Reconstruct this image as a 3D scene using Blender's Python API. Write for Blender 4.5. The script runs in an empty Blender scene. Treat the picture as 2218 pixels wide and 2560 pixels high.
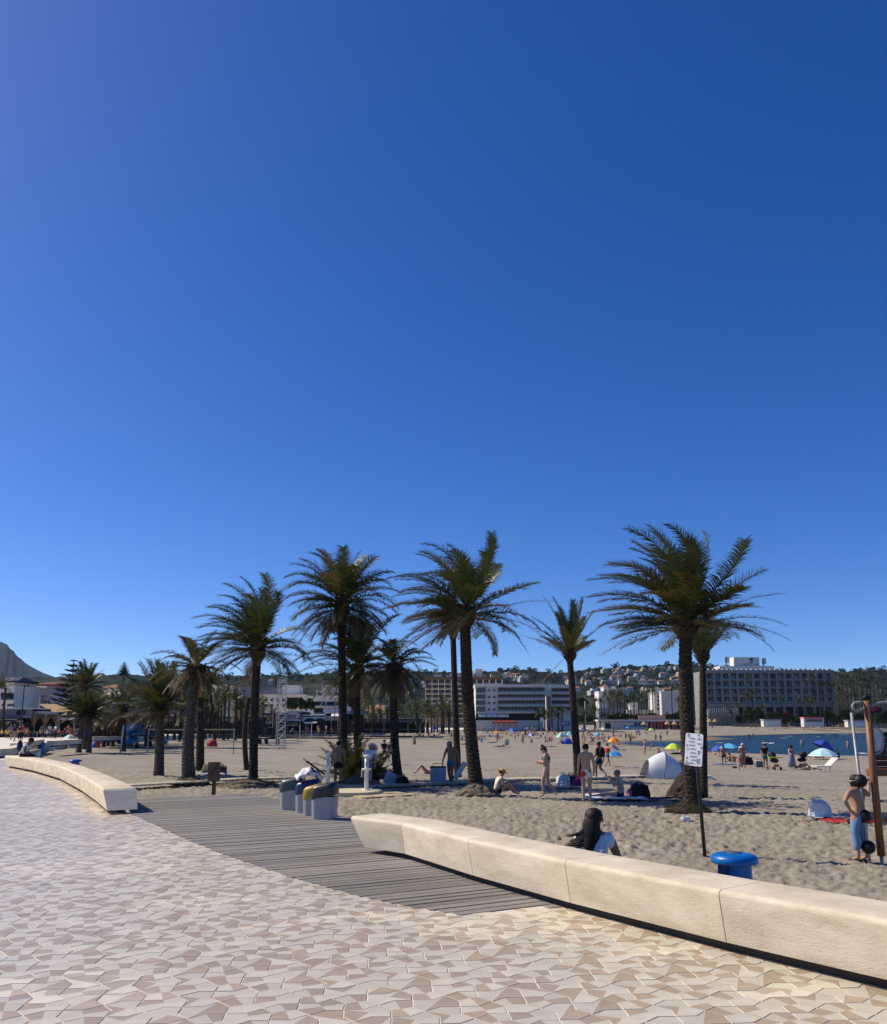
import bpy, bmesh, math, random
import numpy as np
from mathutils import Vector, Matrix, Quaternion

random.seed(7)
rng = np.random.default_rng(11)
SC = bpy.context.scene
COL = SC.collection
PI = math.pi

# ------------------------------------------------------------------ camera
EYE = 1.65
FPX, IW, IH, PPY, HOR = 2050.0, 2218.0, 2560.0, 1480.0, 1812.0
PITCH = math.atan((HOR - PPY) / FPX)
cd = bpy.data.cameras.new('camera'); cam = bpy.data.objects.new('camera', cd); COL.objects.link(cam)
cam.location = (0, 0, EYE); cam.rotation_euler = (PI / 2 + PITCH, 0, 0)
cd.sensor_fit = 'HORIZONTAL'; cd.sensor_width = 36.0; cd.lens = 36.0 * FPX / IW
cd.shift_y = (PPY - IH / 2) / IW
cd.clip_start = 0.1; cd.clip_end = 30000
SC.camera = cam

# ------------------------------------------------------------------ sky + sun
SUN_AZ = math.radians(162)      # measured from +X counter-clockwise: 90 = view direction, 180 = left
SUN_EL = math.radians(43)
w = bpy.data.worlds.new('World'); SC.world = w; w.use_nodes = True
nt = w.node_tree
sky = nt.nodes.new('ShaderNodeTexSky'); sky.sky_type = 'NISHITA'; sky.sun_disc = False
sky.sun_elevation = SUN_EL
sky.sun_rotation = PI / 2 - SUN_AZ
sky.altitude = 0; sky.air_density = .55; sky.dust_density = 0.36; sky.ozone_density = 3.0
bg = nt.nodes['Background']; bg.inputs[1].default_value = 0.138
hs = nt.nodes.new('ShaderNodeHueSaturation'); hs.inputs['Saturation'].default_value = 1.36; hs.inputs['Hue'].default_value = .512
nt.links.new(sky.outputs[0], hs.inputs['Color']); nt.links.new(hs.outputs[0], bg.inputs[0])
sd = bpy.data.lights.new('sun', 'SUN'); sd.energy = 5.0; sd.angle = math.radians(0.53); sd.color = (1.0, 0.885, 0.70)
sun = bpy.data.objects.new('sun', sd); COL.objects.link(sun)
SDIR = Vector((math.cos(SUN_AZ) * math.cos(SUN_EL), math.sin(SUN_AZ) * math.cos(SUN_EL), math.sin(SUN_EL)))
sun.rotation_euler = SDIR.to_track_quat('Z', 'Y').to_euler()
sun.location = (-40, 20, 60)
vs = SC.view_settings
vs.view_transform = 'Standard'; vs.look = 'None'; vs.exposure = 0.2; vs.gamma = 1.0; vs.use_curve_mapping = False
SC.cycles.max_bounces = 6; SC.cycles.diffuse_bounces = 3; SC.cycles.glossy_bounces = 3
SC.cycles.transmission_bounces = 4; SC.cycles.transparent_max_bounces = 6; SC.cycles.volume_bounces = 0
SC.cycles.caustics_reflective = False; SC.cycles.caustics_refractive = False
SC.cycles.use_denoising = True

# ------------------------------------------------------------------ photo geometry -> world
ST, CT = math.sin(PITCH), math.cos(PITCH)
def ray(px, py):
    a = (px - IW / 2) / FPX; b = -(py - PPY) / FPX
    return (a, CT - b * ST, ST + b * CT)
def at(px, py, Y):                      # the point seen at a pixel at depth Y
    d = ray(px, py); t = Y / d[1]
    return Vector((d[0] * t, Y, EYE + d[2] * t))
def gnd(px, py, z=0.0):                 # the point seen at a pixel on a level z
    d = ray(px, py); t = (z - EYE) / d[2]
    return Vector((d[0] * t, d[1] * t, z))

SHORE = [(120, 40), (49, 90.5), (41, 95), (34, 104), (34.5, 124), (33, 151), (35, 162), (41.7, 172), (50, 174), (61, 183),
         (72, 205), (78, 249), (97, 268), (138, 317), (198, 360), (330, 420), (900, 500), (900, -200), (200, -60)]
SH = np.array(SHORE, float)
def shore_sd(X, Y):                     # signed distance to the waterline, positive on land
    X = np.asarray(X, float); Y = np.asarray(Y, float)
    best = np.full(X.shape, 1e18); inside = np.zeros(X.shape, bool)
    n = len(SH)
    for i in range(n):
        ax, ay = SH[i]; bx, by = SH[(i + 1) % n]
        dx, dy = bx - ax, by - ay
        t = np.clip(((X - ax) * dx + (Y - ay) * dy) / (dx * dx + dy * dy), 0, 1)
        best = np.minimum(best, (X - ax - t * dx) ** 2 + (Y - ay - t * dy) ** 2)
        cond = (ay > Y) != (by > Y)
        with np.errstate(divide='ignore', invalid='ignore'):
            xi = ax + (Y - ay) / (by - ay if by != ay else 1e-9) * dx
        inside ^= cond & (X < xi)
    s = np.sqrt(best)
    return np.where(inside, -s, s)
WATER = -1.75
def sand_base(X, Y):
    X = np.asarray(X, float); Y = np.asarray(Y, float)
    s = shore_sd(X, Y)
    near = np.interp(s, [-60, -6, 0, 4, 12, 40, 62, 80, 140], [-6, -0.35, 0.0, .12, .2, .36, .82, 1.15, 1.1])
    far = np.interp(s, [-60, -6, 0, 4, 20, 35, 60, 250], [-6, -0.35, 0.0, .25, 1.6, 2.5, 2.8, 3.2])
    mid = np.interp(s, [-60, -6, 0, 10, 30, 80, 140, 250], [-6, -0.35, 0.0, .15, .5, 1.0, 1.5, 1.75])
    k1 = np.clip((Y - 110) / 90, 0, 1); k1 = k1 * k1 * (3 - 2 * k1)
    k2 = np.clip((Y - 215) / 70, 0, 1) * np.clip((X - 55) / 40, 0, 1)
    z = near * (1 - k1) + mid * k1
    z = z * (1 - k2) + far * k2
    k3 = np.clip((Y - 200) / 120, 0, 1) * (1 - np.clip((X - 70) / 30, 0, 1)) * np.clip(s / 40, 0, 1)
    z = z * (1 - k3) + 1.72 * k3
    return z + WATER
def sz(x, y):
    return float(sand_base(np.array([x]), np.array([y]))[0])
def onsand(px, py, dz=0.0):
    z = -0.6
    for _ in range(25):
        p = gnd(px, py, z)
        z = 0.5 * z + 0.5 * (sz(p.x, p.y) + dz)
        z = min(z, EYE - 0.3)
    return gnd(px, py, z)

# ------------------------------------------------------------------ noise (numpy)
def _h(ix, iy, seed):
    n = (ix.astype(np.int64) * 374761393 + iy.astype(np.int64) * 668265263 + seed * 144665) & 0xFFFFFFFF
    n = ((n ^ (n >> 13)) * 1274126177) & 0xFFFFFFFF
    return ((n ^ (n >> 16)) & 0xFFFFFF) / float(0xFFFFFF)
def vnoise(X, Y, seed=0):
    x0 = np.floor(X); y0 = np.floor(Y); fx = X - x0; fy = Y - y0
    fx = fx * fx * fx * (fx * (fx * 6 - 15) + 10); fy = fy * fy * fy * (fy * (fy * 6 - 15) + 10)
    a = _h(x0, y0, seed); b = _h(x0 + 1, y0, seed); c = _h(x0, y0 + 1, seed); d = _h(x0 + 1, y0 + 1, seed)
    return (a + (b - a) * fx) * (1 - fy) + (c + (d - c) * fx) * fy - 0.5
def fbm(X, Y, oct=4, seed=0):
    r = 0; a = 1.0
    for i in range(oct):
        r = r + a * vnoise(X * 2 ** i, Y * 2 ** i, seed + i * 17); a *= .5
    return r

# ------------------------------------------------------------------ materials
def s2l(c):
    return tuple((v / 255 / 12.92) if v / 255 <= .04045 else ((v / 255 + .055) / 1.055) ** 2.4 for v in c)
MATS = {}
def M(name, col, rough=.6, var=.12, nscale=8.0, bump=0.0, bscale=40.0, metal=0.0, spec=.35, rand=0.0, col2=None, coord='Object', stretch=None, emis=None, bdist=.02, trans=0.0, alpha=1.0, sheen=0):
    if name in MATS: return MATS[name]
    m = bpy.data.materials.new(name); m.use_nodes = True; MATS[name] = m
    t = m.node_tree; N = t.nodes; L = t.links; b = N['Principled BSDF']
    b.inputs['Roughness'].default_value = rough; b.inputs['Metallic'].default_value = metal
    b.inputs['Specular IOR Level'].default_value = spec
    if trans: b.inputs['Transmission Weight'].default_value = trans
    if alpha < 1: b.inputs['Alpha'].default_value = alpha
    c = (*col, 1)
    tc = N.new('ShaderNodeTexCoord'); src = tc.outputs[coord]
    if stretch:
        mp = N.new('ShaderNodeMapping'); mp.inputs['Scale'].default_value = stretch
        L.new(src, mp.inputs[0]); src = mp.outputs[0]
    nz = N.new('ShaderNodeTexNoise'); nz.inputs['Scale'].default_value = nscale; nz.inputs['Detail'].default_value = 5
    nz.inputs['Roughness'].default_value = .62
    L.new(src, nz.inputs['Vector'])
    rp = N.new('ShaderNodeValToRGB'); rp.color_ramp.elements[0].position = .32; rp.color_ramp.elements[1].position = .68
    d = col2 if col2 else tuple(v * (1 - var * 1.6) for v in col)
    u = col if col2 else tuple(min(1, v * (1 + var * .8)) for v in col)
    rp.color_ramp.elements[0].color = (*d, 1); rp.color_ramp.elements[1].color = (*u, 1)
    L.new(nz.outputs['Fac'], rp.inputs[0]); out = rp.outputs[0]
    if rand:
        oi = N.new('ShaderNodeObjectInfo'); hs = N.new('ShaderNodeHueSaturation')
        mr = N.new('ShaderNodeMapRange'); mr.inputs['To Min'].default_value = 1 - rand; mr.inputs['To Max'].default_value = 1 + rand * .8
        L.new(oi.outputs['Random'], mr.inputs['Value']); L.new(mr.outputs[0], hs.inputs['Value']); L.new(out, hs.inputs['Color']); out = hs.outputs[0]
    L.new(out, b.inputs['Base Color'])
    if bump:
        n2 = N.new('ShaderNodeTexNoise'); n2.inputs['Scale'].default_value = bscale; n2.inputs['Detail'].default_value = 6; n2.inputs['Roughness'].default_value = .65
        L.new(src, n2.inputs['Vector'])
        bp = N.new('ShaderNodeBump'); bp.inputs['Strength'].default_value = bump; bp.inputs['Distance'].default_value = bdist
        L.new(n2.outputs['Fac'], bp.inputs['Height']); L.new(bp.outputs[0], b.inputs['Normal'])
    if emis:
        b.inputs['Emission Color'].default_value = (*emis[0], 1); b.inputs['Emission Strength'].default_value = emis[1]
    return m
def P(name, rgb, rough=.55, k=1.0, **kw):      # painted / cloth / plastic colour from sRGB bytes
    return M(name, tuple(v * k for v in s2l(rgb)), rough, **kw)

# ------------------------------------------------------------------ objects
def link(o, parent=None):
    COL.objects.link(o)
    if parent is not None: o.parent = parent
    return o
def tag(o, label=None, cat=None, group=None, kind=None):
    if label: o['label'] = label
    if cat: o['category'] = cat
    if group: o['group'] = group
    if kind: o['kind'] = kind
    return o
def empty(name, loc=(0, 0, 0), rz=0, label=None, cat=None, group=None, rx=0, ry=0, scale=1.0):
    o = bpy.data.objects.new(name, None); o.location = loc; o.rotation_euler = (rx, ry, rz); o.empty_display_size = .2
    o.scale = (scale,) * 3
    link(o); return tag(o, label, cat, group)
def pyobj(name, verts, faces, mats, parent=None, mi=None, smooth=False):
    me = bpy.data.meshes.new(name); me.from_pydata([tuple(v) for v in verts], [], faces)
    for m in (mats if isinstance(mats, (list, tuple)) else [mats]): me.materials.append(m)
    if mi is not None: me.polygons.foreach_set('material_index', list(mi))
    if smooth: me.polygons.foreach_set('use_smooth', [True] * len(me.polygons))
    me.update()
    return link(bpy.data.objects.new(name, me), parent)
def fastmesh(name, V, F, mats, parent=None, smooth=False, mi=None):   # numpy verts (n,3), faces (m,4) or (m,3)
    me = bpy.data.meshes.new(name); V = np.asarray(V, np.float32); F = np.asarray(F, np.int32)
    k = F.shape[1]; me.vertices.add(len(V)); me.vertices.foreach_set('co', V.ravel())
    me.loops.add(F.size); me.loops.foreach_set('vertex_index', F.ravel())
    me.polygons.add(len(F)); me.polygons.foreach_set('loop_start', np.arange(0, F.size, k, dtype=np.int32))
    try: me.polygons.foreach_set('loop_total', np.full(len(F), k, np.int32))
    except Exception: pass
    for m in (mats if isinstance(mats, (list, tuple)) else [mats]): me.materials.append(m)
    if mi is not None: me.polygons.foreach_set('material_index', np.asarray(mi, np.int32))
    me.polygons.foreach_set('use_smooth', np.full(len(F), bool(smooth)))
    me.update(calc_edges=True); me.validate()
    return link(bpy.data.objects.new(name, me), parent)
def again(src, name, parent=None, loc=None, rot=None, scale=None):    # another object on the same mesh
    o = bpy.data.objects.new(name, src.data if hasattr(src, 'data') else src); link(o, parent)
    if loc is not None: o.location = loc
    if rot is not None: o.rotation_euler = rot
    if scale is not None: o.scale = scale
    return o
class MB:
    def __init__(s): s.v = []; s.f = []; s.m = []
    def add(s, vs, fs, mi=0):
        o = len(s.v); s.v += [tuple(v) for v in vs]; s.f += [tuple(i + o for i in f) for f in fs]; s.m += [mi] * len(fs); return s
    def box(s, c, d, mi=0, rz=0.0, taper=1.0, R=None):
        x, y, z = d[0] / 2, d[1] / 2, d[2] / 2; vs = []
        for k, t in ((-1, 1.0), (1, taper)):
            for a, b in ((-1, -1), (1, -1), (1, 1), (-1, 1)): vs.append(Vector((a * x * t, b * y * t, k * z)))
        mt = R if R is not None else Matrix.Rotation(rz, 3, 'Z')
        vs = [mt @ v + Vector(c) for v in vs]
        return s.add(vs, [(3, 2, 1, 0), (4, 5, 6, 7), (0, 1, 5, 4), (1, 2, 6, 5), (2, 3, 7, 6), (3, 0, 4, 7)], mi)
    def tube(s, pts, r, n=8, mi=0, cap=True):
        pts = [Vector(p) for p in pts]; k = len(pts); r = list(r) if hasattr(r, '__len__') else [r] * k
        vs = []; fs = []; up = None
        for i, p in enumerate(pts):
            t = (pts[min(i + 1, k - 1)] - pts[max(i - 1, 0)]).normalized()
            if up is None: up = Vector((0, 0, 1)) if abs(t.z) < .9 else Vector((1, 0, 0))
            a = t.cross(up); a = a.normalized() if a.length > 1e-6 else Vector((1, 0, 0)); b = a.cross(t).normalized(); up = b
            for j in range(n):
                an = 2 * PI * j / n; vs.append(p + (a * math.cos(an) + b * math.sin(an)) * r[i])
        for i in range(k - 1):
            for j in range(n):
                fs.append((i * n + j, i * n + (j + 1) % n, (i + 1) * n + (j + 1) % n, (i + 1) * n + j))
        if cap: fs += [tuple(range(n - 1, -1, -1)), tuple(range((k - 1) * n, k * n))]
        return s.add(vs, fs, mi)
    def lathe(s, prof, n=20, c=(0, 0, 0), mi=0, sx=1.0, sy=1.0, cap=True, a0=0.0, a1=None):
        vs = []; fs = []; k = len(prof); full = a1 is None; a1 = 2 * PI if full else a1; m = n if full else n + 1
        for r, z in prof:
            for j in range(m):
                an = a0 + (a1 - a0) * j / n; vs.append((c[0] + r * math.cos(an) * sx, c[1] + r * math.sin(an) * sy, c[2] + z))
        for i in range(k - 1):
            for j in range(n):
                j2 = (j + 1) % m; fs.append((i * m + j, i * m + j2, (i + 1) * m + j2, (i + 1) * m + j))
        if cap and full:
            fs += [tuple(range(m - 1, -1, -1)), tuple(range((k - 1) * m, k * m))]
        return s.add(vs, fs, mi)
    def ell(s, c, r, n=12, k=8, mi=0, R=None):
        vs = []; fs = []
        for i in range(k + 1):
            ph = -PI / 2 + PI * i / k
            for j in range(n):
                an = 2 * PI * j / n; v = Vector((r[0] * math.cos(ph) * math.cos(an), r[1] * math.cos(ph) * math.sin(an), r[2] * math.sin(ph)))
                if R is not None: v = R @ v
                vs.append(v + Vector(c))
        for i in range(k):
            for j in range(n):
                fs.append((i * n + j, i * n + (j + 1) % n, (i + 1) * n + (j + 1) % n, (i + 1) * n + j))
        return s.add(vs, fs, mi)
    def prism(s, poly, z0, z1, mi=0):           # plan polygon raised
        n = len(poly); vs = [(p[0], p[1], z0) for p in poly] + [(p[0], p[1], z1) for p in poly]
        return s.add(vs, [tuple(range(n - 1, -1, -1)), tuple(range(n, 2 * n))] + [(i, (i + 1) % n, n + (i + 1) % n, n + i) for i in range(n)], mi)
    def build(s, name, mats, parent=None, smooth=False, bevel=0.0):
        o = pyobj(name, s.v, s.f, mats, parent, s.m, smooth)
        if bevel:
            bm = bmesh.new(); bm.from_mesh(o.data)
            bmesh.ops.bevel(bm, geom=[e for e in bm.edges if len(e.link_faces) == 2 and e.calc_face_angle(0) > .6], offset=bevel, segments=2, affect='EDGES', profile=.5)
            bm.to_mesh(o.data); bm.free()
            o.data.polygons.foreach_set('use_smooth', [True] * len(o.data.polygons))
            try: o.data.set_sharp_from_angle(angle=.6)
            except Exception: pass
        return o
def sharp(o, ang=.7):
    try: o.data.set_sharp_from_angle(angle=ang)
    except Exception: pass
    return o
TMP = bpy.data.scenes.new('bake')
def baked(o):                      # mesh of an object with its modifiers, in a scene of its own so that it stays quick
    TMP.collection.objects.link(o); vl = TMP.view_layers[0]; vl.update(); dg = vl.depsgraph
    me = bpy.data.meshes.new_from_object(o.evaluated_get(dg), depsgraph=dg); bpy.data.objects.remove(o); return me
def textmesh(name, s, size, mat, parent, loc, rot, ext=.01, align='CENTER', shear=0):
    cu = bpy.data.curves.new(name, 'FONT'); cu.body = s; cu.size = size; cu.extrude = ext; cu.align_x = align; cu.align_y = 'CENTER'; cu.resolution_u = 3; cu.shear = shear
    me = baked(bpy.data.objects.new(name, cu)); bpy.data.curves.remove(cu)
    me.materials.clear(); me.materials.append(mat)
    o = bpy.data.objects.new(name, me); link(o, parent); o.location = loc; o.rotation_euler = rot
    return o
def inpoly(x, y, poly):
    c = False; n = len(poly)
    for i in range(n):
        ax, ay = poly[i]; bx, by = poly[(i + 1) % n]
        if (ay > y) != (by > y) and x < ax + (y - ay) / (by - ay) * (bx - ax): c = not c
    return c
# ================================================================== SETTING
def sand_material():
    m = bpy.data.materials.new('beach_sand'); m.use_nodes = True; t = m.node_tree; N = t.nodes; L = t.links; b = N['Principled BSDF']
    tc = N.new('ShaderNodeTexCoord'); geo = N.new('ShaderNodeNewGeometry')
    n1 = N.new('ShaderNodeTexNoise'); n1.inputs['Scale'].default_value = .35; n1.inputs['Detail'].default_value = 6
    n2 = N.new('ShaderNodeTexNoise'); n2.inputs['Scale'].default_value = 4.5; n2.inputs['Detail'].default_value = 8; n2.inputs['Roughness'].default_value = .7
    for n in (n1, n2): L.new(tc.outputs['Object'], n.inputs['Vector'])
    r1 = N.new('ShaderNodeValToRGB'); r1.color_ramp.elements[0].position = .3; r1.color_ramp.elements[1].position = .72
    r1.color_ramp.elements[0].color = (.262, .236, .194, 1); r1.color_ramp.elements[1].color = (.355, .322, .27, 1)
    L.new(n1.outputs['Fac'], r1.inputs[0])
    r2 = N.new('ShaderNodeValToRGB'); r2.color_ramp.elements[0].position = .25; r2.color_ramp.elements[1].position = .7
    r2.color_ramp.elements[0].color = (.72, .70, .68, 1); r2.color_ramp.elements[1].color = (1.04, 1.03, 1.01, 1)
    L.new(n2.outputs['Fac'], r2.inputs[0])
    mx = N.new('ShaderNodeMix'); mx.data_type = 'RGBA'; mx.blend_type = 'MULTIPLY'; mx.inputs[0].default_value = 1
    L.new(r1.outputs[0], mx.inputs[6]); L.new(r2.outputs[0], mx.inputs[7])
    # wet sand by the waterline
    sp = N.new('ShaderNodeSeparateXYZ'); L.new(geo.outputs['Position'], sp.inputs[0])
    mr = N.new('ShaderNodeMapRange'); mr.inputs['From Min'].default_value = WATER + .02; mr.inputs['From Max'].default_value = WATER + .17
    L.new(sp.outputs['Z'], mr.inputs['Value'])
    wet = N.new('ShaderNodeMix'); wet.data_type = 'RGBA'; wet.inputs[6].default_value = (.15, .115, .078, 1)
    L.new(mr.outputs[0], wet.inputs[0]); L.new(mx.outputs[2], wet.inputs[7]); L.new(wet.outputs[2], b.inputs['Base Color'])
    b.inputs['Roughness'].default_value = .95; b.inputs['Specular IOR Level'].default_value = .1
    n3 = N.new('ShaderNodeTexNoise'); n3.inputs['Scale'].default_value = 7; n3.inputs['Detail'].default_value = 9; n3.inputs['Roughness'].default_value = .62
    L.new(tc.outputs['Object'], n3.inputs['Vector'])
    bp = N.new('ShaderNodeBump'); bp.inputs['Strength'].default_value = .75; bp.inputs['Distance'].default_value = .05
    L.new(n3.outputs['Fac'], bp.inputs['Height']); L.new(bp.outputs[0], b.inputs['Normal'])
    return m
MSAND = sand_material()
def sand_relief(X, Y):
    k = np.clip((90 - Y) / 60, 0, 1)
    wx = X + .25 * vnoise(X * 1.7, Y * 1.7, 3); wy = Y + .25 * vnoise(X * 1.7, Y * 1.7, 4)
    a = np.abs(vnoise(wx * 2.9, wy * 3.6, 21)) * 2; b = np.abs(vnoise(wx * 5.5, wy * 6.8, 25)) * 2
    r = .02 * (a - .5) + .035 * (b - .5) + .022 * vnoise(wx * 4.6, wy * 6.6, 22) + .062 * vnoise(wx * 9.0, wy * 13, 23) + .045 * vnoise(wx * 17, wy * 24, 24)
    return k * r * (.55 + .9 * np.clip(vnoise(X * .3, Y * .3, 31) + .5, 0, 1)) + .07 * vnoise(X * .23, Y * .23, 33)
def sand_mesh():
    ys = [-12.0, -4, 0, 1.2, 2.0, 2.6]; y = 3.2
    while y < 620: ys.append(y); y *= 1.0 + (.0062 if y < 60 else .011 if y < 140 else .03); 
    ys = np.array(ys); nu = 560
    u = np.linspace(-1, 1, nu); u = .62 * u + .28 * u ** 5
    Yg, U = np.meshgrid(ys, u, indexing='ij'); X = U * np.maximum(Yg, 4.0) + 0
    Z = sand_base(X, Yg) + sand_relief(X, Yg)
    Z = np.where(Yg < 5, np.minimum(Z, -.6), Z)
    # a trodden dip and low heaps close to the kerb and under the palms
    V = np.stack([X, Yg, Z], -1).reshape(-1, 3)
    ni, nj = Yg.shape; idx = np.arange(ni * nj).reshape(ni, nj)
    F = np.stack([idx[:-1, :-1], idx[:-1, 1:], idx[1:, 1:], idx[1:, :-1]], -1).reshape(-1, 4)
    return V, F
V, F = sand_mesh()
tag(fastmesh('beach_sand', V, F, MSAND, smooth=True), kind='structure')

def sea_material():
    m = bpy.data.materials.new('sea_water'); m.use_nodes = True; t = m.node_tree; N = t.nodes; L = t.links; b = N['Principled BSDF']
    tc = N.new('ShaderNodeTexCoord'); mp = N.new('ShaderNodeMapping'); mp.inputs['Scale'].default_value = (.35, .8, 1); L.new(tc.outputs['Object'], mp.inputs[0])
    n1 = N.new('ShaderNodeTexNoise'); n1.inputs['Scale'].default_value = .9; n1.inputs['Detail'].default_value = 7; n1.inputs['Roughness'].default_value = .7; L.new(mp.outputs[0], n1.inputs['Vector'])
    n2 = N.new('ShaderNodeTexNoise'); n2.inputs['Scale'].default_value = .08; n2.inputs['Detail'].default_value = 4; L.new(mp.outputs[0], n2.inputs['Vector'])
    r = N.new('ShaderNodeValToRGB'); r.color_ramp.elements[0].position = .35; r.color_ramp.elements[1].position = .66
    r.color_ramp.elements[0].color = (.010, .032, .050, 1); r.color_ramp.elements[1].color = (.016, .05, .072, 1)
    L.new(n2.outputs['Fac'], r.inputs[0]); L.new(r.outputs[0], b.inputs['Base Color'])
    b.inputs['Roughness'].default_value = .36; b.inputs['Specular IOR Level'].default_value = .32
    bp = N.new('ShaderNodeBump'); bp.inputs['Strength'].default_value = 1.0; bp.inputs['Distance'].default_value = .55
    L.new(n1.outputs['Fac'], bp.inputs['Height']); L.new(bp.outputs[0], b.inputs['Normal'])
    return m
MSEA = sea_material()
xs = np.concatenate([np.linspace(20, 220, 120), np.linspace(230, 950, 12)]); ysea = np.concatenate([np.linspace(-150, 60, 8), np.linspace(64, 380, 240), np.linspace(390, 560, 8)])
XX, YY = np.meshgrid(xs, ysea, indexing='xy')
ZZ = WATER + .05 * vnoise(XX * .12, YY * .45, 5) + .03 * vnoise(XX * .35, YY * .9, 6)
idx = np.arange(XX.size).reshape(XX.shape)
F = np.stack([idx[:-1, :-1], idx[:-1, 1:], idx[1:, 1:], idx[1:, :-1]], -1).reshape(-1, 4)
tag(fastmesh('sea', np.stack([XX, YY, ZZ], -1).reshape(-1, 3), F, MSEA, smooth=True), kind='structure')
# breaking wavelets
MFOAM = M('foam', (.75, .78, .78), .7, var=.05)
for px, py, w_, in ((1960, 1846, 2.5), (1975, 1841, 3.2), (2045, 1842, 1.6), (2070, 1838, 1.8), (2110, 1836, 6.0), (1932, 1858, 1.3), (2155, 1884, 1.6), (1800, 1858, 2.0), (1920, 1883, 1.8), (2160, 1886, 1.4)):
    p = gnd(px, py, WATER); mb = MB(); vs = []; n = 9
    for i in range(n):
        t = i / (n - 1); a = .5 * math.sin(PI * t) ** .7
        x = (t - .5) * w_; y = .25 * math.sin(t * 5 + px); vs += [(x, y - .22 * a - .01, .05), (x, y, .03 + .12 * a), (x, y + .25 * a + .01, .04)]
    fs = []
    for i in range(n - 1):
        for j in range(2): fs.append((3 * i + j, 3 * i + 3 + j, 3 * i + 4 + j, 3 * i + 1 + j))
    o = mb.add(vs, fs).build('foam_crest', MFOAM, smooth=True); o.location = p; tag(o, kind='stuff')

# ---- promenade slab
BEN_F = [gnd(*p, .45) for p in ((875, 2041), (1003, 2057), (1170, 2098), (1412, 2150), (1797, 2225))]
_d = (BEN_F[-1] - BEN_F[-2]).normalized()
_d2 = (Matrix.Rotation(math.radians(3.5), 3, 'Z') @ _d)
BEN_F += [BEN_F[-1] + _d2 * 1.65, BEN_F[-1] + _d2 * 3.3, BEN_F[-1] + _d2 * 4.9]
LB_F = [gnd(*p, .45) for p in ((258, 1972), (234, 1956), (200, 1937), (146, 1914), (80, 1899), (12, 1889))]
def off(path, d):
    r = []
    for i, p in enumerate(path):
        t = (path[min(i + 1, len(path) - 1)] - path[max(i - 1, 0)]); n = Vector((-t.y, t.x, 0)).normalized()
        r.append(p + n * d)
    return r
edgeR = off(BEN_F, .30)                                  # travelling towards the camera, +normal points to the beach
edgeL = off(list(reversed(LB_F)), .30)                   # travelling towards the camera as well
DB = [gnd(*p) for p in ((330, 2036), (390, 2062), (455, 2094), (540, 2128), (640, 2164), (760, 2203), (900, 2240), (1020, 2266), (1150, 2287))]
prom = [(p.x, p.y) for p in reversed(edgeR)]
prom += [(p.x + .15, p.y + .25) for p in reversed(DB)]
prom += [(p.x, p.y) for p in reversed(edgeL)]
prom += [tuple(gnd(p[0], p[1], -.8).xy) for p in ((30, 1912), (78, 1898), (96, 1886), (112, 1878), (140, 1877), (170, 1869), (205, 1865), (330, 1856), (470, 1849), (640, 1843), (860, 1839))] + [tuple(gnd(*p).xy) for p in ((1040, 1826), (1300, 1823), (1480, 1821.5))]
prom += [(75, 440), (95, 700), (60, 1100), (-1500, 1100), (-1500, -12), (7, -12)]
MGROUT = M('grout', (.70, .65, .56), .8, var=.18, nscale=2)
o = MB().prism(prom, -1.6, -.0045).build('promenade', MGROUT); tag(o, kind='structure'); PROM = o

DECK = DB + [gnd(*p) for p in ((1445, 2261), (1290, 2222), (1100, 2168), (960, 2128), (912, 2098), (905, 2052), (845, 2040), (722, 2006), (640, 1986), (560, 1987), (450, 1992), (338, 1998), (322, 2010))]
deckp = [(p.x, p.y) for p in DECK]
def tile_mat(name, c, var=.1):
    m = M(name, c, .36, var=var, nscale=3.5, bump=.10, bscale=60, spec=.45, rand=.07, coord='Object', bdist=.004)
    return m
TG = tile_mat('tile_grey', (.56, .515, .425)); TC = tile_mat('tile_cream', (.66, .60, .475)); TB = tile_mat('tile_brown', (.40, .318, .226)); TB2 = tile_mat('tile_tan', (.48, .385, .285))
TS = .215; TA = math.radians(23.4)
eu = Vector((math.cos(TA), math.sin(TA), 0)); ev = Vector((-math.sin(TA), math.cos(TA), 0))
def hsh(i, j, s): return float(_h(np.array([i]), np.array([j]), s)[0])
PR = 6
def tcorner(i, j): return (i + .05 * (hsh(i % PR, j % PR, 1) - .5), j + .05 * (hsh(i % PR, j % PR, 2) - .5))
def hmid(i, j):
    s = 1 if (i + j) % 2 else -1
    return (i + .46 + .08 * hsh(i % PR, j % PR, 3), j + .19 * s)
def vmid(i, j):
    s = -1 if (i + j) % 2 else 1
    return (i + .19 * s, j + .46 + .08 * hsh(i % PR, j % PR, 4))
def tpoly(i, j):
    return [tcorner(i, j), hmid(i, j), tcorner(i + 1, j), vmid(i + 1, j), tcorner(i + 1, j + 1), hmid(i, j + 1), tcorner(i, j + 1), vmid(i, j)]
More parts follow.
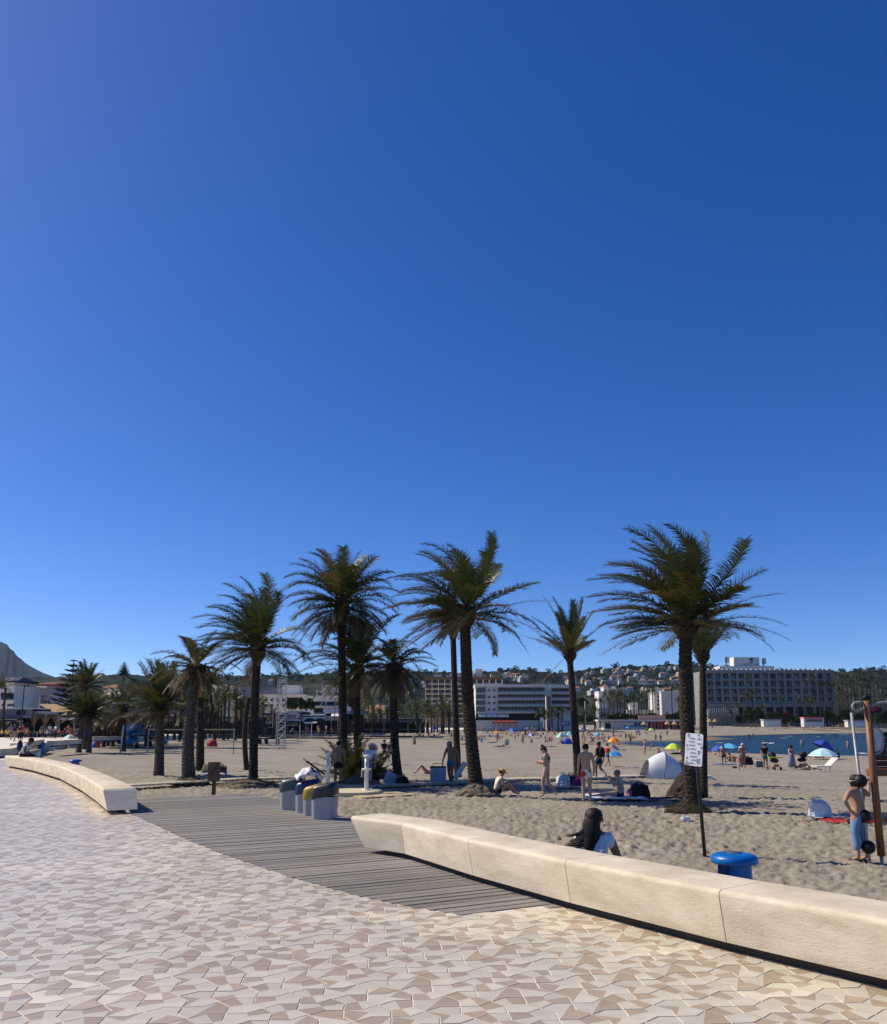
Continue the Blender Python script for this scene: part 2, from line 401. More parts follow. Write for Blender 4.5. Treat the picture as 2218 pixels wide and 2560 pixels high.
def tgeom(i, j):
    p = tpoly(i, j); cx, cy = i + .5, j + .5
    q = [((x - cx) * .952, (y - cy) * .952) for x, y in p]
    h_ = hsh(i % PR, j % PR, 7); k = 2 * int(hsh(i % PR, j % PR, 8) * 4); R8 = lambda a, b: [x % 8 for x in range(a, b + 1)]; C_ = 16
    # each tile is cast in two tones: kites in a corner, wedges on a side or one half
    if h_ < .34: br, li = [R8(k - 1, k + 1) + [C_]], [R8(k + 1, k + 7) + [C_]]
    elif h_ < .58: br, li = [R8(k - 1, k + 1) + [C_], R8(k + 3, k + 5) + [C_]], [R8(k + 1, k + 3) + [C_], R8(k + 5, k + 7) + [C_]]
    elif h_ < .80: br, li = [R8(k, k + 2) + [C_]], [R8(k + 2, k + 8) + [C_]]
    else: br, li = [R8(k, k + 4)], [R8(k + 4, k + 8)]
    vs = [(x * TS, y * TS, 0.0) for x, y in q] + [(x * TS * 1.006, y * TS * 1.006, -.013) for x, y in q] + [(.16 * TS * (hsh(i % PR, j % PR, 15) - .5), .16 * TS * (hsh(i % PR, j % PR, 16) - .5), 0.0)]
    fs = [tuple(f) for f in li + br]; mi = [0] * len(li) + [1] * len(br)
    for e in range(8): fs.append((8 + e, 8 + (e + 1) % 8, (e + 1) % 8, e)); mi.append(0)
    return vs, fs, mi
tiles = []
for i in range(-190, 190):
    for j in range(-60, 240):
        c = eu * ((i + .5) * TS) + ev * ((j + .5) * TS)
        if c.y < 3.6 or c.y > 40 or abs(c.x) > .60 * c.y + .5: continue
        if inpoly(c.x - .11, c.y - .09, deckp): continue
        if inpoly(c.x, c.y, prom): tiles.append((c.y + .4 * abs(c.x), i, j, c))
tiles.sort(key=lambda t: t[0])
tmesh = {}
big = MB()
def cream(i, j):
    g = vnoise(np.array([i * .11 + j * .04]), np.array([j * .42]), 77)[0] + .5
    return g > .66 and hsh(i, j, 9) > .25
nobj = 0
for k, (dist, i, j, c) in enumerate(tiles):
    cr = cream(i, j)
    dz = .002 * (hsh(i, j, 12) - .5)
    vis = c.y > 4.3 and abs(c.x) < .545 * c.y + .1
    if nobj < 300 and vis:
        key = (i % PR, j % PR, cr)
        if key not in tmesh:
            vs, fs, mi = tgeom(i, j)
            me = bpy.data.meshes.new('tile'); me.from_pydata(vs, [], fs)
            for m in ((TC, TB2) if cr else (TG, TB)): me.materials.append(m)
            me.polygons.foreach_set('material_index', mi); me.update(); tmesh[key] = me
        o = bpy.data.objects.new('tile', tmesh[key]); link(o, PROM); o.location = (c.x, c.y, dz); o.rotation_euler = (0, 0, TA); nobj += 1
    else:
        vs, fs, mi = tgeom(i, j); ca, sa = math.cos(TA), math.sin(TA)
        o0 = len(big.v)
        big.v += [(c.x + x * ca - y * sa, c.y + x * sa + y * ca, z + dz) for x, y, z in vs]
        big.f += [tuple(a + o0 for a in f) for f in fs]; big.m += [m + (2 if cr else 0) for m in mi]
tag(big.build('paving_tiles', [TG, TB, TC, TB2], PROM), kind='stuff')
print('tiles', len(tiles))

# ---- wooden deck of planks
dk = empty('boardwalk_deck', (-2, 12, 0)); tag(dk, kind='structure')
WOOD = M('weathered_wood', (.27, .252, .232), .85, var=.22, nscale=2.2, bump=.5, bscale=7, coord='Object', stretch=(2.2, 9, 9), rand=.22, spec=.2, bdist=.02)
WOODD = M('deck_joist', (.05, .045, .04), .9)
pa = math.radians(28); pu = Vector((math.cos(pa), math.sin(pa), 0)); pv = Vector((-math.sin(pa), math.cos(pa), 0))
ub = MB().box((0, 0, 0), (1, 1, 1)).build('plank', WOOD, dk); ub_me = ub.data; bpy.data.objects.remove(ub)
cs = [pv.dot(Vector((*p, 0))) for p in deckp]
v = min(cs) + .04; PW = .142
while v < max(cs):
    xs_ = []
    n = len(deckp)
    for i in range(n):
        a = Vector((*deckp[i], 0)); b = Vector((*deckp[(i + 1) % n], 0)); va, vb = pv.dot(a), pv.dot(b)
        if (va > v) != (vb > v): t = (v - va) / (vb - va); xs_.append(pu.dot(a + (b - a) * t))
    xs_.sort()
    for k in range(0, len(xs_) - 1, 2):
        a, b = xs_[k], xs_[k + 1]
        if b - a < .12: continue
        a -= random.uniform(0, .03); cuts = [a]
        while b - cuts[-1] > 3.4: cuts.append(cuts[-1] + random.uniform(1.8, 3.2))
        if b - cuts[-1] < .5 and len(cuts) > 1: cuts.pop()
        cuts.append(b)
        for q in range(len(cuts) - 1):
            s0, s1 = cuts[q] + .003, cuts[q + 1] - .003; mid = pu * ((s0 + s1) / 2) + pv * v
            o = bpy.data.objects.new('plank', ub_me); link(o, dk)
            o.location = (mid.x + 2, mid.y - 12, -.010 + random.uniform(-.003, .004)); o.scale = (s1 - s0, PW - .021 - random.uniform(0, .005), .034)
            o.rotation_euler = (random.uniform(-.012, .012), 0, pa + random.uniform(-.001, .001))
    v += PW
cxd = sum(p[0] for p in deckp) / len(deckp); cyd = sum(p[1] for p in deckp) / len(deckp)
inner = [(cxd + (p[0] - cxd) * .975 + 2, cyd + (p[1] - cyd) * .975 - 12) for p in deckp]
MB().prism(inner, -.62, -.03).build('deck_frame', WOODD, dk)

# ---- land behind, hills and mountain
def hill_material(name, dark, light, earth):
    m = bpy.data.materials.new(name); m.use_nodes = True; t = m.node_tree; N = t.nodes; L = t.links; b = N['Principled BSDF']
    tc = N.new('ShaderNodeTexCoord')
    n1 = N.new('ShaderNodeTexNoise'); n1.inputs['Scale'].default_value = .07; n1.inputs['Detail'].default_value = 5; n1.inputs['Roughness'].default_value = .7
    n2 = N.new('ShaderNodeTexNoise'); n2.inputs['Scale'].default_value = .006; n2.inputs['Detail'].default_value = 5
    for n in (n1, n2): L.new(tc.outputs['Object'], n.inputs['Vector'])
    r = N.new('ShaderNodeValToRGB'); r.color_ramp.elements[0].position = .35; r.color_ramp.elements[1].position = .7
    r.color_ramp.elements[0].color = (*dark, 1); r.color_ramp.elements[1].color = (*light, 1); L.new(n1.outputs['Fac'], r.inputs[0])
    r2 = N.new('ShaderNodeValToRGB'); r2.color_ramp.elements[0].position = .54; r2.color_ramp.elements[1].position = .66; L.new(n2.outputs['Fac'], r2.inputs[0])
    mx = N.new('ShaderNodeMix'); mx.data_type = 'RGBA'; mx.inputs[7].default_value = (*earth, 1); L.new(r2.outputs[0], mx.inputs[0]); L.new(r.outputs[0], mx.inputs[6]); L.new(mx.outputs[2], b.inputs['Base Color'])
    b.inputs['Roughness'].default_value = 1; b.inputs['Specular IOR Level'].default_value = .05
    return m
HILLM = hill_material('hill_scrub', (.010, .017, .011), (.028, .037, .021), (.055, .053, .040))
MTM = hill_material('mountain_rock', (.012, .018, .028), (.02, .026, .036), (.025, .031, .04))
ridge = [(-500, 1700), (0, 1700), (130, 1697), (240, 1690), (400, 1692), (520, 1698), (600, 1694), (720, 1693), (800, 1690), (900, 1684), (1000, 1683), (1060, 1682), (1180, 1688), (1250, 1682), (1310, 1677), (1370, 1686),
         (1440, 1687), (1465, 1678), (1540, 1672), (1620, 1668), (1720, 1664), (1800, 1672), (2000, 1686), (2090, 1684), (2218, 1679), (2500, 1690), (2900, 1740)]
rxs = [r[0] for r in ridge]; rys = [r[1] for r in ridge]
HY0, HY1 = 620.0, 1500.0
def hill_h(px, Y):                                        # hill surface: px is the direction, Y the depth
    t = np.clip((Y - HY0) / (HY1 - HY0), 0, 1.0); top = (HOR - np.interp(px, rxs, rys)) / FPX * HY1 + EYE
    s = t ** 1.35 * (1.0 + .0 * px)
    fall = np.clip((Y - HY1) / 600, 0, 1)
    X = (px - IW / 2) / FPX * Y
    lump = 26 * vnoise(X * .006, Y * .006, 41) * np.sin(PI * np.clip(t, 0, 1)) + 9 * vnoise(X * .02, Y * .02, 42) * np.sin(PI * np.clip(t, 0, 1))
    return top * s * (1 - .8 * fall) + lump - 2 * (1 - t)
pxs = np.linspace(-520, 2750, 560); hys = np.concatenate([np.linspace(HY0, HY1, 120), np.linspace(HY1 + 12, HY1 + 600, 12)])
PXg, HYg = np.meshgrid(pxs, hys, indexing='ij'); Xh = (PXg - IW / 2) / FPX * HYg
Zh = hill_h(PXg, HYg); canopy = 3.2 * np.abs(vnoise(Xh * .09, HYg * .09, 51)) * 2 + 1.8 * vnoise(Xh * .2, HYg * .2, 52)
Zh = Zh + canopy * np.clip((HYg - HY0) / 100, 0, 1)
idx = np.arange(Xh.size).reshape(Xh.shape)
F = np.stack([idx[:-1, :-1], idx[1:, :-1], idx[1:, 1:], idx[:-1, 1:]], -1).reshape(-1, 4)
tag(fastmesh('hills', np.stack([Xh, HYg, Zh], -1).reshape(-1, 3), F, HILLM), kind='structure')
# distant mountain on the left
mt = [(-1400, 1480), (-700, 1500), (-250, 1560), (0, 1606), (15, 1612), (19, 1617), (22, 1622), (35, 1630), (40, 1640), (55, 1650), (62, 1657), (80, 1668), (110, 1683), (150, 1697), (200, 1708), (300, 1722), (420, 1740)]
MY = 4200.0; pxs = np.linspace(-900, 420, 240); mys = np.linspace(2300, MY + 600, 80)
PXg, HYg = np.meshgrid(pxs, mys, indexing='ij'); Xh = (PXg - IW / 2) / FPX * HYg
t = np.clip((HYg - 2300) / (MY - 2300), 0, 1); top = (HOR - np.interp(PXg, [a[0] for a in mt], [a[1] for a in mt])) / FPX * MY
Zh = top * (.62 * t + .38 * np.clip((t - .72) / .28, 0, 1) ** .8) * (1 - .3 * np.clip((HYg - MY) / 600, 0, 1)) + 16 * fbm(Xh * .003, HYg * .003, 3, 61) * np.sin(PI * t) + 3 * vnoise(Xh * .012, HYg * .012, 62) * np.sin(PI * t)
idx = np.arange(Xh.size).reshape(Xh.shape)
F = np.stack([idx[:-1, :-1], idx[1:, :-1], idx[1:, 1:], idx[:-1, 1:]], -1).reshape(-1, 4)
tag(fastmesh('mountain', np.stack([Xh, HYg, Zh], -1).reshape(-1, 3), F, MTM), kind='structure')
gs = M('inland_ground', (.12, .11, .07), 1.0, var=.3, nscale=.02)
tag(MB().add([(-5000, 380, -2.2), (5000, 380, -2.2), (5000, 6000, -2.2), (-5000, 6000, -2.2)], [(0, 1, 2, 3)]).build('inland_ground', gs), kind='structure')

# scraps of dry weed and shell on the near sand
V = []; F = []; rw = random.Random(12)
for k in range(420):
    y = rw.uniform(8, 30); x = rw.uniform(-.2, .6) * y; z = sz(x, y) + float(sand_relief(np.array([x]), np.array([y]))[0]) + .008; l = rw.uniform(.015, .06); a = rw.uniform(0, PI); dx, dy = math.cos(a) * l, math.sin(a) * l; o0 = len(V)
    V += [(x - dx, y - dy, z), (x - dy * .3, y + dx * .3, z + .008), (x + dx, y + dy, z + .004), (x + dy * .3, y - dx * .3, z + .01)]; F.append((o0, o0 + 1, o0 + 2, o0 + 3))
tag(pyobj('beach_litter', V, F, M('dry_weed', (.09, .07, .05), .95, var=.4, nscale=3)), kind='stuff')
# ================================================================== BENCHES
def stone_material():
    m = bpy.data.materials.new('travertine'); m.use_nodes = True; t = m.node_tree; N = t.nodes; L = t.links; b = N['Principled BSDF']
    tc = N.new('ShaderNodeTexCoord'); mp = N.new('ShaderNodeMapping'); mp.inputs['Scale'].default_value = (1, 1, 3.2); L.new(tc.outputs['Object'], mp.inputs[0])
    n1 = N.new('ShaderNodeTexNoise'); n1.inputs['Scale'].default_value = 1.5; n1.inputs['Detail'].default_value = 8; n1.inputs['Roughness'].default_value = .68; L.new(mp.outputs[0], n1.inputs['Vector'])
    r = N.new('ShaderNodeValToRGB'); r.color_ramp.elements[0].position = .28; r.color_ramp.elements[1].position = .72
    r.color_ramp.elements[0].color = (.47, .39, .28, 1); r.color_ramp.elements[1].color = (.76, .685, .55, 1); L.new(n1.outputs['Fac'], r.inputs[0])
    n2 = N.new('ShaderNodeTexNoise'); n2.inputs['Scale'].default_value = 26; n2.inputs['Detail'].default_value = 5; n2.inputs['Roughness'].default_value = .7; L.new(mp.outputs[0], n2.inputs['Vector'])
    pits = N.new('ShaderNodeValToRGB'); pits.color_ramp.elements[0].position = .30; pits.color_ramp.elements[1].position = .39
    pits.color_ramp.elements[0].color = (.32, .28, .22, 1); pits.color_ramp.elements[1].color = (1, 1, 1, 1); L.new(n2.outputs['Fac'], pits.inputs[0])
    n3 = N.new('ShaderNodeTexNoise'); n3.inputs['Scale'].default_value = 1.1; n3.inputs['Detail'].default_value = 3; L.new(tc.outputs['Object'], n3.inputs['Vector'])
    k = N.new('ShaderNodeMapRange'); k.inputs['From Min'].default_value = .46; k.inputs['From Max'].default_value = .62; L.new(n3.outputs['Fac'], k.inputs['Value'])
    mx = N.new('ShaderNodeMix'); mx.data_type = 'RGBA'; mx.blend_type = 'MULTIPLY'; L.new(k.outputs[0], mx.inputs[0]); L.new(r.outputs[0], mx.inputs[6]); L.new(pits.outputs[0], mx.inputs[7])
    L.new(mx.outputs[2], b.inputs['Base Color']); b.inputs['Roughness'].default_value = .78; b.inputs['Specular IOR Level'].default_value = .25
    mul = N.new('ShaderNodeMath'); mul.operation = 'MULTIPLY'; L.new(pits.outputs[0], mul.inputs[0]); L.new(n1.outputs['Fac'], mul.inputs[1])
    bp = N.new('ShaderNodeBump'); bp.inputs['Strength'].default_value = .45; bp.inputs['Distance'].default_value = .01; L.new(n2.outputs['Fac'], bp.inputs['Height'])
    L.new(bp.outputs[0], b.inputs['Normal'])
    return m
STONE = stone_material(); PLINTH = M('plinth_gap_shade', (.05, .045, .04), .9)  # recessed base coloured near black, painting the shadow gap under the seat
def prof(depth=.60, h=.45, z0=.075, lean=.05, r=.042):
    pts = [(lean + .01, z0)]
    for k in range(5):
        a = PI - (PI / 2) * k / 4; pts.append((r + r * math.cos(a), h - r + r * math.sin(a)))
    for k in range(4):
        a = PI / 2 - (PI / 2) * k / 3; pts.append((depth - r + r * math.cos(a), h - r + r * math.sin(a)))
    pts.append((depth - lean * .2, z0))
    return pts
def bench(name, path, cuts, label, shear0=0.0, shear1=0.0, h=.45, depth=.60, group=None, z=0.0):
    """path: front top edge in plan, the seat lies on the +normal side; cuts: block ends as path lengths"""
    o = empty(name, (path[0].x, path[0].y, z), label=label, cat='bench', group=group); base = Vector((path[0].x, path[0].y, 0))
    P2 = [Vector((p.x, p.y, 0)) for p in path]; cl = [0.0]
    for a, b in zip(P2, P2[1:]): cl.append(cl[-1] + (b - a).length)
    def pos(s):
        s_ = min(max(s, 0), cl[-1]); i = max(j for j in range(len(cl) - 1) if cl[j] <= s_ + 1e-9); t = (s_ - cl[i]) / (cl[i + 1] - cl[i]); p = P2[i].lerp(P2[i + 1], t)
        a = P2[max(i - 1, 0)]; d0 = (P2[i + 1] - P2[i]).normalized(); d1 = (P2[min(i + 2, len(P2) - 1)] - P2[i + 1]).normalized() if i + 2 < len(P2) else d0; dm = (P2[i] - P2[i - 1]).normalized() if i > 0 else d0
        d = (dm + d0).lerp(d0 + d1, t).normalized(); q = p + d * (s - s_)
        return q, Vector((-d.y, d.x, 0)), d
    cuts = cuts + [cl[-1]] if cuts[-1] < cl[-1] - .2 else cuts
    pr = prof(depth, h)
    for k in range(len(cuts) - 1):
        s0, s1 = cuts[k] + .004, cuts[k + 1] - .004; ns = max(2, int((s1 - s0) / .3) + 1); vs = []; fs = []; n = len(pr)
        for i in range(ns):
            s = s0 + (s1 - s0) * i / (ns - 1)
            for (a, zz) in pr:
                sh = 0
                if k == 0 and i == 0: sh = shear0 * (1 - zz / h)
                if k == len(cuts) - 2 and i == ns - 1: sh = -shear1 * (1 - zz / h)
                q, nn, d = pos(s + sh); q = q + nn * a; vs.append((q.x - base.x, q.y - base.y, zz))
        for i in range(ns - 1):
            for j in range(n): fs.append((i * n + j, i * n + (j + 1) % n, (i + 1) * n + (j + 1) % n, (i + 1) * n + j))
        fs += [tuple(range(n - 1, -1, -1)), tuple(range((ns - 1) * n, ns * n))]
        b_ = pyobj('bench_block', vs, fs, STONE, o, smooth=True); sharp(b_, .9)
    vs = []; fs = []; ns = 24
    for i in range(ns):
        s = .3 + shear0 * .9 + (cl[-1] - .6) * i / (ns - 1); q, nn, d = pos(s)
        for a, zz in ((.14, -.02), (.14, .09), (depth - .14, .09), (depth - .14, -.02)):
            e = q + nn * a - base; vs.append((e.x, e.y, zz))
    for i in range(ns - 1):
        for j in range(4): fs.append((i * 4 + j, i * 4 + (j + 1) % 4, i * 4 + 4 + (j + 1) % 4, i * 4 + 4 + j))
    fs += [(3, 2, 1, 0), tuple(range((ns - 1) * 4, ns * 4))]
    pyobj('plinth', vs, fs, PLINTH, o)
    return o
def plen(path, k): return sum((path[i + 1] - path[i]).length for i in range(k))
bench('stone_bench', BEN_F, [0] + [plen(BEN_F, k) for k in (1, 2, 3, 4, 5, 6)], 'long cream stone bench in the foreground between paving and sand', shear0=.27)
LBr = list(reversed(LB_F)); L_ = plen(LBr, len(LBr) - 1)
bench('stone_bench', LBr, [L_ * k / 9 for k in range(9)] + [L_], 'curved cream stone bench at the left with a grey sloping end', shear1=-.45)
def pathpx(pts, z=.45): return [gnd(*p, z) for p in pts]
bench('stone_bench', pathpx([(-80, 1874), (0, 1873), (30, 1871), (84, 1858)]), [0, 4, 8, 12], 'pale stone bench behind the seated man at the left edge', shear1=-.2)
bench('stone_bench', pathpx([(50, 1858), (70, 1855), (112, 1848)]), [0, 4, 8], 'low stone bench farther along the promenade beside the terrace', shear1=-.2)
bench('stone_bench', pathpx([(138, 1852), (170, 1850), (205, 1848)]), [0, 3, 6], 'short stone bench wall left of the mint green parasol')
bench('stone_bench', pathpx([(235, 1842), (290, 1841), (335, 1839)]), [0, 4, 8], 'far stone bench wall behind the two closely spaced palms')

# ================================================================== BLUE BINS
BLUE = P('bin_blue', (0, 96, 176), .38, var=.1, nscale=4, spec=.5); DARK = P('dark_plastic', (30, 30, 34), .5); LINER = P('bin_inside', (8, 9, 14), .7)
GREYD = P('ash_grey', (70, 84, 96), .5)
def blue_bin(loc, label, s=1.0, rz=0):
    o = empty('litter_bin', loc, rz, label, 'bin', scale=s)
    mb = MB(); mb.lathe([(.23, 0), (.26, .03), (.285, .30), (.292, .42), (.28, .42), (.255, .06)], 28, cap=False)
    mb.build('bin_body', BLUE, o, True)
    MB().lathe([(.0, .10), (.24, .10), (.262, .39), (.0, .37)], 20, cap=False).build('bin_liner', LINER, o, True)
    for a in (-PI / 2, PI / 2):
        m = MB(); n = 10; half = math.radians(52)
        for rr0, rr1 in ((.247, .222),):
            vs = []; fs = []
            for j in range(n + 1):
                an = a - half + 2 * half * j / n; e = abs(j / n - .5) * 2; zt = .64; zb = .38
                for r_, z_ in ((.214, zb), (.205, zt), (.19, zt), (.199, zb)): vs.append((r_ * math.cos(an), r_ * math.sin(an), z_))
            for j in range(n):
                for q in range(4): fs.append((4 * j + q, 4 * j + (q + 1) % 4, 4 * j + 4 + (q + 1) % 4, 4 * j + 4 + q))
            fs += [(0, 1, 2, 3), tuple(4 * n + q for q in (3, 2, 1, 0))]
            m.add(vs, fs)
        sharp(m.build('bin_pillar', BLUE, o, True), .8)
    lid = MB().lathe([(.20, .615), (.285, .622), (.294, .64), (.292, .675), (.275, .703), (.22, .722), (.115, .736), (.11, .728)], 32).build('bin_lid', BLUE, o, True)
    MB().lathe([(.105, .728), (.10, .738), (.03, .74)], 24).build('ash_tray', GREYD, lid, True)
    return o
p = at(1835, 2130, 10.2); g = sz(p.x, p.y)
bb_ = blue_bin((p.x, p.y, g - .03), 'round bright blue litter bin standing on the sand behind the foreground bench', (p.z - g + .03) / .74, .25); bb_.scale = (.93, .93, (p.z - g + .03) / .74)
p = at(189, 1898, 38.5); g = sz(p.x, p.y)
blue_bin((p.x, p.y, g - .02), 'small blue litter bin half hidden behind the curved bench', (p.z - g + .02) / .74, .6)
def blue_drum(px, py0, py1, label):
    p = onsand(px, py1); s = (at(px, py0, p.y).z - p.z) / 1.0
    o = empty('litter_drum', p, 0, label, 'bin', scale=s)
    MB().lathe([(.26, 0), (.28, .05), (.28, .8), (.27, .82)], 16).build('drum_body', BLUE, o, True)
    MB().lathe([(.285, .82), (.29, .85), (.27, .97), (.22, 1.0)], 16).build('drum_lid', BLUE, o, True)
blue_drum(103, 1856, 1884, 'plain blue litter drum between two pale container bins at far left')
blue_drum(266, 1836, 1851, 'tiny blue litter drum behind the palms near the terrace')

# ================================================================== RECYCLING CONTAINERS
RB = P('container_grey', (158, 160, 164), .35, var=.05, spec=.4)
def container(x0, x1, ytop, Y, lidcol, label, hs=1.0, dy=0, rz=-.35, zb=None, bodym=None, name='lid_x', w_=None):
    p0, p1 = at(x0, ytop, Y), at(x1, ytop, Y); cx = (p0.x + p1.x) / 2; zb = sz(cx, Y) - .02 if zb is None else zb; H = p0.z - zb; W = w_ or (p1.x - p0.x) / .93
    o = empty('waste_container', (cx, Y, zb), rz, label, 'waste container', 'containers beside the deck')
    def ring(sx, sy, z, n=28, e=4.0, dxx=0):
        r = []
        for j in range(n):
            a = 2 * PI * j / n; c, s = math.cos(a), math.sin(a)
            r.append((math.copysign(abs(c) ** (2 / e), c) * sx + dxx, math.copysign(abs(s) ** (2 / e), s) * sy, z))
        return r
    def loft(rings):
        m = MB(); n = len(rings[0]); vs = [v for r in rings for v in r]; fs = []
        for i in range(len(rings) - 1):
            for j in range(n): fs.append((i * n + j, i * n + (j + 1) % n, (i + 1) * n + (j + 1) % n, (i + 1) * n + j))
        fs += [tuple(range(n - 1, -1, -1)), tuple(range((len(rings) - 1) * n, len(rings) * n))]
        return m.add(vs, fs)
    hw, hd = W / 2, W * .42; hl = .20 * (H / 1.1)
    b_ = loft([ring(hw * .80, hd * .80, 0), ring(hw * .84, hd * .84, .08), ring(hw * .97, hd * .97, H - hl)]).build('container_body', bodym or RB, o, True); sharp(b_, .7)
    for sx in (-.33, 0, .33):       # ribs on the long side
        pass
    l_ = loft([ring(hw * .99, hd * .99, H - hl - .01), ring(hw, hd, H - hl + .01), ring(hw, hd, H - hl * .45), ring(hw * .95, hd * .93, H - hl * .18), ring(hw * .8, hd * .72, H - .01), ring(hw * .5, hd * .4, H)]).build('container_lid', lidcol, o, True); sharp(l_, .9)
    for q in range(len(l_.data.vertices)):      # lids tilt up towards one side
        vv = l_.data.vertices[q].co; vv.z += (vv.x / hw) * .045
    return o, H
LG = P('lid_slate', (52, 66, 78), .35, spec=.5); LN = P('lid_navy', (16, 40, 86), .3, spec=.5); LY = P('lid_yellow', (176, 140, 36), .35, spec=.5); LK = P('lid_black', (38, 36, 34), .35, spec=.5)
container(706, 760, 1944, 16.6, LG, 'grey waste container with slate lid, leftmost of the four', rz=-.2)
c2, H2 = container(744, 800, 1950, 16.1, LN, 'pale container with navy lid carrying a towel', rz=-.2)
container(763, 812, 1962, 15.6, LY, 'pale waste container with mustard yellow lid', rz=-.2)
container(784, 843, 1958, 15.0, LK, 'large pale waste container with black lid, rightmost of the four', rz=-.2)
p = Vector(c2.location) + Vector((0.0, -.02, H2 + .01))
o = empty('beach_bundle', p, .3, 'white crumpled towel with a black board on the navy lid', 'towel')
m = MB(); vs = []; fs = []; n = 14
for i in range(n):
    for j in range(8):
        u_, v_ = i / (n - 1) - .5, j / 7 - .5
        vs.append((u_ * .5, v_ * .42, .07 + .16 * math.cos(u_ * 2.6) * math.cos(v_ * 2.4) + .05 * math.sin(u_ * 19 + v_ * 7) * math.cos(v_ * 13) - .12 * abs(u_)))
for i in range(n - 1):
    for j in range(7): fs.append((i * 8 + j, i * 8 + 8 + j, i * 8 + 9 + j, i * 8 + 1 + j))
TOW = P('towel_white', (215, 215, 222), .9, var=.12, nscale=9)
t_ = m.add(vs, fs).build('towel', TOW, o, True); sol = t_.modifiers.new('s', 'SOLIDIFY'); sol.thickness = .03
bb = MB().box((0, 0, 0), (.46, .34, .035)).build('folded_board', DARK, o, bevel=.01); bb.location = (.1, .02, .24); bb.rotation_euler = (.1, .62, .1)
# light far containers at the left
RB2 = P('container_white', (214, 214, 206), .5); LB2 = P('lid_cream', (196, 190, 160), .5)
def far_container(px, y0, y1, w, label, lid):
    p = onsand(px, y1); H = at(px, y0, p.y).z - p.z; W = w / FPX * p.y
    container(px - w / 2, px + w / 2, y0, p.y, lid, label, rz=.1, zb=p.z, bodym=RB2, w_=W)['group'] if False else None
    o, _ = container(px - w / 2, px + w / 2, y0, p.y, lid, label, rz=.1, zb=p.z, bodym=RB2, w_=W); o['group'] = 'pale containers far left'
far_container(88, 1874, 1899, 25, 'pale container bin with cream lid just behind the curved bench', LB2)
far_container(127, 1856, 1877, 20, 'pale container bin with blue lid beside the far bench wall', LN)

# ================================================================== SIGNS
OAK = M('sign_wood', (.17, .095, .048), .7, var=.3, nscale=3, coord='Object', stretch=(6, 6, 1), bump=.3, bscale=12)
p = at(534, 1989, 20.2); g = sz(p.x, p.y)
o = empty('wooden_sign', (p.x, p.y, g), -.05, 'brown wooden board on a single post at the far edge of the deck', 'sign')
h0 = at(534, 1905, 20.2).z - g; h1 = at(534, 1951, 20.2).z - g
MB().box((0, .0, h1 / 2), (.085, .07, h1 + .1)).build('post', OAK, o, bevel=.006)
bd = MB()
MB().box((0, -.04, (h0 + h1) / 2), (.30, .035, h0 - h1)).build('board', OAK, o, bevel=.006)
ENG = P('engraving', (44, 26, 16), .9)
mbe = MB()
for a, b in (((-.06, -.02), (.03, .10)), ((.03, .10), (.06, -.01)), ((.06, -.01), (0, -.08)), ((-.08, .03), (-.02, -.09)), ((.0, .02), (.08, .06))):
    mbe.tube([(a[0], -.058, (h0 + h1) / 2 + a[1]), (b[0], -.058, (h0 + h1) / 2 + b[1])], .006, 5)
mbe.build('carved_mark', ENG, o)
# leaning information board
p = onsand(1763, 2139); Y = p.y
t0 = at(1744, 1925, Y)
STEEL = P('pole_grey', (52, 56, 62), .4, metal=.3); WHT = P('board_white', (228, 230, 232), .4, var=.03); INK = P('print_grey', (150, 154, 160), .6, var=.02); INK2 = P('print_dark', (40, 42, 46), .6)
o = empty('information_sign', p, 0, 'leaning white information board on a dark pole in front of the big palm', 'sign')
tl = at(1719, 1833, Y) - p; tr = at(1755, 1835, Y) - p; br_ = at(1761, 1917, Y) - p; bl = at(1727, 1912, Y) - p
ce = (tl + tr + br_ + bl) / 4; ux = ((tr + br_) - (tl + bl)).normalized(); uz = ((tl + tr) - (bl + br_)).normalized(); uz = (uz - ux * uz.dot(ux)).normalized(); uy = uz.cross(ux)
wB = ((tr - tl).length + (br_ - bl).length) / 2; hB = ((tl - bl).length + (tr - br_).length) / 2
pole_dir = (t0 - p); MB().tube([(0, 0, -.1), tuple(pole_dir * 1.0), tuple(pole_dir * 1.36)], .032, 12).build('pole', STEEL, o, True)
turn = Matrix.Rotation(math.radians(-38), 3, uz); wB /= math.cos(math.radians(38)); ux = turn @ ux; uy = turn @ uy
R3 = Matrix((ux, uy, uz)).transposed()
bo = MB(); n = 6; poly = []
rr = .03
for cx_, cz_, a0 in ((wB / 2 - rr, hB / 2 - rr, 0), (-wB / 2 + rr, hB / 2 - rr, PI / 2), (-wB / 2 + rr, -hB / 2 + rr, PI), (wB / 2 - rr, -hB / 2 + rr, 1.5 * PI)):
    for k in range(4): a = a0 + PI / 2 * k / 3; poly.append((cx_ + rr * math.cos(a), cz_ + rr * math.sin(a)))
vs = [(x, -.05, z) for x, z in poly] + [(x, -.036, z) for x, z in poly]; m_ = len(poly)
bo.add(vs, [tuple(range(m_)), tuple(range(2 * m_ - 1, m_ - 1, -1))] + [((i + 1) % m_, i, m_ + i, m_ + (i + 1) % m_) for i in range(m_)])
brd = bo.build('board', WHT, o); brd.matrix_local = Matrix.Translation(ce + Vector((-.05, -.09, 0))) @ R3.to_4x4()
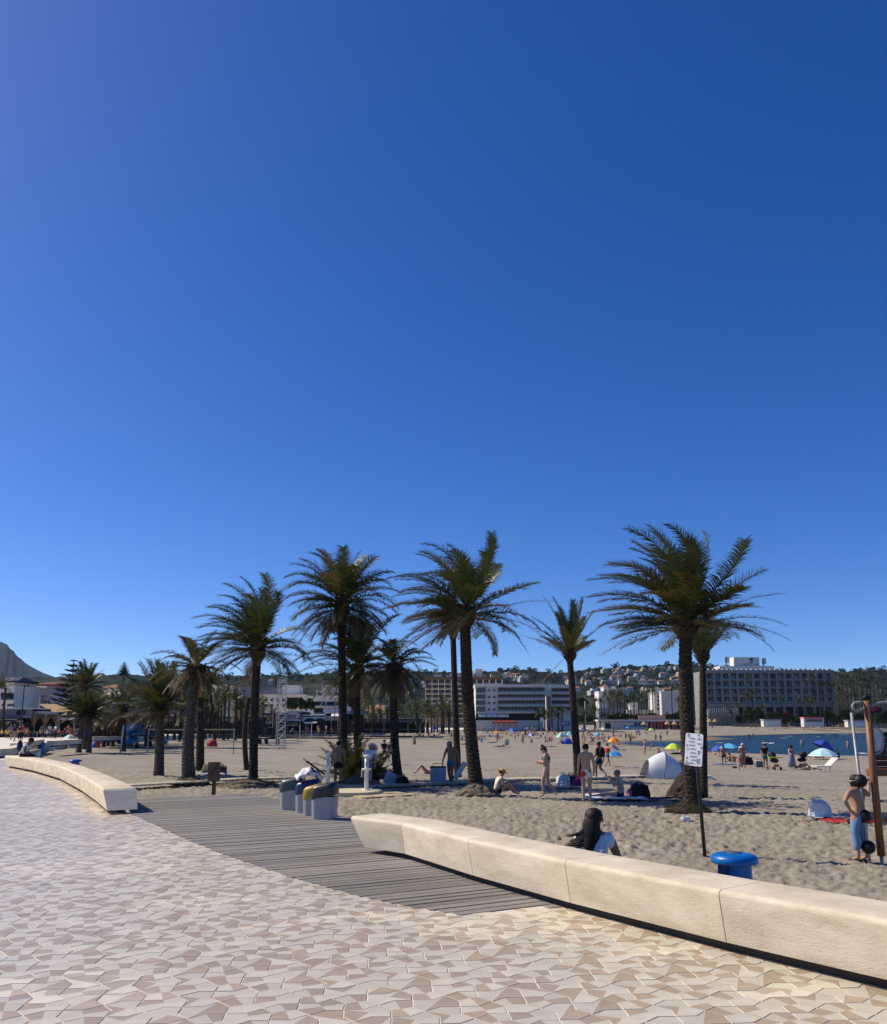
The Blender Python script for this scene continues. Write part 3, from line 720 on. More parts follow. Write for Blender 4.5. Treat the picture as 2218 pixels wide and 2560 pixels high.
# flat print: blocks of small text lines and pictograms
r2 = random.Random(3); pr_ = MB(); pk = MB()
def blk(x, z, w, h, mb): mb.box((x * wB, -.052, z * hB), (w * wB, .003, h * hB))
rows = [(.44, -.28, 1), (.40, .26, 1), (.36, .27, .6), (.24, -.2, 0), (.14, -.12, 0), (.02, -.1, 0), (-.1, -.08, 0), (-.2, -.02, 0), (-.32, -.05, 0)]
for z0, x0, kk in ((.36, -.12, 0), (.26, -.14, 0), (.15, -.12, 0), (.04, -.05, 0), (-.08, -.05, 0), (-.19, .0, 0), (-.30, .02, 0), (-.40, -.12, 0)):
    for q in range(3): blk(x0 + r2.uniform(-.03, .03), z0 - q * .02, .34 + r2.uniform(-.08, .08), .0045, pr_)
for z0 in (.21, -.02, -.26, -.33, -.39):
    for q in range(3): blk(.30 + r2.uniform(-.02, .02), z0 - q * .02, .22 + r2.uniform(-.06, .06), .0045, pr_)
for x, z, w_, h_ in ((-.33, .43, .11, .10), (.24, .455, .10, .04), (.28, .37, .06, .06), (.29, .325, .26, .022), (-.40, .12, .07, .07), (-.34, .0, .09, .05), (.42, .08, .09, .09), (.26, -.09, .03, .12), (.33, -.09, .03, .12), (-.36, -.27, .09, .07), (-.38, -.38, .08, .06), (.22, -.33, .09, .08), (-.36, -.455, .2, .07)):
    pk = MB(); blk(x, z, w_, h_, pk); pk.build('pictogram', INK, brd)
tag(pr_.build('small_print', INK, brd), kind='stuff')

# ================================================================== FOOT SHOWERS
ENAM = P('enamel_white', (222, 222, 214), .35, var=.06)
def foot_shower(px, y0, y1, label, Y, pad=True):
    b = at(px, y1, Y); g = b.z; H = at(px, y0, Y).z - g
    o = empty('foot_shower', (b.x, b.y, g), 0, label, 'foot shower', 'white foot showers'); r = .075 * H / 1.35
    m = MB().lathe([(r * 1.1, -.3), (r * 1.1, H * .56), (r * 1.05, H * .58), (r * 1.05, H * .94)], 18); m.build('column', ENAM, o, True)
    MB().lathe([(.02, H * .555), (r * 2.2, H * .575), (r * 2.5, H * .60), (r * 2.45, H * .615), (r * 1.2, H * .60)], 22, cap=False).build('basin', ENAM, o, True)
    MB().lathe([(r * 1.0, H * .93), (r * 1.9, H * .955), (r * 1.95, H * .975), (r * 1.5, H * .995), (.01, H)], 20).build('top_dish', ENAM, o, True)
    f = MB().box((0, -r * 1.02, H * .74), (r * .9, .02, H * .12)).build('push_plate', P('label_grey', (150, 156, 160), .4), o)
    MB().lathe([(r * 2.2, -.03), (r * 2.2, .03), (r * 1.9, .05)], 22).build('foot', ENAM, o, True)
    m = MB().tube([(-r * 2.3, 0, H * .59), (-r * 2.5, -.02, H * .5), (-r * 2.45, 0, H * .42), (-r * 2.8, .01, H * .38)], .013, 6); m.build('tap_chain', ENAM, o, True)
    return o
foot_shower(819, 1881, 1966, 'white foot shower left of the shirtless boy in black shorts', 29.3)
s2_ = foot_shower(916, 1887, 1977, 'white foot shower standing on a round pad before the man in a hat', 27.6)
MB().lathe([(.95, -.12), (.95, .0), (.9, .02)], 32, (s2_.location.x - .45, s2_.location.y + .0, s2_.location.z)).build('shower_pad', P('pad_concrete', (196, 184, 158), .9, var=.1, nscale=3))['kind'] = 'structure'
# ================================================================== PALMS
def leaf_mat(name, c, c2, spec=.35, rough=.42):
    m = M(name, c, rough, var=.3, nscale=5, col2=c2, spec=spec, rand=.22)
    t = m.node_tree; N = t.nodes; L = t.links; b = N['Principled BSDF']; out = N['Material Output']
    tr = N.new('ShaderNodeBsdfTranslucent'); tr.inputs[0].default_value = (c[0] * 1.3, c[1] * 1.2, c[2] * .6, 1)
    mx = N.new('ShaderNodeMixShader'); mx.inputs[0].default_value = .16; L.new(b.outputs[0], mx.inputs[1]); L.new(tr.outputs[0], mx.inputs[2]); L.new(mx.outputs[0], out.inputs[0])
    return m
LEAF = leaf_mat('palm_leaf', (.080, .100, .034), (.034, .050, .017)); LEAFY = leaf_mat('palm_leaf_old', (.15, .128, .055), (.075, .068, .028)); DRY = leaf_mat('palm_leaf_dry', (.26, .20, .13), (.12, .09, .058), .25, .6)
RACH = M('palm_rachis', (.16, .115, .05), .5, var=.25); RACHD = M('palm_rachis_dry', (.21, .15, .09), .7, var=.25)
BARK = M('palm_bark', (.060, .046, .036), .95, var=.45, nscale=14, bump=.9, bscale=30, spec=.1, bdist=.03); BOSS = M('palm_boss', (.075, .054, .034), .95, var=.5, nscale=18, bump=.8, bscale=30, spec=.1)
BARKG = M('palm_bark_grey', (.105, .09, .078), .95, var=.4, nscale=14, bump=.9, bscale=30, spec=.1, bdist=.03)
WIND = Vector((-1, .15, 0))
def frond_geo(L, az, el, droop, wind, rnd, nl=42, wl=.46, rach_r=.026, seg=14, curl=0.0, lw=.05, twist=None):
    """rachis curve and leaflets of one feather leaf, starting at the origin"""
    pts = [Vector((0, 0, 0))]; d = Vector((math.cos(az) * math.cos(el), math.sin(az) * math.cos(el), math.sin(el))); ds = L / seg
    dirs = [d.copy()]
    for i in range(seg):
        t = (i + 1) / seg
        d = d + Vector((0, 0, -1)) * droop * ds * (.35 + 1.3 * t) + WIND * wind * ds * (.3 + t)
        d.normalize(); pts.append(pts[-1] + d * ds); dirs.append(d.copy())
    V = []; Fq = []; mi = []
    # rachis: three sided tapering
    for i, p in enumerate(pts):
        t = i / seg; r = rach_r * (1 - .85 * t); dd = dirs[i]; s = dd.cross(Vector((0, 0, 1))); s = s.normalized() if s.length > .05 else Vector((math.sin(az), -math.cos(az), 0)); u = s.cross(dd).normalized()
        V += [p + s * r * 1.2, p - s * r * 1.2, p - u * r * .9]
    for i in range(seg):
        for j in range(3): a = i * 3 + j; b = i * 3 + (j + 1) % 3; Fq.append((a, b, b + 3, a + 3)); mi.append(1)
    tw = rnd.uniform(-.35, .35) if twist is None else twist
    for k in range(nl):
        t = .14 + .86 * (k + .5) / nl; f = t * seg; i = min(int(f), seg - 1); q = f - i; p = pts[i].lerp(pts[i + 1], q); dd = dirs[i].lerp(dirs[i + 1], q).normalized()
        s = dd.cross(Vector((0, 0, 1))); s = s.normalized() if s.length > .05 else Vector((math.sin(az), -math.cos(az), 0)); u = s.cross(dd).normalized()
        env = min(1.0, .45 + 2.2 * (t - .12)) * (1.0 - .55 * max(0, t - .45) / .55)
        for sd in (1, -1):
            ll = wl * env * rnd.uniform(.72, 1.2); fw = .42 + .62 * t + rnd.uniform(-.22, .22); lift = .38 + tw * sd * .6 + rnd.uniform(-.32, .32)
            ld = (s * sd * 1.0 + dd * fw + u * lift).normalized(); 
            mid = p + ld * ll * .5 + Vector((0, 0, -1)) * ll * .035 + WIND * wind * ll * .10
            ld2 = (ld + Vector((0, 0, -.42)) * (.5 + droop) + WIND * wind * .5).normalized(); tip = mid + ld2 * ll * .55
            wv = ld.cross(u + s * sd * .4); wv = wv.normalized() if wv.length > .01 else s; wv = wv * lw * (1.05 - .45 * t)
            o = len(V); V += [p - wv * .35, p + wv * .35, mid - wv * .5, mid + wv * .5, tip]
            Fq += [(o, o + 1, o + 3, o + 2), (o + 2, o + 3, o + 4, o + 4)]; mi += [0, 0]
    return V, Fq, mi
def add_frond(parent, loc, geo, mats):
    V, Fq, mi = geo
    F3 = []; m3 = []
    for f, m in zip(Fq, mi):
        if f[2] == f[3]: F3.append(f[:3])
        else: F3.append(f)
        m3.append(m)
    o = pyobj('frond', V, F3, list(mats), parent, m3); o.location = loc
    return o
def trunk_obj(parent, p0, p1, r0, r1, rnd, bend=.15, flare=1.35, boss=1.0, mat=None, seg=18, step=.115, name='trunk'):
    """leaf-scar covered tapering trunk from p0 to p1 (local coordinates)"""
    H = (p1 - p0).length; ns = max(8, int(H / step)); V = []; F = []; bx = rnd.uniform(-1, 1) * bend; by = rnd.uniform(-1, 1) * bend; sub = 4
    rows = ns * sub + 1
    for i in range(rows):
        t = i / (rows - 1); c = p0.lerp(p1, t) + Vector((bx, by, 0)) * math.sin(PI * t)
        r = r0 + (r1 - r0) * t ** .8
        r *= 1 + (flare - 1) * math.exp(-t * H / .35)
        k = i % sub; row = i // sub
        for j in range(seg):
            a = 2 * PI * j / seg + (PI / seg if row % 2 else 0)
            tooth = 1.0 if (j + row) % 2 else .0
            saw = (k / sub)
            rr = r * (1 + .15 * saw * (.4 + .6 * tooth) - .05 + .07 * (rnd.random() - .5))
            V.append((c.x + rr * math.cos(a), c.y + rr * math.sin(a), c.z + .02 * (rnd.random() - .5)))
    for i in range(rows - 1):
        for j in range(seg): F.append((i * seg + j, i * seg + (j + 1) % seg, (i + 1) * seg + (j + 1) % seg, (i + 1) * seg + j))
    F.append(tuple(range((rows - 1) * seg, rows * seg)))
    return pyobj(name, V, F, mat or BARK, parent)
def boss_obj(parent, top, r, h, rnd, mat=None):
    """the swollen head of cut leaf stubs under the crown"""
    mb = MB(); mb.lathe([(r * .9, -h * .15), (r * 1.25, h * .1), (r * 1.65, h * .5), (r * 1.6, h * .8), (r * .9, h * 1.05), (r * .3, h * 1.2)], 14, tuple(top))
    n = 44
    for k in range(n):
        t = (k + .5) / n; a = k * 2.39996; z = h * (-.05 + 1.0 * t); rr = r * (1.0 + .75 * math.sin(PI * min(t * .8 + .05, 1)))
        d = Vector((math.cos(a) * .8, math.sin(a) * .8, .75)).normalized(); b = Vector(top) + Vector((math.cos(a) * rr * .82, math.sin(a) * rr * .82, z)); l = h * rnd.uniform(.22, .42)
        sd = Vector((-math.sin(a), math.cos(a), 0)) * r * .30; up = Vector((0, 0, 1)) * r * .16
        e = b + d * l
        mb.add([b - sd, b + sd, b + up * 1.4, e - sd * .55, e + sd * .55, e + up], [(0, 1, 4, 3), (1, 2, 5, 4), (2, 0, 3, 5), (3, 4, 5)])
    return mb.build('crown_base', mat or BOSS, parent)
def palm(label, base, top, fr, r=(.2, .17), seed=1, Y=None, L=2.6, n=34, els=(1.45, -.35), droop=.34, wind=.12, dry=.12, bossh=.7, nl=42, flare=1.3, group='palms on the sand', spread=2 * PI, az0=0, name='palm_tree', extra=None, bosss=1.0, old=.3, thin=0.0, bark=None, wl=.46, seg=18, step=.115, rach=.022, lw=.038):
    """base, top: photo pixels of the trunk's foot and of the crown's root"""
    rnd = random.Random(seed); b = onsand(*base) if Y is None else at(base[0], base[1], Y)
    Yb = b.y; t = at(top[0], top[1], Yb)
    o = empty(name, b, 0, label, 'palm tree', group)
    tp = t - b; trunk_obj(o, Vector((0, 0, -.25)), tp, r[0], r[1], rnd, flare=flare, mat=bark, seg=seg, step=step)
    cr = boss_obj(o, (0, 0, 0), r[1] * 1.28, bossh, rnd); cr.location = tp; cr.name = 'crown'
    n = int(n * 1.25)
    for k in range(n):
        u = (k + .5) / n; el = els[0] + (els[1] - els[0]) * u ** .8 + rnd.uniform(-.16, .16); az = az0 + (k * 2.39996) % spread + rnd.uniform(-.2, .2)
        if thin and math.cos(az) > .55 and .12 < u < .8 and rnd.random() < thin: continue
        l = L * rnd.uniform(.85, 1.1) * (.72 + .28 * math.sin(PI * min(1, u + .25)))
        isdry = u > 1 - dry; isold = (not isdry) and rnd.random() < old * u * 1.6
        mats = (DRY, RACHD) if isdry else (LEAFY, RACH) if isold else (LEAF, RACH)
        g = frond_geo(l, az, el, droop * (1 + (.5 if isdry else 0)) * rnd.uniform(.8, 1.4), wind * 1.25 * rnd.uniform(.7, 1.3), rnd, nl=int(nl * 1.9), wl=1.12 * wl * (.7 if isdry else 1), rach_r=rach, lw=lw)
        rr = r[1] * (.35 + .8 * u)
        add_frond(cr, (math.cos(az) * rr, math.sin(az) * rr, bossh * (1.05 - .75 * u)), g, mats)
    for (az, el, l, dr, wi, kind) in (extra or []):
        g = frond_geo(l, az, el, dr, wi, rnd, nl=int(nl * .8), wl=wl * .8, rach_r=rach, lw=lw)
        add_frond(cr, (math.cos(az) * r[1], math.sin(az) * r[1], bossh * .3), g, {'dry': (DRY, RACHD), 'old': (LEAFY, RACH), 'new': (LEAF, RACH)}[kind])
    return o
# the tall palms round the showers and on the right
palm('big windswept palm with thick trunk behind the leaning information board', (1738, 2030), (1714, 1588), None, (.215, .17), 3, L=2.75, n=42, els=(1.5, -.05), droop=.24, wind=.34, thin=.6, dry=.0, bossh=.62, nl=46, wl=.5, flare=1.3, old=.5,
     extra=[(-.15, .35, 2.5, .30, -.02, 'old'), (.2, .55, 2.3, .28, 0, 'new'), (-.5, .15, 2.2, .5, 0, 'old'), (3.5, -.1, 2.6, .2, .05, 'old'), (.05, .2, 2.8, .26, -.02, 'new'), (-.25, .6, 2.6, .24, -.02, 'new'), (.4, .35, 2.6, .3, 0, 'new')])
palm('slim palm with upright fronds close behind the big windswept palm', (1757, 1992), (1757, 1655), None, (.15, .11), 5, L=1.9, n=11, els=(1.5, .8), droop=.12, wind=.0, dry=0, bossh=.35, nl=34, wl=.32, bosss=.8)
palm('tall palm with leaning trunk and root mound beside the seated pair', (1196, 1990), (1163, 1560), None, (.235, .18), 8, L=2.8, n=42, els=(1.42, -.25), droop=.28, wind=.36, thin=.5, dry=.05, bossh=.6, nl=46, wl=.46, flare=1.75, old=.6,
     extra=[(-.1, .4, 2.9, .16, -.04, 'old'), (.1, .15, 3.0, .34, .0, 'old'), (-.3, -.05, 2.4, .55, 0, 'old'), (2.9, -.2, 3.0, .3, .1, 'old')])
palm('slim palm directly behind the man in turquoise trunks', (1146, 1944), (1133, 1590), None, (.17, .14), 9, L=2.6, n=16, els=(.9, -.1), droop=.42, wind=.25, dry=.1, bossh=.9, nl=40, spread=2.4, az0=2.1)
palm('sparse palm with upright crown and one dead frond hanging down', (1447, 1954), (1425, 1650), None, (.19, .14), 10, L=2.4, n=17, els=(1.5, .5), droop=.17, wind=.06, dry=0, bossh=.6, nl=40, wl=.34, extra=[(3.1, .55, 2.3, .12, 0, 'old'), (2.9, .75, 2.1, .12, 0, 'old'), (3.3, -.75, 2.9, .12, .0, 'dry')])
palm('tall palm with full crown behind the shirtless boy at the shower', (861, 1957), (853, 1548), None, (.185, .155), 12, L=2.75, n=46, els=(1.45, -.45), droop=.38, wind=.04, dry=.1, bossh=.9, nl=48, wl=.55, flare=1.3, extra=[(3.4, -.35, 3.2, .35, .1, 'dry')])
palm('palm with wide drooping crown just right of the shirtless boy', (901, 1952), (893, 1690), None, (.18, .15), 13, L=3.0, n=40, els=(1.4, -.5), droop=.36, wind=.10, dry=.14, bossh=.5, nl=46, wl=.5)
palm('shorter palm with brown drooping fronds between the hat man and the bather', (1000, 1962), (986, 1690), None, (.19, .15), 14, L=1.9, n=30, els=(1.2, -1.0), droop=.6, wind=.05, dry=.3, bossh=.5, nl=36, wl=.34, old=.8)
palm('tall palm with windblown crown and grassy foot left of the deck containers', (634, 1962), (643, 1650), None, (.175, .15), 16, L=2.85, n=40, els=(1.4, -.3), droop=.32, wind=.26, thin=.3, dry=.06, bossh=.75, nl=46, wl=.5, extra=[(.05, .1, 3.3, .28, -.02, 'old'), (3.2, -.25, 3.2, .3, .1, 'old')])
def stump(label, base, top, r, seed, bark=None, n=0, Lf=1.4, Y=None):
    rnd = random.Random(seed); b = onsand(*base); t = at(top[0], top[1], b.y); o = empty('palm_tree', b, 0, label, 'palm tree', 'palms on the sand')
    trunk_obj(o, Vector((0, 0, -.25)), t - b, r[0], r[1], rnd, flare=1.35, mat=bark)
    if n:
        cr = boss_obj(o, (0, 0, 0), r[1] * .72, .35, rnd); cr.location = t - b; cr.name = 'crown'
        for k in range(n):
            az = k * 2.4; add_frond(cr, (0, 0, .1), frond_geo(Lf * rnd.uniform(.5, 1), az, rnd.uniform(-.3, 1.2), .7, .05, rnd, nl=26, wl=.3), (DRY, RACHD))
stump('bare palm trunk standing close behind the windblown palm', (619, 1925), (622, 1745), (.14, .13), 31)
palm('thick leaning palm with a ragged half dead crown near the wooden sign', (474, 1960), (490, 1690), None, (.27, .18), 32, L=1.75, n=24, els=(1.3, -.9), droop=.55, wind=.12, dry=.4, bossh=.45, nl=34, wl=.34, old=.9, bark=BARKG)
stump('dark palm trunk half hidden behind the thick leaning palm', (500, 1925), (499, 1700), (.22, .19), 33)
palm('small stout palm with bushy upright crown on open sand', (397, 1938), (400, 1790), None, (.23, .19), 34, L=2.15, n=34, els=(1.5, -.3), droop=.2, wind=.06, dry=.15, bossh=.6, nl=40, wl=.5, flare=1.25, bark=BARKG, old=.3)
palm('short palm with drooping brown skirt left of the slanted pole', (309, 1880), (309, 1785), None, (.21, .18), 35, L=2.3, n=34, els=(1.4, -.6), droop=.3, wind=.12, dry=.25, bossh=.5, nl=34, wl=.42, lw=.06, rach=.03)
palm('leftmost of the three clustered palms near the terrace', (196, 1882), (206, 1790), None, (.23, .2), 36, L=2.1, n=30, els=(1.4, -.4), droop=.3, wind=.05, dry=.15, bossh=.5, nl=32, wl=.42, lw=.06, rach=.03, bark=BARKG)
palm('rightmost of the three clustered palms near the terrace', (222, 1882), (226, 1795), None, (.23, .2), 37, L=2.1, n=30, els=(1.4, -.5), droop=.3, wind=.05, dry=.2, bossh=.5, nl=32, wl=.42, lw=.06, rach=.03, bark=BARKG)
palm('tallest of the three clustered palms near the terrace', (212, 1873), (213, 1725), None, (.22, .19), 38, L=2.5, n=34, els=(1.5, -.35), droop=.22, wind=.04, dry=.15, bossh=.6, nl=34, wl=.5, lw=.06, rach=.03, bark=BARKG)
for q, (bx, by, tx, ty, lab) in enumerate(((259, 1868, 262, 1795, 'low palm behind the red and blue beach shelter'), (283, 1867, 284, 1790, 'low palm with hanging fronds right of the beach shelter'), (343, 1870, 344, 1790, 'palm in front of the blue playground slide'),
        (377, 1866, 379, 1790, 'curved palm right of the blue slide'), (463, 1866, 470, 1722, 'palm with grey drooping skirt left of the thick leaning palm'), (298, 1860, 300, 1800, 'thin palm trunk left of the blue slide'))):
    palm(lab, (bx, by), (tx, ty), None, (.2, .17), 40 + q, L=2.3, n=32, els=(1.4, -.8), droop=.32, wind=.08, dry=.3, bossh=.5, nl=30, wl=.45, lw=.07, rach=.03, seg=12, step=.2, old=.6, group='low palms on the left')
palm('slim leaning palm beside the red dome tent', (540, 1866), (525, 1712), None, (.19, .15), 50, L=1.9, n=26, els=(1.4, -.4), droop=.24, wind=.1, dry=.12, bossh=.5, nl=28, wl=.42, lw=.07, rach=.03, seg=12, step=.2)

# fibrous root mounds and tufts at the palms' feet
FIB = M('root_fibre', (.15, .12, .088), 1.0, var=.35, nscale=9, bump=.6, bscale=16); TUF = leaf_mat('grass_tuft', (.12, .13, .04), (.06, .07, .02))
def mound(px, py, r, h, label, seed, grass=False, mat=None):
    b = onsand(px, py); rnd = random.Random(seed); V = []; F = []; n, k = 22, 7
    for i in range(k):
        t = i / (k - 1)
        for j in range(n):
            a = 2 * PI * j / n; rr = r * (1 - t ** 1.3) * (1 + .22 * (rnd.random() - .5)) + .02; V.append((rr * math.cos(a), rr * math.sin(a), h * t + .05 * (rnd.random() - .5) - .06 * (i == 0)))
    for i in range(k - 1):
        for j in range(n): F.append((i * n + j, i * n + (j + 1) % n, (i + 1) * n + (j + 1) % n, (i + 1) * n + j))
    o = pyobj('root_mound', V, F, mat or FIB); o.location = b; tag(o, label, 'mound')
    if grass:
        V = []; F = []
        for q in range(420):
            a = rnd.uniform(0, 2 * PI); rr = r * rnd.uniform(.2, 1.0); x, y = rr * math.cos(a), rr * math.sin(a); z = h * (1 - rr / r) * .7; l = rnd.uniform(.08, .22); dx, dy = rnd.uniform(-.12, .12), rnd.uniform(-.12, .12); w_ = .012
            o0 = len(V); V += [(x - w_, y, z), (x + w_, y, z), (x + dx, y + dy, z + l)]; F.append((o0, o0 + 1, o0 + 2))
        tag(pyobj('grass', V, F, TUF, o), kind='stuff')
    return o
mound(1193, 1990, .75, .5, 'matted root mound round the foot of the leaning tall palm', 1)
mound(474, 1962, .75, .28, 'grassy mound at the foot of the thick leaning palm', 2, True)
mound(622, 1966, 1.15, .30, 'grassy mound under the windblown palm by the wooden sign', 3, True)
mound(893, 1968, 1.2, .42, 'sandy root mound behind the foot shower', 4)
mound(1010, 1964, .8, .25, 'low dark root mound at the shorter drooping palm', 5)
mound(1714, 1990, .62, .85, 'bulging root foot behind the big windswept palm', 6, mat=BARK)
mound(1722, 2030, .6, .3, 'grass tufted foot of the big windswept palm', 7, True, BARK)
# young palm clump by the showers
def bush_palm(px, py, Y, label, n, L, seed):
    b = at(px, py, Y); b.z = sz(b.x, b.y); o = empty('young_palm', b, 0, label, 'palm bush'); rnd = random.Random(seed)
    cr = MB().lathe([(.3, -.1), (.32, .15), (.1, .4)], 10).build('crown', BOSS, o)
    for k in range(n):
        u = k / n; add_frond(cr, (0, 0, .15), frond_geo(L * rnd.uniform(.8, 1.1), k * 2.4, 1.35 - 1.15 * u, .30, .05, rnd, nl=34, wl=.42), (LEAF, RACH) if rnd.random() > .3 else (LEAFY, RACH))
bush_palm(872, 1960, 33.5, 'bushy young palm growing round the trunks by the showers', 26, 2.0, 71)
bush_palm(930, 1950, 34.5, 'small young palm right of the man in a hat', 14, 1.3, 72)
# ================================================================== BUILDINGS
W1 = P('render_white', (206, 204, 198), .8, var=.06, nscale=.6); W2 = P('render_cream', (206, 196, 176), .8, var=.08, nscale=.6); W3 = P('render_grey', (116, 120, 130), .8, var=.06, nscale=.5); WTAN = P('render_tan', (150, 132, 112), .8, var=.1, nscale=.6)
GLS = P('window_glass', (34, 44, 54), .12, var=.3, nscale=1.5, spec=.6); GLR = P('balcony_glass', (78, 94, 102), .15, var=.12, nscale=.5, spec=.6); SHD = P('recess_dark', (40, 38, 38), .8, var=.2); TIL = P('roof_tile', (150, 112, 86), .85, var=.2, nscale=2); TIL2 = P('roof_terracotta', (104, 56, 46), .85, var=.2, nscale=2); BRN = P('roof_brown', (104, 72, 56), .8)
MET = P('metal_grey', (150, 154, 158), .45); NAVY = P('awning_navy', (22, 30, 62), .7); OCH = P('awning_ochre', (166, 138, 88), .8, var=.12, nscale=3); GRN = P('fascia_green', (22, 48, 50), .6); WAW = P('awning_white', (226, 226, 222), .7); ORA = P('trellis_orange', (150, 114, 80), .7); PINK = P('wall_pink', (196, 128, 118), .8); RED = P('paint_red', (170, 40, 40), .6); BLK = P('paint_black', (16, 16, 18), .6); BLU = P('paint_blue', (26, 62, 128), .5); TRQ = P('paint_turquoise', (22, 122, 150), .4)
def wbox(name, x0, y0, x1, y1, Y, D, mat, parent, front=0.0):
    """box whose front at depth Y-front fills the photo rectangle, D deep"""
    Yf = Y - front; a = at(x0, y1, Yf); b = at(x1, y0, Yf)
    ol = Vector(parent.location) if parent is not None else Vector((0, 0, 0))
    return MB().box(((a.x + b.x) / 2 - ol.x, Yf + D / 2 - ol.y, (a.z + b.z) / 2 - ol.z), (abs(b.x - a.x), D, abs(b.z - a.z))).build(name, mat, parent)
def house(name, label, cat, x0, x1, yt, Y, zb, D, mat, group=None):
    a = at(x0, yt, Y); b = at(x1, yt, Y); o = empty(name, ((a.x + b.x) / 2, Y, zb), 0, label, cat, group)
    MB().box((0, D / 2, (a.z - zb) / 2), (b.x - a.x, D, a.z - zb)).build('wall', mat, o)
    return o
def windows(o, xs, ys, w, h, Y, mat=GLS, name='window', frame=None):
    for y in ys:
        for x in xs:
            q = wbox(name, x - w / 2, y - h / 2, x + w / 2, y + h / 2, Y, .12, mat, o, .06)
def gable(o, x0, x1, y0, y1, Y, D, mat, name='roof', over=.4):
    a = at(x0, y1, Y); b = at(x1, y0, Y); ol = Vector(o.location); xa, xb, z0, z1 = a.x - ol.x - over, b.x - ol.x + over, a.z - ol.z, b.z - ol.z
    dx = (xb - xa) * .22
    return MB().add([(xa, -over, z0), (xb, -over, z0), (xb, D + over, z0), (xa, D + over, z0), (xa + dx, D / 2, z1), (xb - dx, D / 2, z1), (xa, -over, z0 - .25), (xb, -over, z0 - .25), (xb, D, z0 - .25), (xa, D, z0 - .25)],
                    [(0, 1, 5, 4), (1, 2, 5), (2, 3, 4, 5), (3, 0, 4), (6, 7, 1, 0), (7, 8, 2, 1), (8, 9, 3, 2), (9, 6, 0, 3), (9, 8, 7, 6)]).build(name, mat, o)
# ---- the hotel behind the far beach
HY = 400.0
x0, x1, bays = 1767.0, 2083.0, 16; bw = (x1 - x0) / bays
rowsY = [(1684, 1701), (1704, 1720.5), (1724, 1740), (1743.5, 1758)]
zb = .4
o = empty('beach_hotel', (at(1925, 1700, HY).x, HY, zb), 0, 'long white hotel block with rows of balconies behind the far beach', 'hotel')
a = at(x0, 1675, HY); b = at(x1, 1675, HY); ol = Vector(o.location)
HW = P('hotel_render_shaded', (128, 131, 127), .8, var=.05, nscale=.3)  # white render darkened: the shade on the front is put into its colour
MB().box((0, 10.75, (a.z - zb) / 2), (b.x - a.x - .2, 20, a.z - zb - .3)).build('wall', HW, o)
wbox('parapet', x0 - .5, 1675, x1 + .5, 1683.5, HY, 3, HW, o, 1.0)
for yt in (1702.5, 1722.2, 1741.8, 1759): wbox('floor_slab', x0, yt - .9, x1, yt + .9, HY, 1.5, HW, o, .8)
for k in range(bays + 1): wbox('bay_fin', x0 + k * bw - .7, 1683.5, x0 + k * bw + .7, 1760, HY, 1.3, HW, o, .6)
rb = None
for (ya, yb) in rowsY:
    wbox('recess_wall', x0 + .3, ya - .3, x1 - .3, yb + .3, HY, .1, P('hotel_recess_shade', (56, 60, 62), .85, var=.15, nscale=.4), o, -.56)  # panel coloured dark to paint in the shade inside the balconies
    for k in range(bays):
        xa = x0 + k * bw
        wbox('balcony_rail', xa + .9, yb - 4.6, xa + bw - .9, yb - .4, HY, .08, GLR, o, .55)
        wbox('balcony_door', xa + (2.2 if k % 2 else 9.5), ya + 3.2, xa + (10 if k % 2 else 17.2), yb - .3, HY, .15, GLS, o, -.42)
        wbox('shutter', xa + (10.6 if k % 2 else 2.4), ya + 3.2, xa + (17.4 if k % 2 else 8.9), yb - .3, HY, .12, P('hotel_shutter_shaded', (68, 72, 72), .7), o, -.45)  # shutters darkened too, so each bay reads as a shaded cell
wbox('ground_band', x0 - 1, 1760, x1 + 2, 1767, HY, 4, HW, o, 1.5)
wbox('ground_window', 1773, 1769, 1846, 1782, HY, .3, GLS, o, 1.2)
for k in range(17): wbox('mullion', 1773 + k * 4.5, 1769, 1774 + k * 4.5, 1782, HY, .2, W1, o, 1.4)
wbox('ground_front', 1771, 1783, 1849, 1790, HY, 4, HW, o, 1.3)
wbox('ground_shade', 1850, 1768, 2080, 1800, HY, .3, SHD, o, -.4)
for k in range(9): wbox('portico_column', 1862 + k * 25, 1766, 1865 + k * 25, 1800, HY, 1.0, HW, o, 1.2)
pr = wbox('roof_storey', 1800, 1665, 1936, 1676, HY + 8, 9, W1, o)
wbox('roof_tower', 1836, 1643, 1898, 1667, HY + 9, 6, W1, pr if False else o)
for k in range(26):
    xa = 1770 + k * 12; wbox('parapet_block', xa, 1671.5, xa + (8 if k % 3 else 4), 1675.5, HY + 1, .8, W1, o)
for xx, yt in ((1816, 1642), (1909, 1645)):
    p = at(xx, 1668, HY + 10); q = at(xx, yt, HY + 10); mb = MB().tube([p - ol, q - ol], .35, 6)
    o2 = mb.build('antenna_mast', MET, o)
    for s in (-1, 0, 1): MB().box(tuple(q - ol + Vector((s * .75, -.4, -1.6))), (.5, .4, 3.0)).build('antenna_panel', MET, o)
p = at(1857, 1627, HY + 10); MB().tube([p - ol, p - ol - Vector((0, 0, 4))], .06, 5).build('aerial', MET, o)
q = at(1879, 1657, HY + 8.8) - ol; textmesh('emblem_letter', 'P', 3.0, BLK, o, q, (PI / 2, 0, 0), .05)
q = at(1879, 1650, HY + 8.8) - ol
for an in (-.9, -.45, 0, .45, .9): MB().tube([tuple(q), (q.x + 1.3 * math.sin(an), q.y, q.z + 1.0 * math.cos(an))], .12, 5).build('emblem_ray', BLK, o)
for xa, xb in ((1858, 1872), (1886, 1897)): wbox('emblem_line', xa, 1660.2, xb, 1661.2, HY + 9, .1, BLK, o, .15)
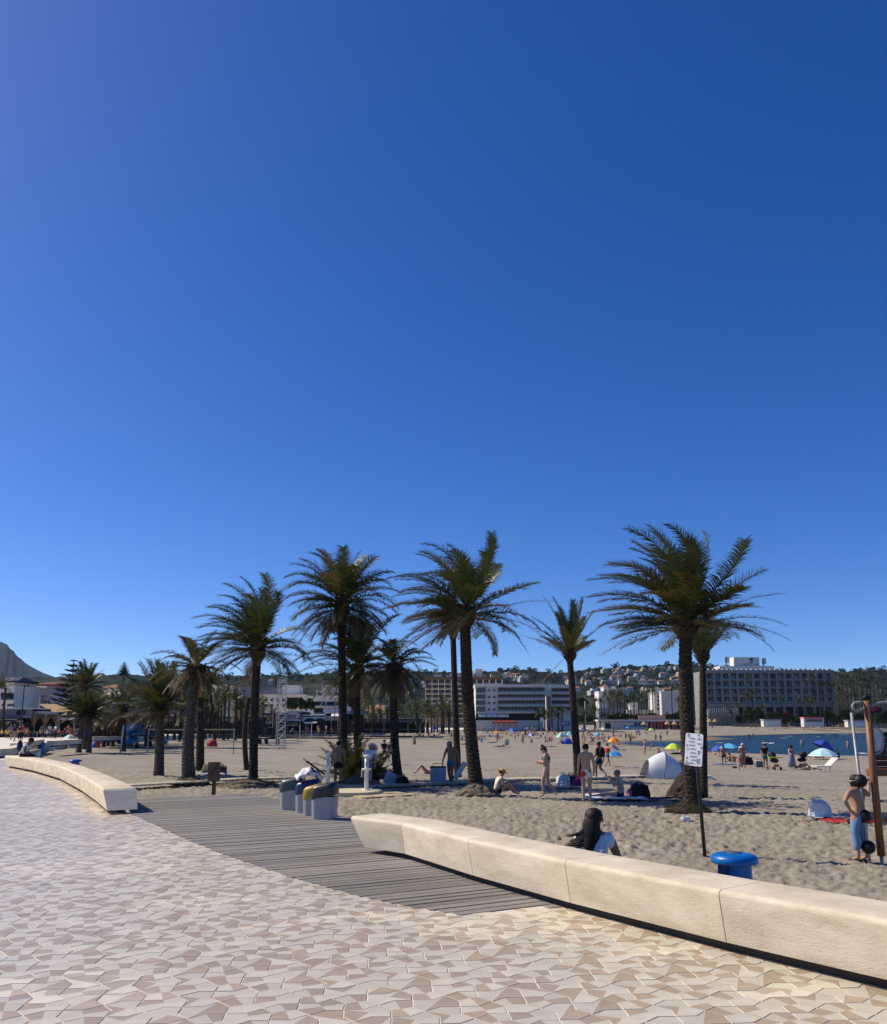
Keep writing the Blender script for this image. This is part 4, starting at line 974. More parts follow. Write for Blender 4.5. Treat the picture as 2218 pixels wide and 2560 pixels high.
# ---- white apartment block
AY = 275.0
o = house('apartment_block', 'white apartment block with long balconies and white awnings', 'apartment block', 1189, 1363, 1716, AY, -.2, 14, W1); o_ap = o
wbox('roof_edge', 1187, 1711, 1366, 1718, AY, 15, W1, o, 1.2)
for ya, yb in ((1719, 1734), (1736, 1749), (1751, 1765), (1767, 1781)):
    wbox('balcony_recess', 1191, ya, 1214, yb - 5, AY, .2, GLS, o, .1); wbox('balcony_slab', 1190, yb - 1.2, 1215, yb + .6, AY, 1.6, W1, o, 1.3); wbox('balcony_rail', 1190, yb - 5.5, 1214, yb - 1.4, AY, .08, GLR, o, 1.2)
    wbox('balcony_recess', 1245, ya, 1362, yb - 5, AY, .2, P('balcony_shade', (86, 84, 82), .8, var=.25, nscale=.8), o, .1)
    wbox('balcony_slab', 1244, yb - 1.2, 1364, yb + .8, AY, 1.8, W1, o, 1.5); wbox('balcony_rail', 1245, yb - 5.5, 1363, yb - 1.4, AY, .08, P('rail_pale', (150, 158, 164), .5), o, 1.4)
    for k in range(13): wbox('balcony_door', 1248 + k * 9, ya + 3, 1248 + k * 9 + (4 if (k * 7 + int(ya)) % 3 else 6), yb - 1.2, AY, .12, GLS, o, .2)
    for x in (1223, 1236): wbox('window', x - 3, ya + 4, x + 3, ya + 9.5, AY, .12, GLS if ya > 1730 else GLR, o, .12)
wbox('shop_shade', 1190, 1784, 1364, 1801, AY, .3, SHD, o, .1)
for xa, xb in ((1196, 1215), (1217, 1229), (1230, 1242), (1244, 1272)):
    a = at(xa, 1783, AY) - Vector(o.location); b = at(xb, 1790, AY) - Vector(o.location)
    MB().add([(a.x, -.1, a.z), (b.x, -.1, a.z), (b.x, -1.8, b.z), (a.x, -1.8, b.z), (b.x, -1.8, b.z - .35), (a.x, -1.8, b.z - .35)], [(0, 3, 2, 1), (3, 5, 4, 2)]).build('awning', WAW, o)
o = house('apartment_block', 'stepped right wing of the white apartment block', 'apartment block', 1374, 1436, 1717, AY + 3, -.2, 14, W1)
wbox('stair_tower', 1357, 1712, 1378, 1740, AY + 3, 6, W1, o, .4); wbox('roof_edge', 1376, 1712, 1438, 1719, AY + 3, 8, W1, o, 1.0)
for ya, yb in ((1721, 1734), (1736, 1749), (1751, 1765), (1767, 1781)):
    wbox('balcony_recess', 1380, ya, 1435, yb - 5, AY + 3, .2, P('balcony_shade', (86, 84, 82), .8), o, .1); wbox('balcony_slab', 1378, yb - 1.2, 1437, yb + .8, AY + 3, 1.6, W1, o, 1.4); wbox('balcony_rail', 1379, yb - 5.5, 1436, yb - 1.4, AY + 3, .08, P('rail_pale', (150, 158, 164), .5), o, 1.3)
# ---- tall tan block behind
TY = 470.0
o = house('apartment_tower', 'tall tan block with framed balcony grid behind the white apartments', 'apartment block', 1064, 1256, 1697, TY, -.5, 16, WTAN)
wbox('roof_edge', 1062, 1693, 1258, 1699, TY, 18, BRN, o, 1.6)
for r in range(8):
    y = 1710.5 + r * 12.3; wbox('floor_slab', 1063, y - 1, 1257, y + .6, TY, 1.6, W2, o, 1.4)
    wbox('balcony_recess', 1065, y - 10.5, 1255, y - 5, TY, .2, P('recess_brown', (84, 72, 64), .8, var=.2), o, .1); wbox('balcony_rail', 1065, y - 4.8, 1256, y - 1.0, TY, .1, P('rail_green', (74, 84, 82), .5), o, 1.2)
for k in range(13): wbox('bay_fin', 1063.5 + k * 16, 1699, 1065 + k * 16, 1795, TY, 1.6, W2, o, 1.45)
for xa, xb, ya in ((1084, 1104, 1686), (1116, 1124, 1688), (1125, 1160, 1684), (1188, 1206, 1672), (1160, 1190, 1684), (1210, 1214, 1686), (1227, 1231, 1685)): wbox('roof_box', xa, ya, xb, 1694, TY + 4, 5, W2, o)
# ---- generic town houses: name, label, x0,x1,ytop,Y, depth, wall, roof(kind), windows rows
def town(label, x0, x1, yt, Y, D, mat, roof=None, win=None, bal=None, extra=None, zb=-.3, name='town_house', cat='house', group=None):
    o = house(name, label, cat, x0, x1, yt, Y, zb, D, mat, group)
    if roof: gable(o, x0, x1, roof[0], yt, Y, D, roof[1])
    elif roof is None: wbox('roof_edge', x0 - .6, yt - 1.2, x1 + .6, yt + .8, Y, D + .6, mat, o, .3)
    if win:
        for (xs, ys, w_, h_) in win: windows(o, xs, ys, w_, h_, Y)
    if bal:
        for xa, xb, ya, yb in bal:
            wbox('balcony_recess', xa, ya, xb, yb - 3, Y, .2, SHD, o, .1); wbox('balcony_slab', xa - 1, yb - .8, xb + 1, yb + .8, Y, 1.5, mat, o, 1.3); wbox('balcony_rail', xa, yb - 4.5, xb, yb - 1, Y, .08, GLR, o, 1.2)
    return o
town('blank white house with lit left face right of the centre palms', 1653, 1702, 1729, 440, 14, W1, win=[([1668, 1690], [1782], 3, 4)])
o_ = town('narrow white house with dark balconies beside the blank white house', 1634, 1652, 1722, 445, 12, W1, win=[([1646], [1742, 1752, 1762, 1772], 5, 6)])
town('white stepped house showing above the centre palms', 1497, 1520, 1729, 430, 12, W1, win=[([1506, 1514], [1742, 1756], 3, 4)])
town('small white roof tower above the centre palms', 1509, 1522, 1719, 438, 8, W1, win=[([1515], [1724], 3, 3)])
town('white house wall glimpsed between the centre palms', 1578, 1596, 1757, 425, 10, W1, win=[([1584, 1591], [1765], 2.5, 4)])
town('grey garage wall below the centre palms', 1497, 1560, 1772, 420, 8, W3, win=[([1506, 1520, 1534, 1548], [1782], 5, 5)])
town('cream garden wall house below the centre palms', 1568, 1632, 1776, 418, 8, W2, win=[([1578, 1600, 1622], [1785], 4, 4)])
# left of centre
o = town('white terrace hotel with glazed balconies behind the round trees', 770, 862, 1742, 205, 14, W1, win=[([800, 826, 844], [1735], 10, 8)], bal=[(784, 812, 1754, 1767), (816, 836, 1754, 1767), (840, 860, 1754, 1767), (784, 812, 1770, 1786), (816, 860, 1770, 1786)])
wbox('upper_storey', 790, 1726, 862, 1743, 207, 8, W1, o); wbox('roof_house', 804, 1712, 838, 1727, 209, 6, W1, o)
o = town('pale apartment house with roof terrace left of the lattice tower', 640, 760, 1737, 215, 14, W2, win=[([652, 666, 680, 694, 708], [1750, 1764], 6, 7)], bal=[(716, 756, 1744, 1760)])
wbox('lift_house', 706, 1713, 748, 1738, 218, 6, W1, o); wbox('roof_parapet', 640, 1728, 704, 1738, 218, 5, W3, o)
town('low grey flat roofed houses behind the left palms', 560, 676, 1718, 260, 14, P('render_slate', (112, 112, 122), .8), win=[([572, 590, 610, 630, 650], [1728], 6, 5)])
town('tan house with pitched tile roof right of the tall shower palm', 912, 968, 1783, 190, 10, W2, roof=(1762, TIL), win=[([925, 940, 955], [1790], 5, 6)])
town('small cream chimney house beside the tan roofed house', 964, 980, 1764, 196, 6, W2, win=[([972], [1772], 4, 5)])
# ---- restaurants along the back of the beach
def restaurant(label, x0, x1, yt, yb, Y, fascia, fm, text=None, tm=None, tsize=1.0, awn=None, posts=(), wallm=W1, name='restaurant', cols=None, D=10, tx=None):
    a = at(x0, yt, Y); o = empty(name, (at((x0 + x1) / 2, yt, Y).x, Y, -.2), 0, label, 'restaurant')
    ol = Vector(o.location); b = at(x1, yb, Y)
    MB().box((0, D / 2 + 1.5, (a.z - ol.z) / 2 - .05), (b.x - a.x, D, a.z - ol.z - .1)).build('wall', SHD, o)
    wbox('roof', x0 - .5, yt - 1, x1 + .5, yt + 1.5, Y, D + 2, wallm, o, .2)
    f = wbox('sign_fascia', x0, fascia[0], x1, fascia[1], Y, .4, fm, o)
    if text:
        q = at(tx or (x0 + x1) / 2, (fascia[0] + fascia[1]) / 2, Y) - ol
        for t_, m_, dx, sz_ in text: textmesh('sign_letters', t_, sz_, m_, o, (q.x + dx, -.03, q.z), (PI / 2, 0, 0), .02)
    for x in posts: wbox('post', x - .8, fascia[1], x + .8, yb, Y, .25, wallm, o, -.1)
    if awn: 
        for xa, xb, ya, yb2, mm in awn:
            p_ = at(xa, ya, Y) - ol; r_ = at(xb, yb2, Y) - ol
            MB().add([(p_.x, .2, p_.z), (r_.x, .2, p_.z), (r_.x, -1.8, r_.z), (p_.x, -1.8, r_.z), (r_.x, -1.8, r_.z - .25), (p_.x, -1.8, r_.z - .25)], [(0, 3, 2, 1), (3, 5, 4, 2)]).build('awning', mm, o)
    wbox('terrace_rail', x0, yb - 7, x1, yb - 6, Y, .08, MET, o, .8)
    return o
PURP = P('fascia_dark', (44, 44, 62), .6); LETW = P('letters_white', (214, 214, 210), .6)
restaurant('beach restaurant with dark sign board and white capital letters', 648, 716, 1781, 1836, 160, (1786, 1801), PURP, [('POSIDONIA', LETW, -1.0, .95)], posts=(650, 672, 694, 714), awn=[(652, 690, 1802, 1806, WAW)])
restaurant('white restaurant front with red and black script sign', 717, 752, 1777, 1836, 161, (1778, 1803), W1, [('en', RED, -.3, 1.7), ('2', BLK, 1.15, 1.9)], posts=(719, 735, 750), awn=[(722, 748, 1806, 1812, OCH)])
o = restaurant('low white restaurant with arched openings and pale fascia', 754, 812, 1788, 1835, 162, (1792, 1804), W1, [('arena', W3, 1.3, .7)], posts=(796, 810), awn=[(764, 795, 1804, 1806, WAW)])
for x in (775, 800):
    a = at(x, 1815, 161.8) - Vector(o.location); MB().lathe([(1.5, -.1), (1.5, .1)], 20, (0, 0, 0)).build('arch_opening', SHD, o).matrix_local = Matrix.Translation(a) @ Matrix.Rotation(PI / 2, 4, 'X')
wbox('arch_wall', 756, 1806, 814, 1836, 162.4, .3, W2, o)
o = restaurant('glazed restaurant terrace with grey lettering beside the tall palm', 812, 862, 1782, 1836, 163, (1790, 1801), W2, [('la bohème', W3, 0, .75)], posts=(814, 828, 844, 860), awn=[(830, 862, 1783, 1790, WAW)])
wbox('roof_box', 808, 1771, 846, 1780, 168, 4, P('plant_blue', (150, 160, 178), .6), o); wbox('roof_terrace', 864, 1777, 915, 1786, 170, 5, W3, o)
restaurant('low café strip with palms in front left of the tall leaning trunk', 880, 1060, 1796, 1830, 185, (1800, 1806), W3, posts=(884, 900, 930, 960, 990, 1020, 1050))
# ---- terraces at the left
CY = 112.0
o = restaurant('white arcaded café with navy awning at the left edge', -40, 80, 1771, 1842, CY, (1773, 1795), W3, posts=(), awn=[(-40, 56, 1795, 1800, NAVY)])
for x in (-6, 28, 62):
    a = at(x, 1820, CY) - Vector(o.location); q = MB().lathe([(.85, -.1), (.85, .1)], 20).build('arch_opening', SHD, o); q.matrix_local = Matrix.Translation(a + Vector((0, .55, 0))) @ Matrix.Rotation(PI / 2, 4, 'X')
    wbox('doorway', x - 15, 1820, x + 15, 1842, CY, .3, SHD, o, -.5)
wbox('arcade_wall', -40, 1801, 56, 1842, CY, .3, W2, o, -.75)
an = at(51, 1782, CY - .3) - Vector(o.location); q = MB().lathe([(.4, -.05), (.4, .05)], 20, sx=1.5).build('oval_sign', NAVY, o); q.matrix_local = Matrix.Translation(an) @ Matrix.Rotation(PI / 2, 4, 'X')
o = restaurant('café with orange fan shaped trellises on its posts', 80, 143, 1780, 1842, CY + 1, (1783, 1787), MET, posts=(84, 112, 142))
for x in (84, 112, 141):
    b_ = at(x, 1822, CY + .5) - Vector(o.location); t_ = at(x, 1789, CY + .5) - Vector(o.location)
    for k in range(7):
        s_ = (k - 3) / 3; MB().tube([tuple(b_), (b_.x + s_ * .25, b_.y, (b_.z * .5 + t_.z * .5)), (b_.x + s_ * .8, b_.y, t_.z)], .04, 5).build('trellis_rib', ORA, o)
    for z_ in (.55, .75, .9): w__ = .5 * z_; MB().tube([(b_.x - w__ * 1.4, b_.y, b_.z + (t_.z - b_.z) * z_), (b_.x + w__ * 1.4, b_.y, b_.z + (t_.z - b_.z) * z_)], .03, 5).build('trellis_band', ORA, o)
o = restaurant('restaurant with green fascia, white valance and sloping ochre canopy', 143, 206, 1786, 1842, CY + 2, (1788, 1793), GRN, posts=(146, 184, 204))
wbox('valance', 147, 1794, 203, 1800, CY + 2, .1, WAW, o, .6)
an = at(174, 1784, CY + 1) - Vector(o.location); q = MB().lathe([(.36, -.05), (.36, .05)], 20).build('round_sign', NAVY, o); q.matrix_local = Matrix.Translation(an) @ Matrix.Rotation(PI / 2, 4, 'X')
ol = Vector(o.location); A, B, C_, D_ = (at(x, y, Y) - ol for x, y, Y in ((101, 1760, CY + 9), (140, 1760, CY + 12), (206, 1786, CY + 3), (150, 1787, CY + 1)))
MB().add([A, B, C_, D_] + [v - Vector((0, 0, .15)) for v in (A, B, C_, D_)], [(0, 3, 2, 1), (4, 5, 6, 7), (0, 4, 7, 3), (3, 7, 6, 2), (2, 6, 5, 1), (1, 5, 4, 0)]).build('sloping_canopy', OCH, o)
restaurant('café with cream sunshade behind the clustered palms', 207, 330, 1792, 1842, CY + 6, (1797, 1803), P('fascia_sand', (190, 160, 112), .7), posts=(210, 232, 262, 292, 320), awn=[(235, 330, 1804, 1809, OCH)])
restaurant('long shaded café front behind the low left palms', 330, 640, 1790, 1842, 150, (1796, 1803), W3, posts=(340, 380, 420, 460, 500, 540, 580, 620))
o = town('white corner house with blue roof letters at the left edge', -40, 37, 1714, 128, 8, W1, win=[([8, 26], [1737], 14, 10), ([8, 22, 31], [1763], 9, 6)], bal=[(2, 34, 1733, 1751)])
gable(o, -10, 43, 1690, 1702, 128, 6, NAVY); wbox('upper_storey', -12, 1701, 36, 1716, 128, 7, W2, o, .1)
o = town('grey blue flat roofed hall behind the café roofs', 37, 142, 1719, 150, 14, W3, win=[([52, 60], [1742], 7, 8)])
wbox('roof_slab', 35, 1715, 116, 1720, 150, 15, W2, o, .8)
o = town('small white roof terrace with satellite dish above the café', 68, 102, 1738, 140, 5, P('render_lilac', (176, 176, 190), .8), zb=2.0, win=[([84], [1757], 22, 10)])
a = at(93, 1741, 139) - Vector(o.location); q = MB().lathe([(.0, -.12), (.3, -.05), (.42, .06)], 16, cap=False).build('satellite_dish', MET, o); q.matrix_local = Matrix.Translation(a) @ Matrix.Rotation(1.2, 4, 'X')
town('lilac roof terrace room beside the dark conifer', 103, 132, 1737, 141, 5, P('render_lilac', (176, 176, 190), .8), zb=2.0, win=[([113, 121], [1755], 7, 5)])
town('red roofed house below the mountain', 88, 148, 1711, 210, 12, P('wall_red', (140, 58, 48), .8), roof=(1702, TIL2), win=[([120, 136], [1716], 4, 4)])
o = town('long house with pale tiled roof behind the clustered palms', 232, 345, 1742, 165, 10, W3, roof=(1727, P('roof_pale', (196, 176, 148), .85, var=.15, nscale=2)), win=[([250, 270, 290, 310], [1756], 8, 6)])
town('tan dormer house above the pale tiled roof', 258, 290, 1719, 190, 8, W2, roof=(1710, TIL), win=[([266, 280], [1724], 4, 4)])
town('brown roofed house right of the tan dormer', 290, 360, 1722, 200, 10, P('wall_brown', (120, 92, 72), .8), roof=(1714, TIL2), win=[([310, 335], [1732], 5, 5)])
town('white flat house behind the stout bushy palm', 352, 372, 1740, 170, 6, W1, win=[([362], [1750], 5, 6)])
town('white roofed hall left of the thick leaning palm', 415, 450, 1714, 230, 8, W1, win=[([425, 440], [1724], 5, 5)])
town('pale block glimpsed behind the leaning slim palm', 524, 566, 1713, 240, 10, W2, win=[([535, 552], [1724], 6, 6)])
# ---- beach club, kiosks, low things on the far beach
BY = 300.0
o = empty('beach_club', (at(1610, 1800, BY).x, BY, sz(at(1610, 1800, BY).x, BY)), 0, 'long low beach club with white fascia and blue lettering', 'beach club')
wbox('wall', 1510, 1803, 1620, 1824, BY, 5, W1, o); wbox('roof', 1495, 1799, 1735, 1803, BY, 8, W1, o, 1.5)
wbox('store_wall', 1620, 1803, 1730, 1824, BY, 4, PINK, o, -.6); q = wbox('shop_opening', 1513, 1808, 1527, 1821, BY, .2, SHD, o, .05)
for x in (1590, 1600, 1611): wbox('shop_opening', x - 4, 1807, x + 4, 1814, BY, .2, BLU, o, .05)
wbox('counter', 1560, 1814, 1620, 1817, BY, .4, TRQ, o, .2)
textmesh('sign_letters', 'WINDSURF   SUP & WATER EXPERIENCES', 1.05, BLU, o, at(1560, 1804.4, BY) - Vector(o.location) + Vector((0, -.08, 0)), (PI / 2, 0, 0), .02)
for k in range(12): wbox('stripe', 1622 + k * 9, 1806, 1626 + k * 9, 1822, BY, .1, RED if k % 2 else SHD, o, -.5)
o = empty('roof_sign', (at(1630, 1792, BY + 5).x, BY + 5, at(1630, 1799, BY + 5).z), 0, 'faded pink sign board on the beach club roof', 'sign')
wbox('board', 1597, 1788, 1664, 1799, BY + 5, .4, P('board_rose', (168, 122, 116), .8), o); textmesh('sign_letters', 'RESTAURANT', 1.3, P('letters_rose', (196, 160, 150), .7), o, at(1632, 1793.5, BY + 5) - Vector(o.location) + Vector((0, -.03, 0)), (PI / 2, 0, 0), .02)
def kiosk(label, x0, x1, yt, yb, Y, pink=False):
    zb = at(x0, yb, Y).z; o = empty('beach_kiosk', (at((x0 + x1) / 2, yt, Y).x, Y, zb), 0, label, 'kiosk')
    wbox('wall', x0, yt + 3, x1, yb, Y, 3, W1, o); wbox('roof', x0 - 1, yt, x1 + 1, yt + 3, Y, 4, MET if not pink else P('sign_pink', (226, 120, 150), .6), o, .5)
    if pink:
        wbox('serving_hatch', x0 + 4, yt + 5, x1 - 4, yt + 12, Y, .2, GLS, o, .05); textmesh('sign_letters', 'PARASAILING', 1.0, P('letters_red', (200, 30, 60), .6), o, at((x0 + x1) / 2, yt + 1.4, Y) - Vector(o.location) + Vector((0, -.55, 0)), (PI / 2, 0, 0), .02)
    else:
        for k in range(3): wbox('shutter', x0 + 3 + k * (x1 - x0 - 4) / 3, yt + 5, x0 + (k + .8) * (x1 - x0 - 4) / 3 + 3, yb - 2, Y, .1, WAW, o, .04)
kiosk('white shuttered beach hut on the far sand', 1910, 1953, 1798, 1817, 352); kiosk('white kiosk with pink sign and open hatch', 2011, 2060, 1793, 1817, 350, True); kiosk('low white hut beside the wooden playground post', 2121, 2166, 1800, 1818, 352)
# picket fence on the far beach
PICK = P('picket_wood', (140, 112, 84), .85, var=.2)
def picket(x0, x1, y0, y1, Y, label, n):
    a = at(x0, y1, Y); o = empty('picket_fence', a, 0, label, 'fence', 'picket fences on the far beach')
    pm = None
    for k in range(n):
        x = x0 + (x1 - x0) * (k + .5) / n; p = at(x, y1, Y) - a; h = (at(x, y0, Y) - at(x, y1, Y)).z
        if pm is None: q = MB().box((0, 0, .5), (.16, .05, 1)).build('picket', PICK, o); pm = q
        else: q = again(pm, 'picket', o)
        q.location = p; q.scale = ((x1 - x0) / n / FPX * Y / .2, 1, h * random.uniform(.85, 1.1))
    for zf in (.3, .75):
        p = at(x1, y1, Y) - a; MB().box((p.x / 2, .06, h * zf), (p.x, .05, .12)).build('rail', PICK, o)
picket(1831, 1909, 1809, 1818, 356, 'weathered picket fence left of the shuttered hut', 46); picket(1954, 1975, 1810, 1818, 356, 'short picket fence right of the shuttered hut', 14); picket(2097, 2120, 1810, 1819, 356, 'short picket fence left of the low white hut', 16); picket(2180, 2240, 1810, 1819, 356, 'picket fence at the right edge behind the playground', 34)
# straw parasols
STRAW = P('straw', (176, 146, 104), .95, var=.25, nscale=6)
for k, (x, y0, y1, Y) in enumerate(((1611, 1803, 1822, 292), (1670, 1801, 1822, 293), (1688, 1801, 1823, 294), (1707, 1800, 1823, 295), (1775, 1796, 1815, 330), (1789, 1796, 1815, 331))):
    b = at(x, y1, Y); h = at(x, y0, Y).z - b.z; o = empty('straw_parasol', b, 0, ['thatched parasol left of the striped pink bar', 'thatched parasol in front of the pink bar, leftmost of three', 'thatched parasol in front of the pink bar, middle of three', 'thatched parasol in front of the pink bar next to the palm', 'thatched parasol left of the hotel corner', 'thatched parasol below the hotel windows'][k], 'parasol', 'thatched parasols')
    MB().tube([(0, 0, 0), (0, 0, h * .8)], .08, 6).build('pole', OAK, o); MB().lathe([(1.15, h * .52), (1.2, h * .56), (.5, h * .82), (.06, h)], 14, cap=False).build('thatch', STRAW, o)
# pavilion with red roof, hoop, blue banner, lattice tower
o = empty('beach_pavilion', at(1262, 1817, 262), 0, 'open pavilion with a low red roof in front of the apartments', 'pavilion'); ol = Vector(o.location)
gable(o, 1232, 1292, 1801, 1805.5, 262, 4, P('roof_maroon', (120, 46, 44), .8)); 
for x in (1236, 1246, 1260, 1274, 1288): wbox('post', x - .7, 1805, x + .7, 1817, 262, .2, BRN, o)
wbox('back_wall', 1244, 1807, 1290, 1817, 264, .2, W1, o)
o = empty('basketball_hoop', at(1360, 1819, 258), 0, 'white basketball hoop beside the blue banner', 'basketball hoop'); ol = Vector(o.location)
q = at(1360, 1802, 258) - ol; q2 = at(1370, 1799, 258) - ol
MB().tube([(0, 0, 0), tuple(q), tuple(q2)], .12, 6).build('post', W1, o); wbox('backboard', 1351, 1794, 1359, 1804, 258, .08, W1, o, .2)
MB().lathe([(.22, -.02), (.22, .02)], 12, tuple(at(1355, 1803, 257.5) - ol), cap=False).build('ring', RED, o)
o = empty('blue_banner', at(1412, 1815, 256), 0, 'blue banner with white capital letters by the promenade', 'banner'); ol = Vector(o.location)
wbox('board', 1400, 1804, 1425, 1814, 256, .1, BLU, o); textmesh('letters', 'BEAT', 1.0, LETW, o, at(1412, 1809, 255.9) - ol, (PI / 2, 0, 0), .01)
for x in (1401, 1424): wbox('post', x - .4, 1804, x + .4, 1819, 256, .1, MET, o, -.05)
def lattice(px0, px1, y0, y1, Y, label):
    a = at((px0 + px1) / 2, y1, Y); a.z = sz(a.x, a.y); o = empty('lattice_tower', a, 0, label, 'tower'); w_ = (px1 - px0) / FPX * Y / 2; H = at(px0, y0, Y).z - a.z
    TW = P('tower_white', (176, 178, 176), .5)
    for sx in (-1, 1):
        for sy in (-1, 1): MB().tube([(sx * w_ * 1.15, sy * w_ * 1.15, 0), (sx * w_, sy * w_, H * .2), (sx * w_, sy * w_, H)], .04, 6).build('leg', TW, o)
    n = 9
    for k in range(n):
        z0, z1 = H * k / n + .1, H * (k + 1) / n
        for sy in (-1, 1):
            MB().tube([(-w_, sy * w_, z0), (w_, sy * w_, z1)], .03, 5).build('brace', TW, o); MB().tube([(w_, sy * w_, z0), (-w_, sy * w_, z1)], .03, 5).build('brace', TW, o)
        MB().tube([(-w_, -w_, z1), (w_, -w_, z1)], .03, 5).build('crossbar', TW, o)
    MB().box((-w_ * 1.2, 0, H * .77), (w_ * 3.6, w_ * 2, .06)).build('platform', TW, o)
    MB().tube([(-w_, 0, H), (-w_, 0, H + (y0 - 1637) / FPX * Y)], .03, 5).build('aerial', TW, o)
    for z_ in (.72, .66): MB().tube([(-w_ * 2.6, 0, H * z_), (-w_, 0, H * z_)], .025, 5).build('arm', TW, o)
    MB().tube([(-w_ * 2.2, 0, H * .78), (-w_ * 2.2, 0, H * .3), (-w_ * 3.2, 0, H * .3)], .025, 5).build('cable_pipe', TW, o)
lattice(692, 711, 1695, 1862, 95, 'tall white lattice mast standing on the sand')
# ---- villas on the hillside
def hillpt(px, py):
    d = ray(px, py); best = None
    for Y in np.linspace(HY0 + 20, HY1, 260):
        z = EYE + d[2] * Y / d[1]
        if float(hill_h(np.array([px]), np.array([Y]))[0]) + 2.5 >= z: return Vector((d[0] * Y / d[1], Y, z))
    return Vector((d[0] * HY1 / d[1], HY1, EYE + d[2] * HY1 / d[1]))
vr = random.Random(5)
VM = [P('villa_white', (196, 194, 188), .8), P('villa_cream', (166, 152, 128), .8), P('villa_pale', (176, 176, 172), .8)]
wm = MB().box((0, 0, .5), (1, 1, 1)).build('wall', VM[0]).data
spots = []
def zone(n, xa, xb, ya, yb):
    t = 0
    while n and t < 4000:
        t += 1; x, y = vr.uniform(xa, xb), vr.uniform(ya, yb); ry = np.interp(x, rxs, rys) + 5
        if y < ry: continue
        if all(abs(x - a) > 7 or abs(y - b) > 4 for a, b in spots): spots.append((x, y)); n -= 1
zone(46, 1462, 1700, 1672, 1712); zone(16, 1440, 1700, 1712, 1740); zone(10, 1262, 1330, 1690, 1706); zone(7, 1400, 1440, 1700, 1712); zone(6, 980, 1062, 1700, 1740); zone(3, 600, 680, 1700, 1712)
for ob in [o for o in bpy.data.objects if o.data == wm]: bpy.data.objects.remove(ob)
wmeshes = []
for m in VM:
    q = MB().box((0, 0, .3), (1, 1, 1.4)).build('wall', m); wmeshes.append(q.data); bpy.data.objects.remove(q)
q = MB().add([(-.56, -.56, 0), (.56, -.56, 0), (.56, .56, 0), (-.56, .56, 0), (-.2, 0, .38), (.2, 0, .38)], [(0, 1, 5, 4), (1, 2, 5), (2, 3, 4, 5), (3, 0, 4), (3, 2, 1, 0)]).build('roof', TIL); q.data.materials.clear(); q.data.materials.append(P('villa_tile', (150, 104, 78), .85, var=.2)); rmesh = q.data; bpy.data.objects.remove(q)
q = MB().box((0, 0, 0), (1, 1, 1)).build('window', GLS); gmesh = q.data; bpy.data.objects.remove(q)
for k, (x, y) in enumerate(spots):
    p = hillpt(x, y); W_, D_, H_ = vr.uniform(6.5, 13), vr.uniform(6, 9), vr.uniform(3, 5.5); big_ = W_ > 10
    kind = vr.random() < .35
    tone = vr.randrange(3)
    lab = ('%s%s villa with %s on the wooded hillside' % ('broad ' if big_ else 'small ', ['white', 'cream', 'pale grey'][tone], 'tiled roof' if kind else 'flat roof'))
    o = empty('hillside_villa', p, vr.uniform(-.5, .5), lab, 'villa', 'villas on the wooded hillside')
    again(wmeshes[tone], 'wall', o, (0, 0, 0), None, (W_, D_, H_))
    if kind: again(rmesh, 'roof', o, (0, 0, H_), None, (W_, D_, 5))
    else:
        q = again(wmeshes[(tone + 1) % 3], 'upper_storey', o, (W_ * vr.uniform(-.15, .15), 1, H_), None, (W_ * .55, D_ * .6, 2.6))
    for sx in (-.28, .02, .3): again(gmesh, 'window', o, (sx * W_, -D_ / 2 - .03, H_ * .55), None, (W_ * .16, .1, H_ * .35))
# ================================================================== FAR PALMS AND TREES
def crown_mesh(seed, n, nl, els, droop, L=2.6, wl=.6, lw=.12, dry=.12):
    rnd = random.Random(seed); V = []; F = []; mi = []
    for k in range(n):
        u = (k + .5) / n; el = els[0] + (els[1] - els[0]) * u ** .9 + rnd.uniform(-.15, .15); az = k * 2.39996 + rnd.uniform(-.2, .2); d = u > 1 - dry
        v, f, m = frond_geo(L * rnd.uniform(.8, 1.1), az, el, droop * rnd.uniform(.8, 1.3) * (1.6 if d else 1), .08, rnd, nl=nl, wl=wl, rach_r=.05, seg=7, lw=lw)
        o = len(V); V += [tuple(a) for a in v]
        for q, mm in zip(f, m): F.append(tuple(i + o for i in (q[:3] if q[2] == q[3] else q))); mi.append(2 if d else mm)
    o = pyobj('crown', V, F, [LEAF, RACH, DRY], None, mi); me = o.data; bpy.data.objects.remove(o); return me
CRM = [crown_mesh(100 + i, 26, 16, (1.45, -.5), .30) for i in range(3)] + [crown_mesh(110 + i, 24, 14, (1.5, -.1), .24) for i in range(2)] + [crown_mesh(120, 30, 14, (1.3, -1.0), .4, dry=.3)]
q = MB().lathe([(.24, -.05), (.2, .05), (.17, .5), (.15, 1.0), (.2, 1.02)], 9).build('trunk', BARK); TRM = q.data; bpy.data.objects.remove(q)
q = MB().tube([(0, 0, 0), (.02, 0, .3), (.045, 0, .65), (.03, 0, 1.0)], [.2, .18, .16, .15], 9).build('trunk', BARK); TRM2 = q.data; bpy.data.objects.remove(q)
fr = random.Random(77)
def far_palm(x, yc, yb, Y, R, label, group, zb=None, var=None):
    c = at(x, yc, Y); b = at(x + fr.uniform(-2, 2), yb, Y); 
    if zb is not None: b.z = zb
    o = empty('palm_tree', b, 0, label, 'palm tree', group); h = c.z - b.z; s = R / 2.6; tw = s * fr.uniform(.85, 1.15)
    t = again(TRM if fr.random() < .6 else TRM2, 'trunk', o, (0, 0, 0), (0, 0, fr.uniform(0, 6)), (tw * 1.25, tw * 1.25, h))
    again(CRM[fr.randrange(6) if var is None else var], 'crown', o, (c.x - b.x, 0, h), (0, 0, fr.uniform(0, 6)), (s, s, s * fr.uniform(.9, 1.15)))
